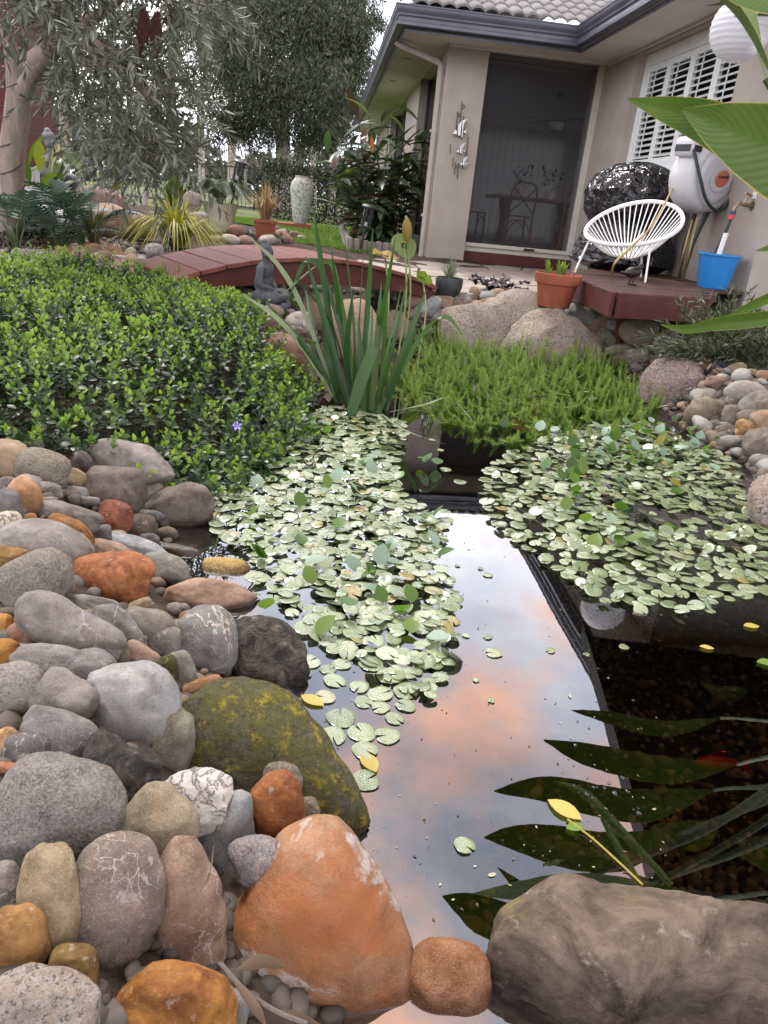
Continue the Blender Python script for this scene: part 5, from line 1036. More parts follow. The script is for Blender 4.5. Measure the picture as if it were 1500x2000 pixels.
# ---- timber log edging of the shrub bed
LOGM = wood_mat('grey_log', (.13, .115, .10), (.26, .235, .21), .8, (30, 30, 3))
def log_edge():
    a, b_ = hit(682, 492), hit(808, 505); a2 = hit(668, 462)
    e = thing('log_edging', 'short grey upright log edging round the leafy shrub', 'edging', (a[0], a[1], tz(a[0], a[1])))
    P = [a2, a, b_]; k = 0
    for i in range(2):
        L = np.hypot(*(P[i+1]-P[i])[:2]); n = int(L/.085)
        for j in range(n):
            q = P[i]+(P[i+1]-P[i])*(j/n); m = MB(); m.lathe([(0, -.1), (.04, -.1), (.042, .13), (.036, .142), (0, .144)], 10, None, False)
            m.build('log', LOGM, e, smooth=True).location = (q[0]-a[0], q[1]-a[1], tz(q[0], q[1])-tz(a[0], a[1])+random.uniform(-.012, .012))
log_edge()
# ---- pool style fence along the park
def make_fence():
    FMt = simple('black_fence_paint', (.02, .022, .024), .5); A0, A1 = np.array([-13, 22.0]), np.array([-.5, 23.5]); L = np.hypot(*(A1-A0)); az = math.atan2(*(A1-A0)[::-1])
    f = thing('fence', 'dark metal picket fence between garden and park', 'fence', (A0[0], A0[1], .30), az); n = int(L/2.3)+1
    for i in range(n+1): MB().box((i*L/n-.03, -.03, 0), (i*L/n+.03, .03, 1.28)).build('post', FMt, f)
    for z in (.12, 1.16): MB().box((0, -.018, z), (L, .018, z+.04)).build('rail', FMt, f)
    pm = MB(); pm.box((-.008, -.008, .1), (.008, .008, 1.17)); me = pm.mesh('picket'); me.materials.append(FMt)
    k = int(L/.115)
    for i in range(k): link('picket', me, None, f, ((i+.5)*L/k, 0, 0))
make_fence()
# ---- red shed corner behind the olive trunk
def make_shed():
    P = D(60, 288, 10.5); s = thing('garden_shed', 'dark red timber shed behind the olive trunk', 'shed', (P[0], P[1], tz(P[0], P[1])-.05), rad(14)); SR = wood_mat('shed_red', (.06, .016, .014), (.12, .03, .026), .6)
    for i in range(9): MB().box((-2.0, .0, .45+i*.2), (0, .02, .645+i*.2)).build('board', SR, s)
    for i in range(9): MB().box((-.02, .022, .45+i*.2), (0, 1.6, .645+i*.2)).build('board', SR, s)
    MB().box((-1.98, .03, 0), (-.03, 1.6, .46)).build('footing', simple('pale_footing', (.5, .5, .5), .7), s); MB().box((-2.2, -.2, 2.25), (.2, 1.8, 2.32)).build('roof', FMT2, s)
FMT2 = simple('shed_roof_metal', (.12, .12, .13), .5); make_shed()
# ---- rusty bird ring in the olive
def bird_ring():
    C = D(296, 38, 5.0); RU = simple('rust_metal', (.055, .016, .013), .7, .3, .3, var=.5, scale=40); r = thing('bird_ring_ornament', 'rusty metal ring with two perched birds hanging in the olive tree', 'ornament', tuple(C), rad(-8)); r.rotation_euler = (0, rad(5), rad(-10))
    m = MB(); m.tube([(.118*math.cos(a), 0, .118*math.sin(a)) for a in np.linspace(0, 6.283, 41)], .005, 8, False); m.build('ring', RU, r, smooth=True)
    out = [(-.010, -.085), (.0, -.03), (.030, .0), (.040, .045), (.030, .085), (.018, .115), (.0, .128), (-.018, .118), (-.026, .105), (-.022, .085), (-.032, .045), (-.030, .0), (-.018, -.04)]
    for x, s in ((-.048, 1), (.032, -1)):
        m = MB(); n = len(out); m.add([(x+s*a*1.05, -.006, -.10+b_*1.15) for a, b_ in out]+[(x+s*a*1.05, .006, -.10+b_*1.15) for a, b_ in out], [tuple(range(n)), tuple(range(n, 2*n))[::-1]]+[(i, (i+1) % n, n+(i+1) % n, n+i) for i in range(n)]); m.build('bird', RU, r, bevel=.0025)
    m = MB(); m.tube([(0, 0, .118), (.0, 0, .5)], .002, 5); m.build('wire', BLK, r)
bird_ring()
# ---- guessed dark roof out of frame, added to darken what the pond mirrors
def darkening_roof():
    up = lambda px, py, z: np.array([*G(px, py, -z)[:2], z]); z = 2.62; a, b_ = up(1160, 1290, z), up(1222, 1500, z); d = (b_-a)/np.linalg.norm(b_-a); a = a-d*.42; b_ = a+d*2.75; n = np.array([-d[1], d[0], 0]); n = n if n[0] > 0 else -n
    t = thing('darkening_roof', 'unseen dark roof added to darken the pond reflection', 'darkening_roof', tuple(a), math.atan2(d[1], d[0])); L = float(np.linalg.norm(b_-a)); s = 1 if np.cross(d, n)[2] > 0 else -1; VM = simple('darkening_roof_timber', (.016, .012, .010), .7, .2)
    for i in range(16): y0 = s*(i*.16); MB().box((0, min(y0, y0+s*.152), 0), (L, max(y0, y0+s*.152), .03)).build('lining_board', VM, t)
    MB().box((0, min(0, s*2.6), .032), (L, max(0, s*2.6), .05)).build('roof_sheet', VM, t)
    MB().box((0, min(-s*.05, 0)-.001, -.10), (L, max(-s*.05, 0)-.001, .06)).build('edge_beam', VM, t)
    for x in (.1, L-.1): MB().box((x-.05, min(s*2.2, s*2.3), -2.5), (x+.05, max(s*2.2, s*2.3), -.001)).build('post', VM, t)
darkening_roof()
# ------------------------------------------------------------------ plants
def ribbon(P, Wd, side=None, fold=.12, cols=2, rndv=None):
    """blade along points P (world), full widths Wd; side: fixed side vector or None"""
    P = np.asarray(P, float); n = len(P); T = np.gradient(P, axis=0); T /= np.linalg.norm(T, axis=1)[:, None]+1e-9; V = []; F = []
    Wd = np.interp(np.linspace(0, 1, n), np.linspace(0, 1, len(Wd)), Wd)
    for i in range(n):
        s = np.cross(T[i], [0, 0, 1.]) if side is None else np.asarray(side, float)
        s = s-T[i]*(s@T[i]); s /= np.linalg.norm(s)+1e-9; nn = np.cross(s, T[i])
        for j in range(cols+1):
            a = j/cols*2-1; V.append(P[i]+s*a*Wd[i]*.5+nn*fold*abs(a)*Wd[i]*.5)
    c = cols+1
    for i in range(n-1):
        for j in range(cols): F.append((i*c+j, i*c+j+1, (i+1)*c+j+1, (i+1)*c+j))
    return np.array(V), np.array(F)
def blade_obj(name, P, Wd, mat, parent, **kw):
    V, F = ribbon(P, Wd, **kw); off = np.array(parent.location) if parent is not None else 0
    return link(name, mesh_np(name, V-off, F), mat, parent)
def merge(parts):
    V = []; F = []; R = []; n = 0
    for v, f, r in parts: V.append(v); F.append(np.asarray(f)+n); R.append(np.full(len(v), r) if np.isscalar(r) else r); n += len(v)
    return np.vstack(V), np.vstack(F), np.concatenate(R)
def stuff(name, V, F, R, mat, label, cat, parent=None):
    o = link(name, mesh_np(name, V, F, rnd=R), mat, parent)
    if parent is None: tag(o, label, cat)
    o['kind'] = 'stuff'; return o
def rdirs(n, r=RNG): v = r.normal(size=(n, 3)); return v/np.linalg.norm(v, axis=1)[:, None]

# ---- periwinkle bank
PERI = np.array([(*G(*p)[:2],) for p in [(0,532,.3),(130,528,.3),(250,545,.28),(400,605,.2),(480,655,.14),(570,715,.08),(600,765,.05),(575,820,.04),(540,868,.04),(450,930,.05),(360,930,.1),(300,885,.14),(170,868,.16),(0,855,.2)]]+[(-1.9, 2.0), (-3.2, 3.4), (-3.3, 4.6)])
def poly_sd(x, y, poly):
    d = np.full(np.shape(x), 1e9)
    for i in range(len(poly)):
        d = np.minimum(d, seg_d(x, y, poly[i], poly[(i+1) % len(poly)]))
    return np.where(in_poly(x, y, poly), d, -d)
def make_periwinkle():
    r = np.random.default_rng(11); n = 3300; x = r.uniform(-3.4, -.2, n*4); y = r.uniform(1.7, 5.0, n*4); e = poly_sd(x, y, PERI); k = np.where(e > -.05)[0][:n]; x, y, e = x[k], y[k], e[k]
    lo = np.sin(x*4.1+np.sin(y*2.3))*np.sin(y*3.7+x*1.5); hm = (.07+.09*np.exp(-((y-2.95+.25*x)/.55)**2))*sstep(-.06, .28, e)+.04*lo+.03*np.sin(x*11+y*7)*np.sin(y*9-x*3); z = np.maximum(terr(x, y), 0)+np.maximum(hm, .01); B = np.stack([x, y, z], 1)
    out = np.stack([np.where(e < .25, .8, .1)*r.normal(.3, .5, len(x)), np.where(e < .25, -.8, -.1)*r.uniform(0, 1, len(x)), r.uniform(.5, 1.2, len(x))], 1); out += r.normal(0, .32, out.shape); out /= np.linalg.norm(out, axis=1)[:, None]
    tone0 = r.normal(0, .10, len(B)); leaf = leaf_vf(1, .58, 3, .25, .18, shape=.85); T = []; M = []; S_ = []; R = []
    for lv in range(6):
        t = lv*.021; a0 = r.uniform(0, 6.28, len(B)) if lv == 0 else a0+1.57+r.normal(0, .25, len(B))
        u = np.cross(out, [0.3, .1, 1]); u /= np.linalg.norm(u, axis=1)[:, None]; w = np.cross(out, u); q = np.cos(a0)[:, None]*u+np.sin(a0)[:, None]*w
        for sg in (-1, 1):
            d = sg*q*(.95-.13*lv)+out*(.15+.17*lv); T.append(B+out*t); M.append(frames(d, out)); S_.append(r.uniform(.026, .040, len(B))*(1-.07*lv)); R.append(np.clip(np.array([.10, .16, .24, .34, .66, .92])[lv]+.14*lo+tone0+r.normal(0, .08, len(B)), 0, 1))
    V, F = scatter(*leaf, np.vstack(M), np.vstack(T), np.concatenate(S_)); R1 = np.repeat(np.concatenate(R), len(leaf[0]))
    # darker leaves inside the bank
    m = 26000; x2 = r.uniform(-3.4, -.2, m*3); y2 = r.uniform(1.7, 5.0, m*3); e2 = poly_sd(x2, y2, PERI); k = np.where(e2 > -.03)[0][:m]; x2, y2, e2 = x2[k], y2[k], e2[k]
    z2 = np.maximum(terr(x2, y2), 0)+r.uniform(.0, 1, len(x2))*np.maximum(.02, .095*sstep(-.06, .35, e2)); d = rdirs(len(x2), r); d[:, 2] = np.abs(d[:, 2])*.5
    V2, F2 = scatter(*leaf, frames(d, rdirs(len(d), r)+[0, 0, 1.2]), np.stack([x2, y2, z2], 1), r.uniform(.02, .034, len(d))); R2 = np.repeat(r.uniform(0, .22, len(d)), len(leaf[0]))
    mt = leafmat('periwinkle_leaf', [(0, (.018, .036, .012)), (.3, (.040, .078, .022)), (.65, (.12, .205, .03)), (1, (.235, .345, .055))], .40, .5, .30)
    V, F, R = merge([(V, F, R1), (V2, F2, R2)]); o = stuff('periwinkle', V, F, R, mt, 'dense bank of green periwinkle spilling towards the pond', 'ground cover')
    fm = simple('violet_petal', (.30, .27, .62), .6, .2, var=.2, bump=0)
    for (px, py) in [(378, 640), (402, 646), (412, 603), (466, 840), (332, 566), (355, 568), (505, 772), (530, 725), (498, 735)]:
        P = hit(px, py, .15); mb = MB()
        for j in range(5):
            a = 2*math.pi*j/5; mb.add([(0, 0, 0), (.013*math.cos(a-.45), .013*math.sin(a-.45), .006), (.019*math.cos(a), .019*math.sin(a), .004), (.013*math.cos(a+.45), .013*math.sin(a+.45), .006)], [(0, 1, 2, 3)])
        mb.tube([(0, 0, -.03), (0, 0, 0)], .0025, 5); f = mb.build('flower', fm, o); f.location = tuple(P+[0, -.02, .02]); f.rotation_euler = (rad(50), random.uniform(-.4, .4), random.uniform(0, 6))
make_periwinkle()

# ---- iris clump
IRIS = leafmat('iris_blade', [(0, (.018, .052, .02)), (.6, (.045, .105, .03)), (1, (.085, .15, .04))], .42, .4, .25, src='obj'); IRISP = leafmat('pale_blade', [(0, (.20, .25, .15)), (1, (.30, .34, .22))], .5, .3, .25, src='obj')
def make_iris():
    b = G(712, 795, 0); c = thing('iris_clump', 'tall iris clump with sword leaves standing in the pond', 'iris', tuple(b))
    main = [((668,775),(640,600),(611,398)), ((690,790),(690,640),(669,434)), ((705,795),(715,640),(728,446)), ((720,795),(742,650),(772,466)), ((735,795),(768,680),(800,528)), ((738,800),(790,680),(832,566)), ((745,795),(800,700),(866,622)), ((680,790),(640,650),(597,500)), ((695,795),(668,640),(648,490)), ((700,800),(680,660),(658,536)), ((725,795),(735,680),(745,550)),
        ((685,785),(648,640),(560,520)), ((660,780),(612,700),(520,590)), ((672,785),(632,690),(575,650)), ((715,795),(722,700),(727,600)), ((690,795),(676,700),(690,560)), ((730,800),(752,700),(784,560)), ((655,770),(622,690),(596,560)), ((700,795),(700,690),(712,470)), ((748,795),(772,740),(815,640)), ((665,780),(640,700),(628,600)), ((742,800),(748,690),(757,560)), ((710,800),(706,720),(700,620)), ((676,790),(655,720),(640,560))]
    for i, (a, m_, t) in enumerate(main):
        base = float(np.linalg.norm(G(a[0], a[1]+6, 0)-CP)); dd = (random.uniform(-.12, .18), random.uniform(-.2, .25)); P = bez([D(a[0], a[1]+8, base), D(*m_, base+dd[0]), D(*t, base+dd[1])], 9)
        sd = CR*math.cos(i*1.3)+CF*math.sin(i*1.3)*.8; blade_obj('blade', P, [.022, .032, .034, .03, .022, .003], IRIS, c, side=sd, fold=.22)
    for P in ([(655,770,0),(590,600,.05),(545,520,.08),(487,463,.1)], [(650,775,0),(600,690,.0),(540,620,-.05),(472,574,-.08)], [(700,780,0),(640,560,.05),(600,510,.05),(560,590,.05)], [(690,780,0),(660,560,.1),(632,512,.1),(545,580,.0)], [(745,790,0),(820,660,.0),(868,618,0),(905,655,.02)]):
        base = float(np.linalg.norm(G(690, 790, 0)-CP)); blade_obj('blade', bez([D(x, y, base+d) for x, y, d in P], 8), [.012, .022, .024, .02, .003], IRISP if P[-1][0] < 900 and P[-1][0] < 500 else IRIS, c, side=CR*.8+CU*.5, fold=.1)
    bb = float(np.linalg.norm(G(684, 815, 0)-CP)); blade_obj('blade', bez([D(684, 816, bb), D(705, 745, bb-.02), D(726, 690, bb-.03), D(733, 678, bb-.03)], 6), [.045, .055, .05, .03], IRIS, c, side=CR, fold=.05)
    for pts in ([(745,808),(790,840),(870,868)], [(760,805),(830,790),(880,778),(930,830)]): blade_obj('blade', bez([G(x, y, .01+.05*(i == 1)) for i, (x, y) in enumerate(pts)], 6), [.012, .016, .012, .002], IRISP, c, fold=.05)
make_iris()
# ---- lotus leaves beside the iris
LOTUS = leafmat('lotus_leaf', [(0, (.15, .20, .07)), (1, (.24, .30, .12))], .6, .25, .3, src='obj'); LOTUSD = leafmat('withered_lotus', [(0, (.34, .14, .03)), (.5, (.30, .22, .06)), (1, (.20, .06, .02))], .6, .25, .25, src='noise')
def wavy_disc(R, cup, wav, n=28, rings=4, seed=0, squash=1.):
    V = [(0, 0, 0)]; F = []; rr = random.Random(seed); ph = [rr.uniform(0, 6) for _ in range(3)]
    for j in range(1, rings+1):
        for i in range(n):
            a = 2*math.pi*i/n; q = j/rings; r = R*q*(1+.06*math.sin(3*a+ph[0])); V.append((r*math.cos(a), r*squash*math.sin(a), cup*q*q*R+wav*R*q*q*math.sin(4*a+ph[1])+wav*.5*R*q*math.sin(7*a+ph[2])))
    for i in range(n): F.append((0, 1+i, 1+(i+1) % n, 1+(i+1) % n))
    for j in range(rings-1):
        for i in range(n): a = 1+j*n; F.append((a+i, a+(i+1) % n, a+n+(i+1) % n, a+n+i))
    return np.array(V), [f if f[2] != f[3] else f[:3] for f in F]
def make_lotus():
    b = G(770, 700, .0); c = thing('lotus_plant', 'lotus with withered orange leaf and curled bud leaf behind the iris', 'water plant', tuple(b)); d0 = float(np.linalg.norm(b-CP))+.25
    def leaf(px, py, R, cup, wav, rot, mat, dd=0, sq=1.):
        V, F = wavy_disc(R, cup, wav, seed=px, squash=sq); P = D(px, py, d0+dd); o = link('leaf', mesh_np('leaf', V, F), mat, c, tuple(P-b), [rad(a) for a in rot]); return P
    P1 = leaf(752, 500, .095, .12, .10, (12, 8, 20), LOTUSD, .1); P2 = leaf(826, 545, .06, .2, .12, (-30, 35, 10), leafmat('lotus_green', [(0, (.10, .17, .03)), (1, (.17, .25, .04))], .5, .3, .35, src='obj'), .05)
    P3 = leaf(790, 480, .095, .1, .05, (70, 35, -20), LOTUS, .15, .7)
    V = []; F = []; n = 16; prof = [(.004, 0), (.02, .02), (.032, .06), (.034, .09), (.026, .125), (.012, .15), (.003, .165)]; mb = MB(); mb.lathe(prof, n, None, False); o = mb.build('bud_leaf', LOTUSD, c, smooth=True); Pb = D(796, 475, d0+.1); o.location = tuple(Pb-b); o.rotation_euler = (0, rad(-8), 0)
    for P, px in ((P1, 745), (P2, 815), (P3, 775), (Pb, 785)):
        g = G(px, 715, 0); mb = MB(); mb.tube(bez([g-b, (g+P)/2-b+np.array([.03, 0, .05]), P-b], 6), .006, 6); mb.build('stalk', LOTUS, c, smooth=True)
make_lotus()

# ---- water weed (parrot feather)
def make_weed():
    r = np.random.default_rng(5); poly = np.array([G(*p, 0)[:2] for p in [(775,720),(860,680),(1000,700),(1170,705),(1255,750),(1290,795),(1225,845),(1110,866),(960,858),(860,822),(785,775)]])
    n = 900; x = r.uniform(poly[:, 0].min(), poly[:, 0].max(), n*4); y = r.uniform(poly[:, 1].min(), poly[:, 1].max(), n*4); k = np.where(in_poly(x, y, poly))[0][:n]; x, y = x[k], y[k]; n = len(x); parts = []; T = []; Dd = []; S_ = []; R = []
    back = (y-y.min())/(y.max()-y.min())
    for i in range(n):
        L = r.uniform(.09, .19)*(.7+.5*back[i]); lean = r.normal([-.25, -.9*(1-back[i])**1.5-.1, 0], [.45, .35, 0]); b0 = np.array([x[i], y[i], -.01]); m1 = b0+lean*L*.75+[0, 0, L*(.12+.3*back[i])]; m2 = b0+lean*L*1.0+[0, 0, L*(.30+.62*back[i]**.6)]
        P = bez([b0, m1, m2], 6); V, F = tube_vf(P, np.linspace(.0035, .0018, len(P)), 4, False); rv = r.uniform(.55, 1); parts.append((np.array(V), np.array(F), min(1., rv+.15)))
        m = int(L/.012); tt = np.linspace(.25, 1, m); Q = np.stack([np.interp(tt*(len(P)-1), np.arange(len(P)), P[:, c]) for c in range(3)], 1); tg = np.gradient(P, axis=0); tg = np.stack([np.interp(tt*(len(P)-1), np.arange(len(P)), tg[:, c]) for c in range(3)], 1); tg /= np.linalg.norm(tg, axis=1)[:, None]
        u = np.cross(tg, [.2, 1, .1]); u /= np.linalg.norm(u, axis=1)[:, None]; w = np.cross(tg, u); nw = 8
        for j in range(nw):
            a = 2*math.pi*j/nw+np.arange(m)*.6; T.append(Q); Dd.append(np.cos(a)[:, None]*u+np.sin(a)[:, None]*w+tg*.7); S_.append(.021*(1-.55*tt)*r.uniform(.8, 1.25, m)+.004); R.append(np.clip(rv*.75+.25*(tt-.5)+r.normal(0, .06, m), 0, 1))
    lf = (np.array([(-.03, 0, 0), (.03, 0, 0), (.06, .5, .03), (-.06, .5, .03), (0, 1, -.02), (0, 1, -.02)]), np.array([(0, 1, 2, 3), (3, 2, 4, 5)]))
    T = np.vstack(T); V, F = scatter(*lf, frames(np.vstack(Dd)), T, np.concatenate(S_)); parts.append((V, F, np.repeat(np.concatenate(R), 6)))
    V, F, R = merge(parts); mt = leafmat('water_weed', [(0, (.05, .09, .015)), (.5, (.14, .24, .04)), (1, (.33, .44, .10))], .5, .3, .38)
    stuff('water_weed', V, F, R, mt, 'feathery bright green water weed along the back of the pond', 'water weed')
    # a few stems that lean out by themselves
make_weed()

# ---- lily pads
def pad_mesh(name, seed, notch=True):
    r = random.Random(seed); n = 22; V = [(0, 0, .0)]; F = []; ph = r.uniform(0, 6); el = r.uniform(.80, .98)
    for j, q in ((1, .55), (2, .92), (3, 1.0)):
        for i in range(n):
            a = math.pi*.5+.16+(2*math.pi-.32)*i/(n-1) if notch else 2*math.pi*i/n; k = q*(1+.035*math.sin(3*a+ph)+.02*math.sin(5*a))
            if notch and i in (0, n-1): k *= .93
            V.append((k*math.cos(a)*el, k*math.sin(a), .03*math.sin(2*a+ph)*q-(.035 if j == 3 else 0)+.02*q))
    e = n-1 if notch else n
    for i in range(e): F.append((0, 1+i, 1+(i+1) % n))
    for j in range(2):
        for i in range(e): a = 1+j*n; F.append((a+i, a+n+i, a+n+(i+1) % n, a+(i+1) % n))
    return mesh_np(name, V, F)
def padmat(name, src, lo, mid, hi, rough=.26):
    t = NT(name); c = t.coord()
    a = t.n('Attribute', attribute_name='rnd').outputs['Fac'] if src == 'attr' else t.n('ObjectInfo').outputs['Random']
    col = t.ramp(a, [(0, lo), (.5, mid), (.93, hi), (.97, (.30, .24, .07))]); sc = 1.0 if src == 'obj' else 30.
    col = t.mix(t.ramp(t.noise(c, 4.5*sc if src == 'obj' else 60, 5, .65), [(.35, 0.), (.7, .5)]), col, lo); col = t.mix(t.ramp(t.noise(c, 22*sc if src == 'obj' else 300, 3, .6), [(.60, 0.), (.70, .6)]), col, (.06, .075, .03))
    p = t.principled(col, rough, .8, 0, t.bump(t.noise(c, 7*sc if src == 'obj' else 120, 4), .25, .06 if src == 'obj' else .002), Coat_Weight=.8, Coat_Roughness=.12); tr = t.n('BsdfTranslucent'); t.L.new(col, tr.inputs[0]); ms = t.n('MixShader'); ms.inputs[0].default_value = .15
    t.L.new(p.outputs[0], ms.inputs[1]); t.L.new(tr.outputs[0], ms.inputs[2]); t.L.new(ms.outputs[0], t.out.inputs[0]); return t.m
PADC = ((.125, .175, .072), (.25, .31, .165), (.40, .45, .30))
def make_pads():
    r = np.random.default_rng(31)
    left = [(420,965),(470,905),(545,862),(620,800),(690,800),(790,830),(785,880),(765,935),(800,985),(875,1010),(860,1080),(895,1175),(885,1280),(850,1370),(770,1340),(690,1300),(600,1245),(560,1190),(490,1165),(500,1110),(470,1080),(410,1040)]
    right = [(960,905),(1050,865),(1150,835),(1250,825),(1330,855),(1450,905),(1475,1000),(1530,1040),(1530,1160),(1440,1165),(1385,1205),(1200,1195),(1120,1145),(1020,1085),(950,1005),(940,965)]
    M = [pad_mesh('pad', s) for s in (1, 2, 3, 4)]; om = padmat('lily_pad', 'obj', *PADC); am = padmat('lily_pad_mass', 'attr', *PADC)
    for m_ in M: m_.materials.append(om)
    LM = {'left': [((440, 1120), 'beside the golden yellow rock'), ((600, 860), 'below the iris clump'), ((540, 960), 'beside the periwinkle'), ((820, 1050), 'at its edge facing the open water'), ((680, 1080), 'in the middle of the mass'), ((560, 1210), 'beside the black wet boulder'), ((780, 1270), 'at its lower tip')],
        'right': [((980, 970), 'at its edge facing the open water'), ((1120, 900), 'round the orange leaf'), ((1300, 880), 'by the right bank'), ((1200, 1050), 'in the middle of the mass'), ((1250, 1180), 'at its lower fringe'), ((1460, 1080), 'beside the right edge boulder')]}
    def zone(where, x, y):
        for k in LM:
            if 'raft '+k in where:
                p = proj(np.array([x, y, 0])); q = min(LM[k], key=lambda e: (e[0][0]-p[0])**2+((e[0][1]-p[1])*1.5)**2); return 'lily pad of the '+k+' raft '+q[1]
        return where
    pads = []                              # x, y, radius, where, z
    def field(poly, n, where, smin, smax, sep, cond=None):
        W_ = np.array([G(*p, 0)[:2] for p in poly]); k = 0; mine = []
        for _ in range(n*10):
            if k >= n: break
            x, y = r.uniform(W_[:, 0].min(), W_[:, 0].max()), r.uniform(W_[:, 1].min(), W_[:, 1].max())
            if not in_poly(np.array([x]), np.array([y]), W_)[0] or (cond and not cond(x, y)): continue
            s = r.uniform(smin, smax)*.5
            if mine:
                q = np.array(mine); d = np.hypot(q[:, 0]-x, q[:, 1]-y)
                if (d < sep*(s+q[:, 2])).any(): continue
            mine.append((x, y, s)); k += 1
        for x, y, s in mine: pads.append((x, y, s, where))
    gap = G(1300, 1010, 0)
    field(left, 1000, 'pale green lily pad in the raft left of the open water', .026, .058, .46)
    field(right, 1150, 'pale green lily pad in the raft right of the open water', .026, .056, .46, lambda x, y: not (abs(x-gap[0]) < .16 and abs(y-gap[1]) < .10 and r.random() < .85) and not (proj(np.array([x, y, 0]))[0] > 1280 and r.random() < .05))
    field([(575,1290),(780,1300),(840,1390),(780,1420),(720,1470),(700,1500),(640,1450),(600,1380)], 26, 'lily pad drifting on the peach reflection below the left raft', .036, .060, .85)
    field([(880,1060),(960,1110),(980,1250),(930,1360),(880,1250)], 9, 'small lily pad drifting right of the left raft', .016, .040, 1.5)
    field([(690,1490),(730,1490),(760,1530),(720,1550)], 2, 'lily pad drifting beside the moss covered boulder', .045, .055, 1.0)
    for (px, py, s) in [(870, 918, .045), (898, 942, .05), (845, 860, .03), (860, 880, .03), (907, 1653, .034), (960, 1370, .016), (1075, 1272, .022), (930, 1330, .014), (1145, 1280, .016), (1218, 1265, .024)]: q = G(px, py, 0); pads.append((q[0], q[1], s*.5, 'single small pad floating on the open dark water'))
    pads = [p for p in pads if pond_sd(np.array([p[0]]), np.array([p[1]]))[0] < -.01]
    size = [p[2]/np.linalg.norm(np.array([p[0], p[1], -CAM_H])) for p in pads]; order = np.argsort(size)[::-1]; T = []; Mm = []; sc = []
    for rank, i in enumerate(order):
        x, y, s, where = pads[i]; lonely = 'raft right' not in where and 'raft left' not in where
        z = .003 if lonely else .003+r.random()*.014; tl = .02 if lonely else (.10 if r.random() < .75 else .32); e = (r.normal(0, tl), r.normal(0, tl), r.uniform(0, 6.28))
        if rank < 300 or lonely:
            o = link('lily_pad', M[int(r.integers(4))], None, None, (x, y, z), e); o.scale = (s, s, s*.9); tag(o, zone(where, x, y), 'lily pad', 'lily pads')
        else: T.append((x, y, z)); Mm.append(np.array(Euler(e).to_matrix())); sc.append(s)
    V0, F0 = mesh_vf_tri(M[0]); V, F = scatter(V0, F0, np.array(Mm), np.array(T), sc)
    o = stuff('lily_pads', V, F, np.repeat(r.random(len(T)), len(V0)), am, 'mass of smaller lily pads filling both rafts', 'lily pads')
    # leaves that stand up out of the rafts
    UPm = leafmat('raised_lily_leaf', [(0, (.045, .105, .022)), (.6, (.10, .19, .03)), (.96, (.16, .24, .05)), (1, (.36, .20, .03))], .35, .5, .4, src='obj'); UPg = leafmat('raised_lily_leaf_bluish', [(0, (.17, .26, .18)), (1, (.27, .37, .28))], .35, .5, .2, src='obj')
    LV, LF = leaf_vf(1, .82, 6, .15, .12, shape=.8); lm1, lm2 = mesh_np('raised_leaf', LV, LF), mesh_np('raised_leaf', LV, LF); lm1.materials.append(UPm); lm2.materials.append(UPg)
    def up(px, py, where, blue=.3):
        q = G(px, py, 0); o = link('raised_lily_leaf', lm2 if r.random() < blue else lm1, None, None, (q[0], q[1], r.uniform(.005, .03)), (rad(r.uniform(15, 70)), 0, r.uniform(0, 6.28))); s = r.uniform(.042, .062); o.scale = (s, s, s); tag(o, where, 'lily leaf', 'raised lily leaves')
    for _ in range(105): up(r.normal(1225, 75), r.normal(878, 30), 'upright lily leaf in the clump by the right bank', .45)
    for _ in range(24): up(r.normal(1115, 22), r.normal(938, 26), 'upright lily leaf in the clump with an orange leaf', .15)
    for _ in range(58): t = r.random(); up(610-t*130+r.normal(0, 18), 830+t*90+r.normal(0, 18), 'upright lily leaf along the periwinkle edge', .3)
    for _ in range(48): up(r.uniform(480, 860), r.uniform(900, 1260), 'upright lily leaf scattered over the left raft', .4)
    for _ in range(14): up(r.uniform(1050, 1400), r.uniform(960, 1130), 'upright lily leaf scattered over the right raft', .3)
def mesh_vf_tri(me):
    me.calc_loop_triangles(); V = np.array([v.co[:] for v in me.vertices], np.float32); return V, np.array([t.vertices[:] for t in me.loop_triangles])
make_pads()

# ---- broad leaves (canna) at the right
def canna_mat():
    t = NT('canna_leaf'); a = t.n('Attribute', attribute_name='lv').outputs['Fac']; ed = t.n('Attribute', attribute_name='edge').outputs['Fac']; c = t.coord()
    w = t.math('SINE', t.math('MULTIPLY', a, 520.)); col = t.mix(t.ramp(t.noise(c, 9, 5), [(.3, 0.), (.7, 1.)]), (.04, .088, .010), (.085, .15, .018)); col = t.mix(t.math('MULTIPLY', t.math('ADD', w, 1.), .08), col, (.16, .24, .05))
    col = t.mix(t.ramp(ed, [(.02, 1.), (.05, 0.)]), col, (.06, .13, .015)); col = t.mix(t.ramp(ed, [(.955, 0.), (.985, 1.)]), col, (.42, .34, .07))
    p = t.principled(col, .4, .45, 0, t.bump(w, .05, .002)); tr = t.n('BsdfTranslucent'); t.L.new(t.mix(1, col, (1.6, 1.5, .5), 'MULTIPLY'), tr.inputs[0]); ms = t.n('MixShader'); ms.inputs[0].default_value = .05
    t.L.new(p.outputs[0], ms.inputs[1]); t.L.new(tr.outputs[0], ms.inputs[2]); t.L.new(ms.outputs[0], t.out.inputs[0]); return t.m
CANNA = canna_mat(); CSTEM = simple('canna_stem', (.05, .08, .022), .5, .4, var=.2)
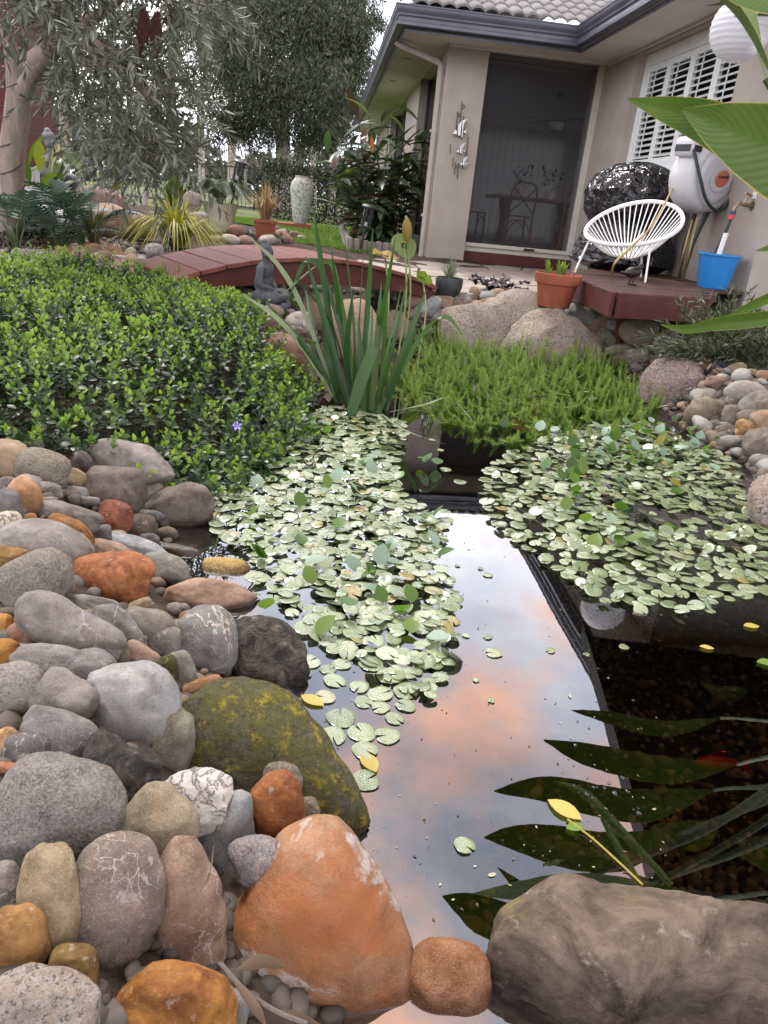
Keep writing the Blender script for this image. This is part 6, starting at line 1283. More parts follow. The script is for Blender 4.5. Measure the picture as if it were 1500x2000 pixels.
def broad(name, pts, W_, parent, side=None, cup=.2, cols=10, wav=.0):
    P = bez(pts, 10); V, F = ribbon(P, W_, side, cup, cols); n = len(P); lv = []; ed = []
    for i in range(n):
        for j in range(cols+1):
            a = abs(j/cols*2-1); lv.append(i/n*.30-a*.05); ed.append(a)
            if wav: V[i*(cols+1)+j][2] += wav*a*math.sin(i*.9)
    me = mesh_np(name, V-np.array(parent.location), F)
    for nm, d in (('lv', lv), ('edge', ed)): at = me.attributes.new(nm, 'FLOAT', 'POINT'); at.data.foreach_set('value', np.array(d, np.float32))
    return link(name, me, CANNA, parent)
def make_canna():
    root = np.array([1.50, 1.62, tz(1.5, 1.62)]); c = thing('canna_plant', 'tall canna with broad green leaves leaning in from the right edge', 'canna', tuple(root)); LW = [.01, .55, .9, 1., .95, .75, .45, .04]
    wl = lambda w: [w*k for k in LW[::1]]
    L = [([D(1720, 420, 1.95), D(1520, 310, 1.9), D(1380, 238, 1.86), D(1226, 193, 1.8)], .10), ([D(1900, 480, 1.75), D(1680, 370, 1.72), D(1490, 280, 1.7), D(1334, 214, 1.68)], .165), ([D(1750, -80, 1.6), D(1600, -45, 1.6), D(1500, -22, 1.6), D(1400, -16, 1.6)], .085)]
    for pts, w in L: broad('leaf', pts, wl(w), c, side=np.cross(ray(1420, 250), pts[-1]-pts[0]), cup=.1)
    broad('leaf', [D(1700, 590, 1.8), D(1520, 618, 1.85), D(1400, 632, 1.9), D(1340, 642, 1.9), D(1290, 634, 1.9)], [.02, .03, .036, .026, .02, .002], c, side=CU+CR*.1-CF*.9, cup=.25)
    broad('leaf', [D(1640, 520, 1.8), D(1500, 583, 1.85), D(1415, 622, 1.9)], [.018, .024, .02, .003], c, side=CU*.8-CF*.6, cup=.2)
    broad('leaf', [D(1600, 470, 2.0), D(1530, 480, 2.0), D(1476, 490, 2.0)], [.02, .03, .002], c, side=CU, cup=.2)
    V, F = wavy_disc(.036, .15, .08, seed=4, squash=.6); o = link('leaf', mesh_np('leaf', V, F), IRISP, c, tuple(D(1418, 305, 1.95)-root), (rad(30), rad(25), 0))
    def up_pt(px, py, zh): p = G(px, py, -zh); return np.array([p[0], p[1], zh])
    refl = [((1115,1388),(1190,1400),(1300,1420),1.72,.10), ((1062,1446),(1150,1470),(1300,1500),1.66,.15), ((965,1545),(1080,1540),(1240,1570),1.58,.15), ((946,1636),(1050,1640),(1190,1660),1.46,.15), ((972,1692),(1005,1720),(1040,1752),1.42,.035), ((866,1750),(930,1775),(1010,1800),1.38,.12)]
    tops = []
    for a, m_, e, zh, w in refl:
        A_, M_, E_ = up_pt(*a, zh), up_pt(*m_, zh+.02), up_pt(*e, zh-.05); E2 = E_+(E_-A_)*.5+np.array([0, 0, -.12]); broad('leaf', [E2, E_, M_, A_], wl(w*1.55), c, cup=.12); tops.append(E2)
    tops += [L[0][0][0], L[1][0][0], L[2][0][0]]
    for i, tp in enumerate(tops):
        b = root+np.array([.12*math.cos(i*2.4), .12*math.sin(i*2.4), 0]); mb = MB(); mb.tube(bez([b-root, (b+tp)/2-root+np.array([.12, .05, .15]), tp-root], 8), np.linspace(.018, .008, 17), 8); mb.build('stem', CSTEM, c, smooth=True)
    r = random.Random(3); k = 0             # the rest of the clump, arching overhead to the right of the frame
    while k < 12:
        px, py, zh = r.uniform(1190, 2100), r.uniform(1330, 1850), r.uniform(1.35, 2.1); s = up_pt(px, py, zh); pp = proj(s)
        if pp[1] > -70 and pp[0] < 1590: continue
        a = r.uniform(1.9, 4.4); d = np.array([math.cos(a), math.sin(a)*.6, 0]); e = s+d*.36
        if proj(e)[1] > -60 and proj(e)[0] < 1580: continue
        if proj(np.array([e[0], e[1], -e[2]]))[0] < 1170: continue
        broad('leaf', [s, s+d*.18+[0, 0, .05], e], wl(r.uniform(.13, .2)), c, cup=.18); k += 1
        if k % 6 == 0: mb = MB(); mb.tube(bez([root*0+np.array([r.uniform(-.1, .4), r.uniform(-.2, .4), 0]), (s-root)*.5+np.array([.25, 0, .2]), s-root], 8), np.linspace(.018, .008, 17), 7); mb.build('stem', CSTEM, c, smooth=True)
make_canna()
# ---- trees
BARK_O = None
def bark_mat(name, lo, hi, sc=(6, 6, 1.5)):
    t = NT(name); c = t.coord('Object', sc); n = t.noise(c, 3, 7, .65, .4); t.principled(t.ramp(n, [(.3, lo), (.7, hi)]), .85, .2, 0, t.bump(t.noise(c, 9, 6, .7), .6, .02)); return t.m
BARK_O = bark_mat('olive_bark', (.20, .155, .125), (.40, .32, .26)); BARK_W = bark_mat('gum_bark', (.26, .23, .20), (.48, .44, .39)); BARK_D = bark_mat('dark_bark', (.07, .06, .05), (.16, .13, .11))
def make_olive():
    B = D(14, 440, 6.6); B[2] = tz(B[0], B[1])-.05; t = thing('olive_tree', 'olive tree with pale trunk and drooping grey-green foliage at the left', 'tree', tuple(B)); K = lambda *a: D(*a)-B
    mb = MB(); mb.tube(bez([(0, 0, 0), K(22, 330, 6.55), K(32, 240, 6.5), K(38, 180, 6.5)], 8), np.linspace(.10, .085, 25), 14); tr = mb.build('trunk', BARK_O, t, smooth=True)
    limbs = [[K(36, 200, 6.5), K(20, 90, 6.5), K(-20, -60, 6.4)], [K(40, 195, 6.5), K(72, 120, 6.35), K(130, -40, 6.1)], [K(72, 120, 6.35), K(150, 60, 6.0), K(260, -20, 5.6)], [K(66, 140, 6.4), K(92, 90, 6.2), K(60, -80, 6.0)], [K(150, 60, 6.0), K(230, 120, 5.5), K(300, 200, 5.2)]]
    for l in limbs: mb = MB(); mb.tube(bez(l, 8), np.linspace(.075, .018, 17), 10); mb.build('limb', BARK_O, tr, smooth=True)
    r = np.random.default_rng(3); parts = []; LT = []; LD = []; LU = []; LS = []; LR = []
    n = 560
    for i in range(n):
        u = r.random()
        if u < .62: px, py, d = r.uniform(-60, 330), r.uniform(-330, 150), r.uniform(4.7, 6.9)
        elif u < .86: px, py, d = r.normal(230, 65), r.uniform(90, 300), r.uniform(4.9, 6.2)
        elif u < .95: px, py, d = r.uniform(300, 430), r.uniform(-200, 60), r.uniform(5.0, 6.4)
        else: px, py, d = r.uniform(250, 345), r.uniform(280, 345), r.uniform(5.0, 5.8)
        if px < 110 and py > 40: py = r.uniform(-300, 40)
        s = D(px, py, d); L = r.uniform(.28, .55); o = r.normal([.25, -.1, -.08], [.65, .5, .5]); o /= np.linalg.norm(o); P = bez([s, s+o*L*.5+[0, 0, .02], s+o*L*.9+[0, 0, -.10*L]], 5)
        V, F = tube_vf(P, np.linspace(.004, .0012, len(P)), 3, False); parts.append((np.array(V), np.array(F), 2.0)); m = 26; tt = np.linspace(.05, 1, m); f = tt*(len(P)-1); Q = np.stack([np.interp(f, np.arange(len(P)), P[:, c]) for c in range(3)], 1)
        tg = np.gradient(P, axis=0); tg = np.stack([np.interp(f, np.arange(len(P)), tg[:, c]) for c in range(3)], 1); tg /= np.linalg.norm(tg, axis=1)[:, None]; q = rdirs(m, r); q -= tg*(q*tg).sum(1)[:, None]; q /= np.linalg.norm(q, axis=1)[:, None]
        LT.append(Q); LD.append(q*.8+tg*.8+[0, 0, -.1]); LU.append(rdirs(m, r)+[0, 0, .8]); LS.append(r.uniform(.05, .10, m)); LR.append(np.clip(r.normal(.45, .22, m), 0, 1))
    lf = leaf_vf(1, .19, 3, .2, .1); V, F = scatter(*lf, frames(np.vstack(LD), np.vstack(LU)), np.vstack(LT), np.concatenate(LS)); parts.append((V, F, np.repeat(np.concatenate(LR), len(lf[0]))))
    V, F, R = merge(parts); mt = leafmat('olive_leaf', [(0, (.055, .072, .048)), (.5, (.145, .165, .12)), (.9, (.30, .32, .26)), (1, (.20, .16, .11))], .5, .35, .12, (.7, .75, .5))
    stuff('crown', V-B, F, R, mt, None, None, t)
    # string of small lights wound round the trunk
    s = thing('string_light', 'thin black string light wound round the olive trunk', 'string light', tuple(B)); P = []
    for a in np.linspace(0, 2*math.pi*5.5, 90):
        h = .25+a/(2*math.pi*5.5)*1.0; cx = np.interp(h, [0, .6, 1.2], [0, K(22, 330, 6.55)[0], K(32, 240, 6.5)[0]]); cy = np.interp(h, [0, .6, 1.2], [0, K(22, 330, 6.55)[1], K(32, 240, 6.5)[1]]); P.append((cx+.102*math.cos(a), cy+.102*math.sin(a), h+.05*math.sin(a)))
    mb = MB(); mb.tube(P, .0035, 5); mb.build('cable', BLK, s)
make_olive()
def gum(px, base_d, label, crowns, trunk, lean=(0, 0), rt=.22, lfs=(.10, .20), stops=None, mname='gum_leaf', dens=260, seed=1, bark=None, droop=.45, name='gum_tree', wid=.2):
    r = np.random.default_rng(seed); b = AY(px, 350, base_d); g = float(terrain(np.array([b[0]]), np.array([b[1]]))[0]); B = np.array([b[0], b[1], g-.1]); t = thing(name, label, 'tree', tuple(B), group='trees of the park beyond the fence'); bark = bark or BARK_W
    C = [(AY(cx, cy, base_d+dy)-B, w*base_d/F_PX*1.05, h*base_d/F_PX*1.05) for cx, cy, w, h, dy in crowns]; top = AY(trunk[0], trunk[1], base_d)-B
    mb = MB(); mid = top*.5+np.array([lean[0], 0, 0]); mb.tube(bez([(0, 0, 0), mid, top], 8), np.linspace(rt, rt*.55, 17), 10); tk = mb.build('trunk', bark, t, smooth=True)
    for c, w, h in C:
        mb = MB(); st = top*r.uniform(.65, 1); mb.tube(bez([st, (st+c)/2+r.normal(0, .25, 3), c+[0, 0, h*.15]], 6), np.linspace(rt*.42, rt*.10, 13), 6); mb.build('limb', bark, tk, smooth=True)
    LT = []; LD = []; LS = []; LR = []
    for c, w, h in C:
        n = int(dens*w*h); sub = max(3, int(n/60)); cen = rdirs(sub, r)*(r.random(sub)**.4)[:, None]*np.array([w*.5, w*.42, h*.5]); tone = r.normal(0, .13, sub)
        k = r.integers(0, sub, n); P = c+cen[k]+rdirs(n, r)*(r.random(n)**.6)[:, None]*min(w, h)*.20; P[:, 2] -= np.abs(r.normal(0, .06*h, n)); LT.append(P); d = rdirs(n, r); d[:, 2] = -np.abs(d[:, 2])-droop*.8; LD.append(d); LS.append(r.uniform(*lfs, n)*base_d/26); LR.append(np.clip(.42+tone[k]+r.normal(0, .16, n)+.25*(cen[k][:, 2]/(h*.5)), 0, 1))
    lf = leaf_vf(1, wid, 2, .3, .12); LT = np.vstack(LT); V, F = scatter(*lf, frames(np.vstack(LD), rdirs(len(LT), r)), LT, np.concatenate(LS)); mt = leafmat(mname, stops or [(0, (.026, .036, .02)), (.5, (.075, .092, .056)), (1, (.17, .19, .13))], .55, .3, .15, (.7, .8, .4))
    stuff('crown', V, F, np.repeat(np.concatenate(LR), len(lf[0])), mt, None, None, t)
PALE = [(0, (.06, .07, .05)), (.5, (.13, .145, .105)), (1, (.25, .265, .205))]; BRN = [(0, (.09, .07, .055)), (.5, (.16, .125, .10)), (1, (.26, .21, .165))]; CASU = [(0, (.045, .045, .035)), (.5, (.085, .085, .065)), (1, (.15, .145, .11))]
gum(556, 26, 'large dark gum with pale trunk in the park beyond the fence', [(560, 60, 300, 180, 0), (620, 10, 160, 130, 0), (470, 80, 120, 120, 0), (690, 60, 60, 90, 0), (480, 170, 150, 150, -1), (600, 190, 190, 150, -1), (540, 225, 200, 110, .5), (650, 120, 120, 150, .5), (450, 250, 90, 70, 0), (640, 262, 90, 50, 0), (560, -60, 280, 160, 1)], (552, 150), rt=.30, dens=1000, seed=2)
gum(455, 40, 'tall pale gum standing behind the dark gum', [(455, 40, 130, 130, 0), (430, 110, 80, 90, 0), (500, -40, 160, 140, 0), (400, 20, 80, 70, 0)], (450, 90), rt=.25, stops=PALE, mname='gum_leaf_pale', dens=620, seed=3, lfs=(.08, .16))
gum(335, 20, 'brownish drooping she-oak left of the dark gum', [(335, 120, 120, 130, 0), (330, 220, 130, 120, 0), (350, 40, 130, 120, .5), (300, 280, 90, 60, 0)], (335, 80), rt=.14, stops=CASU, mname='she_oak_leaf', dens=800, seed=4, lfs=(.18, .34), wid=.05, bark=BARK_D, name='she_oak_tree')
gum(281, 17, 'slender white trunked young gum behind the olive foliage', [(290, 40, 110, 90, 0), (310, 130, 60, 50, 0), (260, 90, 60, 60, 0)], (284, 90), rt=.055, stops=PALE, mname='gum_leaf_pale', dens=220, seed=5)
gum(120, 30, 'grey-green gum behind the olive tree at far left', [(60, 60, 220, 200, 0), (180, 120, 200, 190, 0), (120, -60, 260, 160, 0), (220, 230, 140, 120, 0), (40, 220, 130, 120, 0)], (130, 150), rt=.28, stops=PALE, mname='gum_leaf_pale', dens=330, seed=6)
gum(655, 30, 'light grey-green gum beside the house eave', [(655, 60, 110, 150, 0), (690, 140, 70, 110, 0), (650, 190, 100, 100, 0), (715, 20, 60, 60, -3)], (655, 130), rt=.18, stops=PALE, mname='gum_leaf_pale', dens=850, seed=7)
gum(615, 44, 'thin twin trunked gum seen past the leafy shrub', [(610, 250, 50, 60, 0), (640, 262, 60, 40, 0)], (612, 240), rt=.22, dens=120, seed=8)
gum(480, 34, 'bare brownish shrub tree beyond the fence', [(480, 295, 110, 60, 0), (440, 310, 60, 40, 0), (520, 305, 70, 40, 0)], (480, 310), rt=.07, stops=BRN, mname='dry_shrub_leaf', dens=170, seed=9, lfs=(.06, .12), droop=-.3)
gum(395, 48, 'slim gum trunk in the bright gap of the trees', [(400, 235, 50, 60, 0), (385, 180, 40, 50, 0), (415, 60, 60, 60, 0)], (392, 180), rt=.24, dens=60, seed=10, stops=PALE, mname='gum_leaf_pale')
def far_wood():
    r = np.random.default_rng(8); n = 22000; az = r.uniform(-.85, .85, n); clump = (np.sin(az*37)+np.sin(az*91+1)+np.sin(az*17+2))/3; H = 4.2+2.6*clump; D_ = 75+r.normal(0, 5, n); z = .4+r.random(n)**.8*H
    P = np.stack([np.sin(az)*D_, np.cos(az)*D_, z], 1); lf = leaf_vf(1, .6, 2, .3, .1); d = rdirs(n, r); V, F = scatter(*lf, frames(d, rdirs(n, r)), P, r.uniform(.5, 1.1, n))
    stuff('distant_wood', V, F, np.repeat(np.clip(.35+.2*clump+r.normal(0, .2, n), 0, 1), len(lf[0])), leafmat('distant_leaf', [(0, (.06, .068, .055)), (.5, (.12, .128, .105)), (1, (.20, .20, .165))], .7, .2, .1), 'hazy belt of distant trees along the park', 'wood')
far_wood()
def leaf_box(name, label, cat, org, L, Wd, H, n, mt, az=0, ls=(.03, .06), seed=1, group=None):
    r = np.random.default_rng(seed); t = thing(name, label, cat, tuple(org), az, group); P = r.uniform(0, 1, (n, 3)); k = r.integers(0, 4, n); P[k == 0, 2] = 1-r.random((k == 0).sum())**2*.25; P[k == 1, 1] = r.random((k == 1).sum())**2*.3
    P = P*[L, Wd, H]; P[:, 2] += .06*H*np.sin(P[:, 0]*3+P[:, 1]*5); lf = leaf_vf(1, .45, 2, .2, .1); V, F = scatter(*lf, frames(rdirs(n, r)+[0, -.3, .3], rdirs(n, r)+[0, 0, 1]), P, r.uniform(*ls, n)); stuff('foliage', V, F, np.repeat(np.clip(r.normal(.4, .2, n)+.2*(P[:, 2]/H-.5), 0, 1), len(lf[0])), mt, None, None, t)
    for i in range(6): x = (i+.5)*L/6; mb = MB(); mb.tube([(x, Wd*.5, -.05), (x+.05, Wd*.5, H*.8)], .02, 6); mb.build('stem', BARK_D, t)
    return t
HEDGE = leafmat('hedge_leaf', [(0, (.012, .018, .010)), (.5, (.035, .048, .024)), (1, (.075, .10, .045))], .5, .35, .15)
hp = AY(508, 435, 17.5); leaf_box('hedge', 'dark clipped hedge behind the tall urn', 'hedge', (hp[0], hp[1], .3), 3.9, .7, 1.22, 16000, HEDGE, rad(4), (.04, .09), 4)
# ---- strap-leaf clumps and grasses
def tuft(name, label, cat, P, n, L, Wd, spread, mat, seed=1, parent=None, droop=.5, stuffed=True, group=None):
    r = np.random.default_rng(seed); t = parent or thing(name, label, cat, tuple(P), 0, group); parts = []; off = np.array(P)-np.array(t.location)
    for i in range(n):
        a = r.uniform(0, 6.28); l = r.uniform(.6, 1.05)*L; s = spread*r.random()**.7; d = np.array([math.cos(a), math.sin(a), 0]); b = d*r.random()*L*.10; p1 = b+d*l*s*.45+[0, 0, l*(.65-.15*s)]; p2 = b+d*l*s*1.0+[0, 0, l*(1-.30*s-droop*s*s)]
        V, F = ribbon(bez([b, p1, p2], 4), [Wd*.7, Wd, Wd*.8, .0008], None, .3, 1); parts.append((V+off, F, float(np.clip(r.normal(.5, .25), 0, 1))))
    V, F, R = merge(parts); o = stuff('blades', V, F, R, mat, None, None, t); return t
YG = leafmat('yellow_grass', [(0, (.13, .15, .025)), (.5, (.34, .31, .05)), (1, (.55, .48, .12))], .5, .3, .3); GG = leafmat('green_grass', [(0, (.03, .06, .012)), (.5, (.075, .135, .025)), (1, (.16, .22, .05))], .5, .3, .3)
q = hit(335, 487); tuft('golden_grass', 'golden yellow grass clump at the left end of the bridge', 'grass', (q[0], q[1]+.15, q[2]), 520, .50, .011, 1.35, YG, 1)
q = D(350, 425, 7.9); tuft('golden_grass', 'smaller golden grass clump above the big one', 'grass', (q[0], q[1], tz(q[0], q[1])), 130, .40, .010, .8, YG, 2)
q = D(352, 395, 9.6); tuft('strap_leaf_clump', 'dark green fountain of strap leaves left of the cream pot', 'plant', (q[0], q[1], tz(q[0], q[1])+.1), 170, .75, .016, .95, GG, 3)
q = D(185, 480, 6.4); tuft('reed_clump', 'thin reedy clump in front of the cream slab boulder', 'plant', (q[0], q[1], tz(q[0], q[1])), 42, .42, .013, .55, leafmat('reed_blade', [(0, (.05, .06, .02)), (.6, (.12, .12, .05)), (1, (.28, .19, .09))], .5, .3, .25), 4)
DRY = leafmat('dry_grass', [(0, (.14, .065, .035)), (.5, (.34, .22, .12)), (1, (.52, .40, .26))], .6, .25, .25)
tuft('', '', '', (RP[0], RP[1], RP[2]+.2), 170, .46, .010, .8, DRY, 5, rpot, .7)
tuft('', '', '', (BP[0], BP[1], BP[2]+.14), 110, .20, .004, 1.0, leafmat('blue_grass', [(0, (.06, .09, .05)), (.5, (.14, .19, .11)), (1, (.26, .31, .2))], .5, .3, .2), 6, bpot, .5)
SHOOT = leafmat('young_shoot', [(0, (.13, .22, .03)), (1, (.30, .40, .10))], .45, .35, .35)
for k, (x, y, n) in enumerate([(-.08, -.02, 9), (.0, .0, 14), (.035, .03, 12)]): tuft('', '', '', (POTP[0]+x, POTP[1]+y, POTP[2]+.2), n, .13, .018, .35, SHOOT, 7+k, pot, .1)
tuft('', '', '', (POTP[0]+.09, POTP[1]-.02, POTP[2]+.2), 6, .12, .004, .9, DRY, 17, pot, .6)
def palm(t, P, n, L, seed):
    r = np.random.default_rng(seed); parts = []; off = np.array(P)-np.array(t.location)
    for i in range(n):
        a = r.uniform(0, 6.28); s = r.uniform(.35, 1.1); l = L*r.uniform(.75, 1.05); d = np.array([math.cos(a), math.sin(a), 0]); Pp = bez([np.zeros(3), d*l*s*.45+[0, 0, l*.55], d*l*s*.95+[0, 0, l*(.75-.55*s)]], 8); V, F = ribbon(Pp, [.008, .006, .002], None, .2, 1); parts.append((V+off, F, .6)); tg = np.gradient(Pp, axis=0)
        for j in range(3, len(Pp)):
            for sg in (-1, 1):
                for q in (0, .5):
                    b = Pp[j]-(tg[j]*q); T = tg[j]/np.linalg.norm(tg[j]); sd = np.cross(T, [0, 0, 1.]); sd /= np.linalg.norm(sd)+1e-9; e = b+(sd*sg*.8+T*.7+[0, 0, -.15])*L*.27*(1-.5*abs(j/len(Pp)-.5)); V, F = ribbon([b, (b+e)/2+[0, 0, .01], e], [.006, .011, .001], None, .2, 1); parts.append((V+off, F, float(np.clip(r.normal(.45, .2), 0, 1))))
    V, F, R = merge(parts); stuff('fronds', V, F, R, leafmat('palm_frond', [(0, (.035, .06, .03)), (.5, (.085, .125, .06)), (1, (.19, .23, .11))], .5, .3, .2), None, None, t)
palm(cpot, (CRP[0], CRP[1], CRP[2]+.27), 26, .52, 3)
# lawn
def make_lawn():
    poly = np.array([(-1.15, 9.2), (-.55, 9.0), (-.35, 9.6), (-1.0, 13), (-1.2, 17), (-5.5, 17), (-4.2, 13.5), (-2.2, 11.5), (-1.7, 10)]); V = [(x, y, tz(x, y)+.012) for x, y in poly]
    gx, gy = np.meshgrid(np.arange(-5.6, -.2, .12), np.arange(8.8, 17.1, .12)); k = in_poly(gx, gy, poly); z = terr(gx, gy)+.014; idx = -np.ones(gx.shape, int); idx[k] = np.arange(k.sum()); V = np.stack([gx[k], gy[k], z[k]], 1); F = [(idx[j, i], idx[j, i+1], idx[j+1, i+1], idx[j+1, i]) for j in range(gx.shape[0]-1) for i in range(gx.shape[1]-1) if k[j, i] and k[j, i+1] and k[j+1, i] and k[j+1, i+1]]
    o = link('lawn', mesh_np('lawn', V, np.array(F)), simple('lawn_green', (.10, .17, .03), .9, .2, var=.35, scale=8, bump=.8, bscale=120, bdist=.02)); tag(o, 'mown lawn beside the shrub bed', kind='structure')
    r = np.random.default_rng(5); n = 30000; x = r.uniform(-4, -.3, n); y = 9+r.random(n)**1.6*7; kk = in_poly(x, y, poly); x, y = x[kk], y[kk]; lf = (np.array([(-.08, 0, 0), (.08, 0, 0), (.05, .6, .02), (-.05, .6, .02), (0, 1, .12), (0, 1, .12)]), np.array([(0, 1, 2, 3), (3, 2, 4, 5)])); d = rdirs(len(x), r)*.5+[0, 0, 1]
    V, F = scatter(*lf, frames(d, rdirs(len(x), r)), np.stack([x, y, terr(x, y)+.01], 1), r.uniform(.03, .06, len(x))); stuff('lawn_grass', V, F, np.repeat(r.random(len(x)), 6), leafmat('lawn_blade', [(0, (.07, .13, .02)), (1, (.20, .29, .06))], .5, .25, .3), 'short green grass blades of the lawn', 'grass')
make_lawn()
def cover(name, label, poly_px, n, ls, mt, hgt=.03, seed=1, wid=.6, up=1.0, cat='ground cover'):
    r = np.random.default_rng(seed); xs = [p[0] for p in poly_px]; ys = [p[1] for p in poly_px]; W_ = np.array([hit(*p)[:2] for p in poly_px]); x = r.uniform(W_[:, 0].min(), W_[:, 0].max(), n*6); y = r.uniform(W_[:, 1].min(), W_[:, 1].max(), n*6); k = np.where(in_poly(x, y, W_))[0][:n]; x, y = x[k], y[k]; m = len(x)
    bump_ = .5+.5*np.sin(x*9+np.sin(y*7))*np.sin(y*8); d = rdirs(m, r)+[0, 0, up]; lf = leaf_vf(1, wid, 2, .2, .15); V, F = scatter(*lf, frames(d, rdirs(m, r)+[0, 0, 1]), np.stack([x, y, terr(x, y)+r.random(m)*hgt*(.4+bump_)], 1), r.uniform(*ls, m)); stuff(name, V, F, np.repeat(r.random(m), len(lf[0])), mt, label, cat)
THY = leafmat('creeping_leaf', [(0, (.028, .048, .016)), (.6, (.07, .105, .035)), (1, (.13, .17, .07))], .6, .25, .2)
cover('creeping_ground_cover', 'low green ground cover on the right bank below the deck', [(1330,640),(1500,625),(1560,640),(1560,740),(1470,745),(1420,715),(1380,690),(1330,672)], 16000, (.008, .018), THY, .05, 3)
WF = leafmat('tiny_white_flower', [(0, (.5, .5, .47)), (1, (.78, .77, .74))], .7, .2, .2)
cover('white_flowers', 'dusting of tiny white flowers under the canna leaf', [(1310,645),(1430,640),(1470,665),(1400,680),(1330,680)], 1100, (.006, .011), WF, .07, 4, .9)
cover('purple_moss_flowers', 'dusting of tiny pale purple flowers over the low granite boulder', [(1262,715),(1320,700),(1372,735),(1350,790),(1280,790)], 900, (.006, .012), leafmat('pale_purple_flower', [(0, (.20, .14, .15)), (1, (.46, .38, .38))], .7, .2, .1), .12, 5, .9)
cover('short_grass_patch', 'patch of short bright grass beside the seated statue', [(530,570),(570,572),(580,600),(560,622),(520,628),(495,615),(520,595)], 5000, (.014, .03), GG, .02, 6, .18, 1.4, 'grass')
cover('low_foliage', 'low dark green foliage along the foot of the left rise', [(-60,440),(60,440),(150,445),(165,472),(90,482),(-60,470)], 5000, (.02, .045), HEDGE, .16, 7, .55)
cover('mulch', 'brown bark mulch at the left end of the path', [(-60,475),(60,473),(130,482),(110,497),(-60,502)], 2600, (.02, .06), leafmat('mulch_chip', [(0, (.04, .025, .018)), (.6, (.11, .07, .05)), (1, (.20, .15, .12))], .8, .2, 0), .02, 8, .25, .3, 'mulch')
# ---- lobed blue-green foliage, broad yellow-green leaves
def lobed_leaf():
    parts = []; V, F = ribbon(bez([(0, 0, 0), (0, .5, .10), (0, 1, .0)], 6), [.03, .03, .01], [1, 0, 0], .1, 1); parts.append((V, F, 0))
    for j in range(8):
        t = .22+j*.10; z = .10*math.sin(math.pi*t); l = .40*math.sin(math.pi*(.18+t*.72))
        for sg in (-1, 1): b = np.array([0, t, z]); e = b+np.array([sg*l, l*.55, -.06]); V, F = ribbon([b, (b+e)/2+[0, 0, .02], e], [.05, .075, .012], [0, 1, 0], .15, 1); parts.append((V, F, 0))
    return merge(parts)[:2]
def leafy(name, label, P, n, mesh_vf_, mat, L, tilt, seed, part='leaf', cat='plant', stemL=.25, group=None):
    r = np.random.default_rng(seed); t = thing(name, label, cat, tuple(P), 0, group); me = mesh_np(part, *mesh_vf_); me.materials.append(mat)
    for i in range(n):
        a = r.uniform(0, 6.28); h = r.uniform(.3, 1)*stemL; rr = r.uniform(.1, .9)*stemL*.8; s = np.array([math.cos(a)*rr, math.sin(a)*rr, h]); o = link(part, me, None, t, tuple(s), (rad(r.uniform(*tilt)), 0, a-math.pi/2)); k = L*r.uniform(.7, 1.15); o.scale = (k, k, k)
        if i % 2 == 0: mb = MB(); mb.tube(bez([(0, 0, 0), s*.6+[0, 0, .05], s], 4), .006, 5); mb.build('stalk', CSTEM, t)
    return t
XAN = leafmat('xanadu_leaf', [(0, (.035, .072, .055)), (1, (.085, .14, .105))], .4, .45, .15, src='obj'); LL = lobed_leaf()
for k, (px, py, d, n) in enumerate([(30, 445, 6.1, 20), (112, 440, 6.2, 22), (165, 445, 6.3, 14)]):
    q = D(px, py, d); leafy('lobed_leaf_plant', ['blue-green lobed leaf plant at the left edge under the trunk', 'blue-green lobed leaf plant in front of the kneeling statue', 'blue-green lobed leaf plant left of the cream slab boulder'][k], (q[0], q[1], tz(q[0], q[1])-.02), n, LL, XAN, .27, (0, 60), 20+k, stemL=.34, group='blue-green lobed leaf plants')
YGL = leafmat('yellow_green_leaf', [(0, (.045, .09, .015)), (.7, (.13, .18, .025)), (1, (.26, .23, .06))], .4, .4, .3, src='obj')
for k, (px, py, d, n) in enumerate([(82, 395, 7.6, 14), (190, 375, 8.8, 14), (20, 360, 8.4, 10)]):
    q = D(px, py, d); leafy('broad_leaf_plant', ['yellow-green broad leaf plant right of the olive trunk', 'yellow-green broad leaf plant behind the kneeling statue', 'yellow-green broad leaf plant behind the olive trunk'][k], (q[0], q[1], tz(q[0], q[1])), n, leaf_vf(1, .26, 6, .25, .25), YGL, .42, (20, 75), 30+k, stemL=.42, group='yellow-green broad leaf plants')
def heuchera():
    q = hit(965, 578); t = thing('dark_leaf_plant', 'low plant with frilly near-black leaves beside the patio', 'plant', (q[0], q[1]+.1, q[2])); r = random.Random(2); mt = leafmat('black_purple_leaf', [(0, (.018, .010, .013)), (1, (.055, .034, .042))], .28, .55, .05, src='obj')
    for i in range(30):
        V, F = wavy_disc(r.uniform(.035, .06), -.15, .22, 20, 3, i); a = r.uniform(0, 6.28); rr = r.uniform(.0, .22); link('leaf', mesh_np('leaf', V, F), mt, t, (rr*math.cos(a)*1.2, rr*math.sin(a)*.8, .05+r.uniform(0, .08)), (r.uniform(-.5, .5), r.uniform(-.5, .5), a))
heuchera()
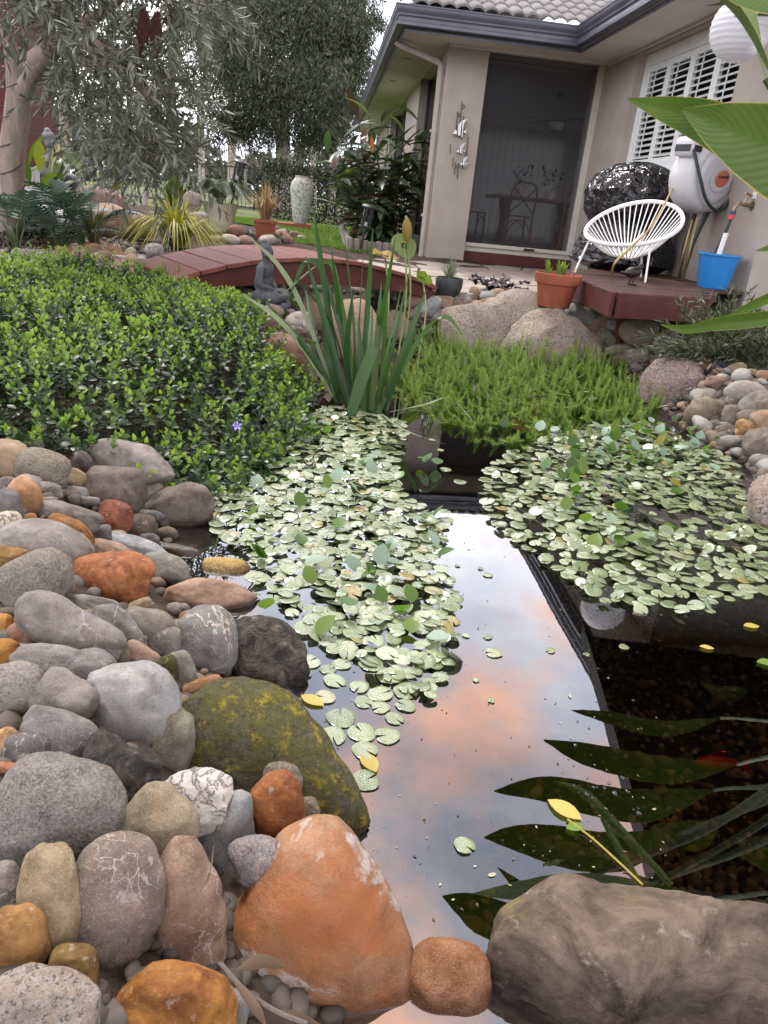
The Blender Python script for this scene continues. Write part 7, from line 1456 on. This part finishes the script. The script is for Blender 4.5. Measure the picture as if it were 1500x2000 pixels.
# ---- ginger shrub by the pier
def ginger():
    q = hit(745, 480); B = np.array([q[0], q[1]+.35, q[2]-.03]); t = thing('leafy_shrub', 'tall cane shrub with long glossy dark leaves beside the pier', 'shrub', tuple(B)); r = np.random.default_rng(9)
    cols = [leafmat('cane_leaf', [(0, (.035, .065, .035)), (.7, (.085, .13, .07)), (1, (.15, .20, .11))], .32, .5, .2, src='obj'), leafmat('cane_leaf_bronze', [(0, (.05, .028, .018)), (1, (.10, .055, .035))], .35, .5, .15, src='obj'), leafmat('cane_leaf_light', [(0, (.13, .20, .07)), (1, (.26, .32, .10))], .4, .4, .3, src='obj'), leafmat('cane_leaf_orange', [(0, (.45, .17, .05)), (1, (.55, .26, .09))], .5, .3, .3, src='obj')]
    M = []
    for mt in cols: me = mesh_np('leaf', *leaf_vf(1, .24, 7, .28, .28)); me.materials.append(mt); M.append(me)
    tips = [(690, 255), (720, 225), (745, 240), (765, 300), (810, 280), (830, 300), (665, 290), (700, 320), (735, 300), (780, 340), (650, 335), (820, 350), (690, 380), (760, 380), (655, 400), (730, 350), (705, 290), (790, 260), (675, 340), (640, 300), (715, 260), (750, 330), (800, 390), (700, 410), (740, 410), (660, 360), (780, 300), (835, 262), (845, 310), (820, 240), (700, 235), (760, 225), (670, 270), (790, 330), (830, 380)]
    for k, (px, py) in enumerate(tips):
        d = float(np.linalg.norm(B-CP))+r.uniform(-.3, .35); tip = D(px, py, d)-B; b0 = np.array([r.uniform(-.30, .25), r.uniform(-.2, .2), 0]); P = bez([b0, b0*.6+tip*.45+[0, 0, .05], tip], 10); mb = MB(); mb.tube(P, np.linspace(.012, .006, len(P)), 6); mb.build('cane', CSTEM, t, smooth=True); n = 12
        for j in range(n):
            f = .22+.78*j/(n-1); p = P[int(f*(len(P)-1))]; a = (k*1.1+j*2.4); mi = 2 if (j == n-1 and k % 4 == 1) else (1 if r.random() < .22 else 0)
            o = link('leaf', M[mi], None, t, tuple(p), (rad(r.uniform(-15, 40)+(30 if j == n-1 else 0)), rad(r.uniform(-20, 20)), a)); s = r.uniform(.34, .54); o.scale = (s, s, s)
    p = D(728, 282, float(np.linalg.norm(B-CP))-.3)-B; o = link('leaf', M[3], None, t, tuple(p+[0, 0, -.12]), (rad(80), 0, rad(20))); o.scale = (.26,)*3
    for px, py, a in ((862, 262, -80), (868, 295, -100), (848, 268, 40)): p = D(px-30, py+6, float(np.linalg.norm(B-CP))-.3)-B; o = link('leaf', M[2] if py < 290 else M[0], None, t, tuple(p), (rad(5), 0, rad(a))); o.scale = (.30,)*3
ginger()
q = hit(680, 470); leafy('fern_plant', 'small light green ferny plant at the lawn end of the log edging', (q[0]+.05, q[1]+.5, q[2]), 16, leaf_vf(1, .2, 5, .2, .3), GG if False else YGL, .26, (10, 60), 44, stemL=.2)
# ---- fine leafed shrub at the right
def fine_shrub():
    B = np.array([*D(1435, 640, 4.75)[:2], 0]); B[2] = tz(B[0], B[1]); t = thing('fine_leaf_shrub', 'bushy fine leafed shrub in front of the blue bucket', 'shrub', tuple(B)); r = np.random.default_rng(4); parts = []; LT = []; LD = []; LU = []; LS = []; LR = []
    for i in range(150):
        a = r.uniform(0, 6.28); s = r.uniform(.2, 1.1); L = r.uniform(.22, .50); left = r.random() < .25
        d = np.array([math.cos(a)*s, math.sin(a)*s, r.uniform(.35, 1.2)]) if not left else np.array([-1.1, -.25*r.random(), r.uniform(.1, .45)]); d /= np.linalg.norm(d); b = np.array([r.uniform(-.12, .2), r.uniform(-.12, .12), .0]); P = bez([b, b+d*L*.6, b+d*L+[0, 0, -.10*L]], 5); V, F = tube_vf(P, .0022, 3, False); parts.append((np.array(V), np.array(F), .1))
        m = 22; f = np.linspace(.25, 1, m)*(len(P)-1); Q = np.stack([np.interp(f, np.arange(len(P)), P[:, c]) for c in range(3)], 1); LT.append(Q); LD.append(rdirs(m, r)*.8+d); LU.append(rdirs(m, r)+[0, 0, 1]); LS.append(r.uniform(.03, .075, m)); LR.append(np.clip(r.normal(.45, .22, m), 0, 1))
    lf = leaf_vf(1, .15, 3, .2, .2); V, F = scatter(*lf, frames(np.vstack(LD), np.vstack(LU)), np.vstack(LT), np.concatenate(LS)); parts.append((V, F, np.repeat(np.concatenate(LR), len(lf[0])))); V, F, R = merge(parts); stuff('foliage', V, F, R, leafmat('fine_leaf', [(0, (.035, .045, .022)), (.5, (.095, .115, .06)), (1, (.26, .28, .18))], .45, .35, .2), None, None, t)
fine_shrub()
# ---- indoor plants on the table
def indoor():
    for k, (u, v) in enumerate(((ITX-.3, 2.95), (ITX+.2, 2.95))):
        t = thing('pot_plant', ['rounded pot plant on the left of the dining table', 'arching pot plant on the right of the dining table'][k], 'pot plant', tuple(HW(u, v, 1.207)), 0); mb = MB(); mb.lathe([(0, 0), (.07, 0), (.09, .13), (.08, .13), (0, .12)], 18, None, False); mb.build('pot', CREAMP, t, smooth=True)
        r = np.random.default_rng(k+60); me = mesh_np('leaf', *leaf_vf(1, .35, 4, .2, .25)); me.materials.append(HEDGE if False else XAN)
        for i in range(34): a = r.uniform(0, 6.28); s = r.random(); o = link('leaf', me, None, t, (.16*s*math.cos(a), .16*s*math.sin(a), .13+r.uniform(.02, .28)), (rad(r.uniform(-20, 60)), 0, a)); o.scale = (.13,)*3
indoor()
# ---- goldfish
def fish():
    P = G(1405, 1492, -.03); t = thing('goldfish', 'red goldfish swimming under the dark water at the right', 'fish', tuple(P), rad(6)); t.scale = (1.1, 1.3, 1.1); FM_ = simple('goldfish_skin', (.9, .035, .02), .4, .5, var=.15, bump=0); mb = MB(); n = 12; V = []; F = []
    prof = [(-.045, .003, .004), (-.036, .008, .010), (-.018, .012, .017), (.004, .011, .016), (.022, .007, .010), (.036, .003, .005)]
    for x, w, h in prof:
        for i in range(n): a = 2*math.pi*i/n; V.append((x, w*math.cos(a), h*math.sin(a)))
    for j in range(len(prof)-1):
        for i in range(n): F.append((j*n+i, j*n+(i+1) % n, (j+1)*n+(i+1) % n, (j+1)*n+i))
    F += [tuple(range(n))[::-1], tuple((len(prof)-1)*n+i for i in range(n))]; mb.add(V, F); mb.build('body', FM_, t, smooth=True)
    mb = MB(); mb.add([(.034, 0, 0), (.062, .006, .018), (.054, 0, 0), (.062, -.006, -.018), (.034, .002, 0)], [(0, 1, 2), (0, 2, 3)]); mb.build('tail_fin', FM_, t); mb = MB(); mb.add([(-.02, 0, .016), (.012, 0, .014), (.004, 0, .028), (-.012, 0, .027)], [(0, 1, 2, 3)]); mb.build('dorsal_fin', FM_, t)
fish()
# ---- drifting leaves, bubbles, debris
def drift():
    yl = leafmat('yellow_leaf', [(0, (.42, .34, .07)), (1, (.52, .44, .12))], .45, .4, .2, src='obj'); gl = leafmat('fresh_green_leaf', [(0, (.12, .20, .03)), (1, (.16, .25, .05))], .4, .4, .2, src='obj'); me1 = mesh_np('floating_leaf', *leaf_vf(1, .55, 6, .12, .02)); me1.materials.append(yl); me2 = mesh_np('floating_leaf', *leaf_vf(1, .6, 6, .12, .02)); me2.materials.append(gl)
    for px, py, s, rz, m_, lb in [(1070, 1562, .062, -125, me1, 'yellow oval leaf floating near the bubbles'), (1106, 1618, .032, -70, me2, 'small green leaf floating below the yellow one'), (1452, 1222, .045, -80, me1, 'yellow-green leaf floating at the far right'), (1366, 1262, .035, -95, me1, 'small yellow leaf with a long stalk at the right'), (1478, 1293, .05, -85, me2, 'green leaf floating at the right picture edge'), (735, 1508, .055, 30, me1, 'yellow mottled leaf beside the moss covered boulder'), (632, 1378, .055, 60, me1, 'sunken yellow leaf by the black wet boulder')]:
        P = G(px, py, .004); o = link('floating_leaf', m_, None, None, tuple(P), (0, 0, rad(rz))); o.scale = (s, s, s); tag(o, lb, 'leaf', 'leaves floating on the pond')
    t = thing('leaf_stalk', 'long thin yellow stalk trailing from the floating leaf', 'stalk', (0, 0, 0)); mb = MB(); mb.tube(bez([G(1108, 1600, .004), G(1160, 1640, .003), G(1215, 1690, .003), G(1255, 1728, .002)], 8), .0018, 5); mb.build('stalk', yl, t); 
    r = random.Random(5); bm = bmesh.new()
    for i in range(20):
        px, py = 1120+r.random()*130, 0; py = 1505+(px-1120)*.55+r.gauss(0, 22); P = G(px, py, .0); bmesh.ops.create_icosphere(bm, subdivisions=2, radius=r.uniform(.0018, .0045), matrix=Matrix.Translation((P[0], P[1], 0)) @ Matrix.Diagonal((1, 1, .7, 1)))
    me = bpy.data.meshes.new('bubbles'); bm.to_mesh(me); bm.free(); me.polygons.foreach_set('use_smooth', np.ones(len(me.polygons), bool)); tag(link('bubbles', me, glass_mat('bubble_film', (.92, .92, .92), 1.9)), 'cluster of small bubbles on the dark water', 'bubbles', kind='stuff')
    dl = leafmat('dry_gum_leaf', [(0, (.085, .052, .030)), (1, (.15, .10, .062))], .6, .3, .1, src='obj'); tw = thing('dry_twig', 'dry gum twig with curled brown leaves lying on the giant orange boulder', 'twig', tuple(D(520, 1960, .80)))
    B = np.array(tw.location); mb = MB(); mb.tube(bez([D(430, 1880, .84)-B, D(480, 1935, .80)-B, D(540, 1975, .78)-B, D(600, 2000, .77)-B], 6), .0022, 6); mb.build('stem', BARK_D, tw)
    for a, b_, c_, w in (((462, 1895), (510, 1880), (558, 1890), .013), ((455, 1915), (490, 1960), (520, 2005), .011), ((545, 1975), (580, 1990), (625, 2002), .010), ((440, 1800), (428, 1850), (432, 1880), .010), ((390, 1240+500), (412, 1700), (418, 1650), .004)): blade_obj('leaf', bez([D(*a, .80), D(*b_, .785), D(*c_, .79)], 6), [.002, w*.8, w, w*.8, .001], dl, tw, side=CU*.7+CR*.3, fold=.35)
drift()
def flecks():                              # seeds, petals and scum specks on the open water
    r = np.random.default_rng(77); n = 260; px = r.uniform(600, 1300, n); py = r.uniform(1000, 1800, n); T = np.array([G(a, b, .0015) for a, b in zip(px, py)]); k = pond_sd(T[:, 0], T[:, 1]) < -.01; T = T[k]; n = len(T)
    V0 = np.array([(math.cos(a)*1.0, math.sin(a)*.5, 0) for a in np.linspace(0, 2*math.pi, 6, endpoint=False)]); V, F = scatter(V0, np.array([(0, 1, 2, 3), (0, 3, 4, 5)]), np.array([np.array(Euler((0, 0, r.uniform(0, 6.28))).to_matrix()) for _ in range(n)]), T, r.uniform(.0008, .0035, n)*np.where(r.random(n) < .07, 2.4, 1))
    stuff('surface_flecks', V, F, np.repeat(r.random(n), 6), leafmat('fleck', [(0, (.04, .035, .02)), (.6, (.14, .12, .06)), (1, (.40, .38, .28))], .6, .3, 0), 'tiny seeds and specks floating on the open water', 'flecks')
flecks()
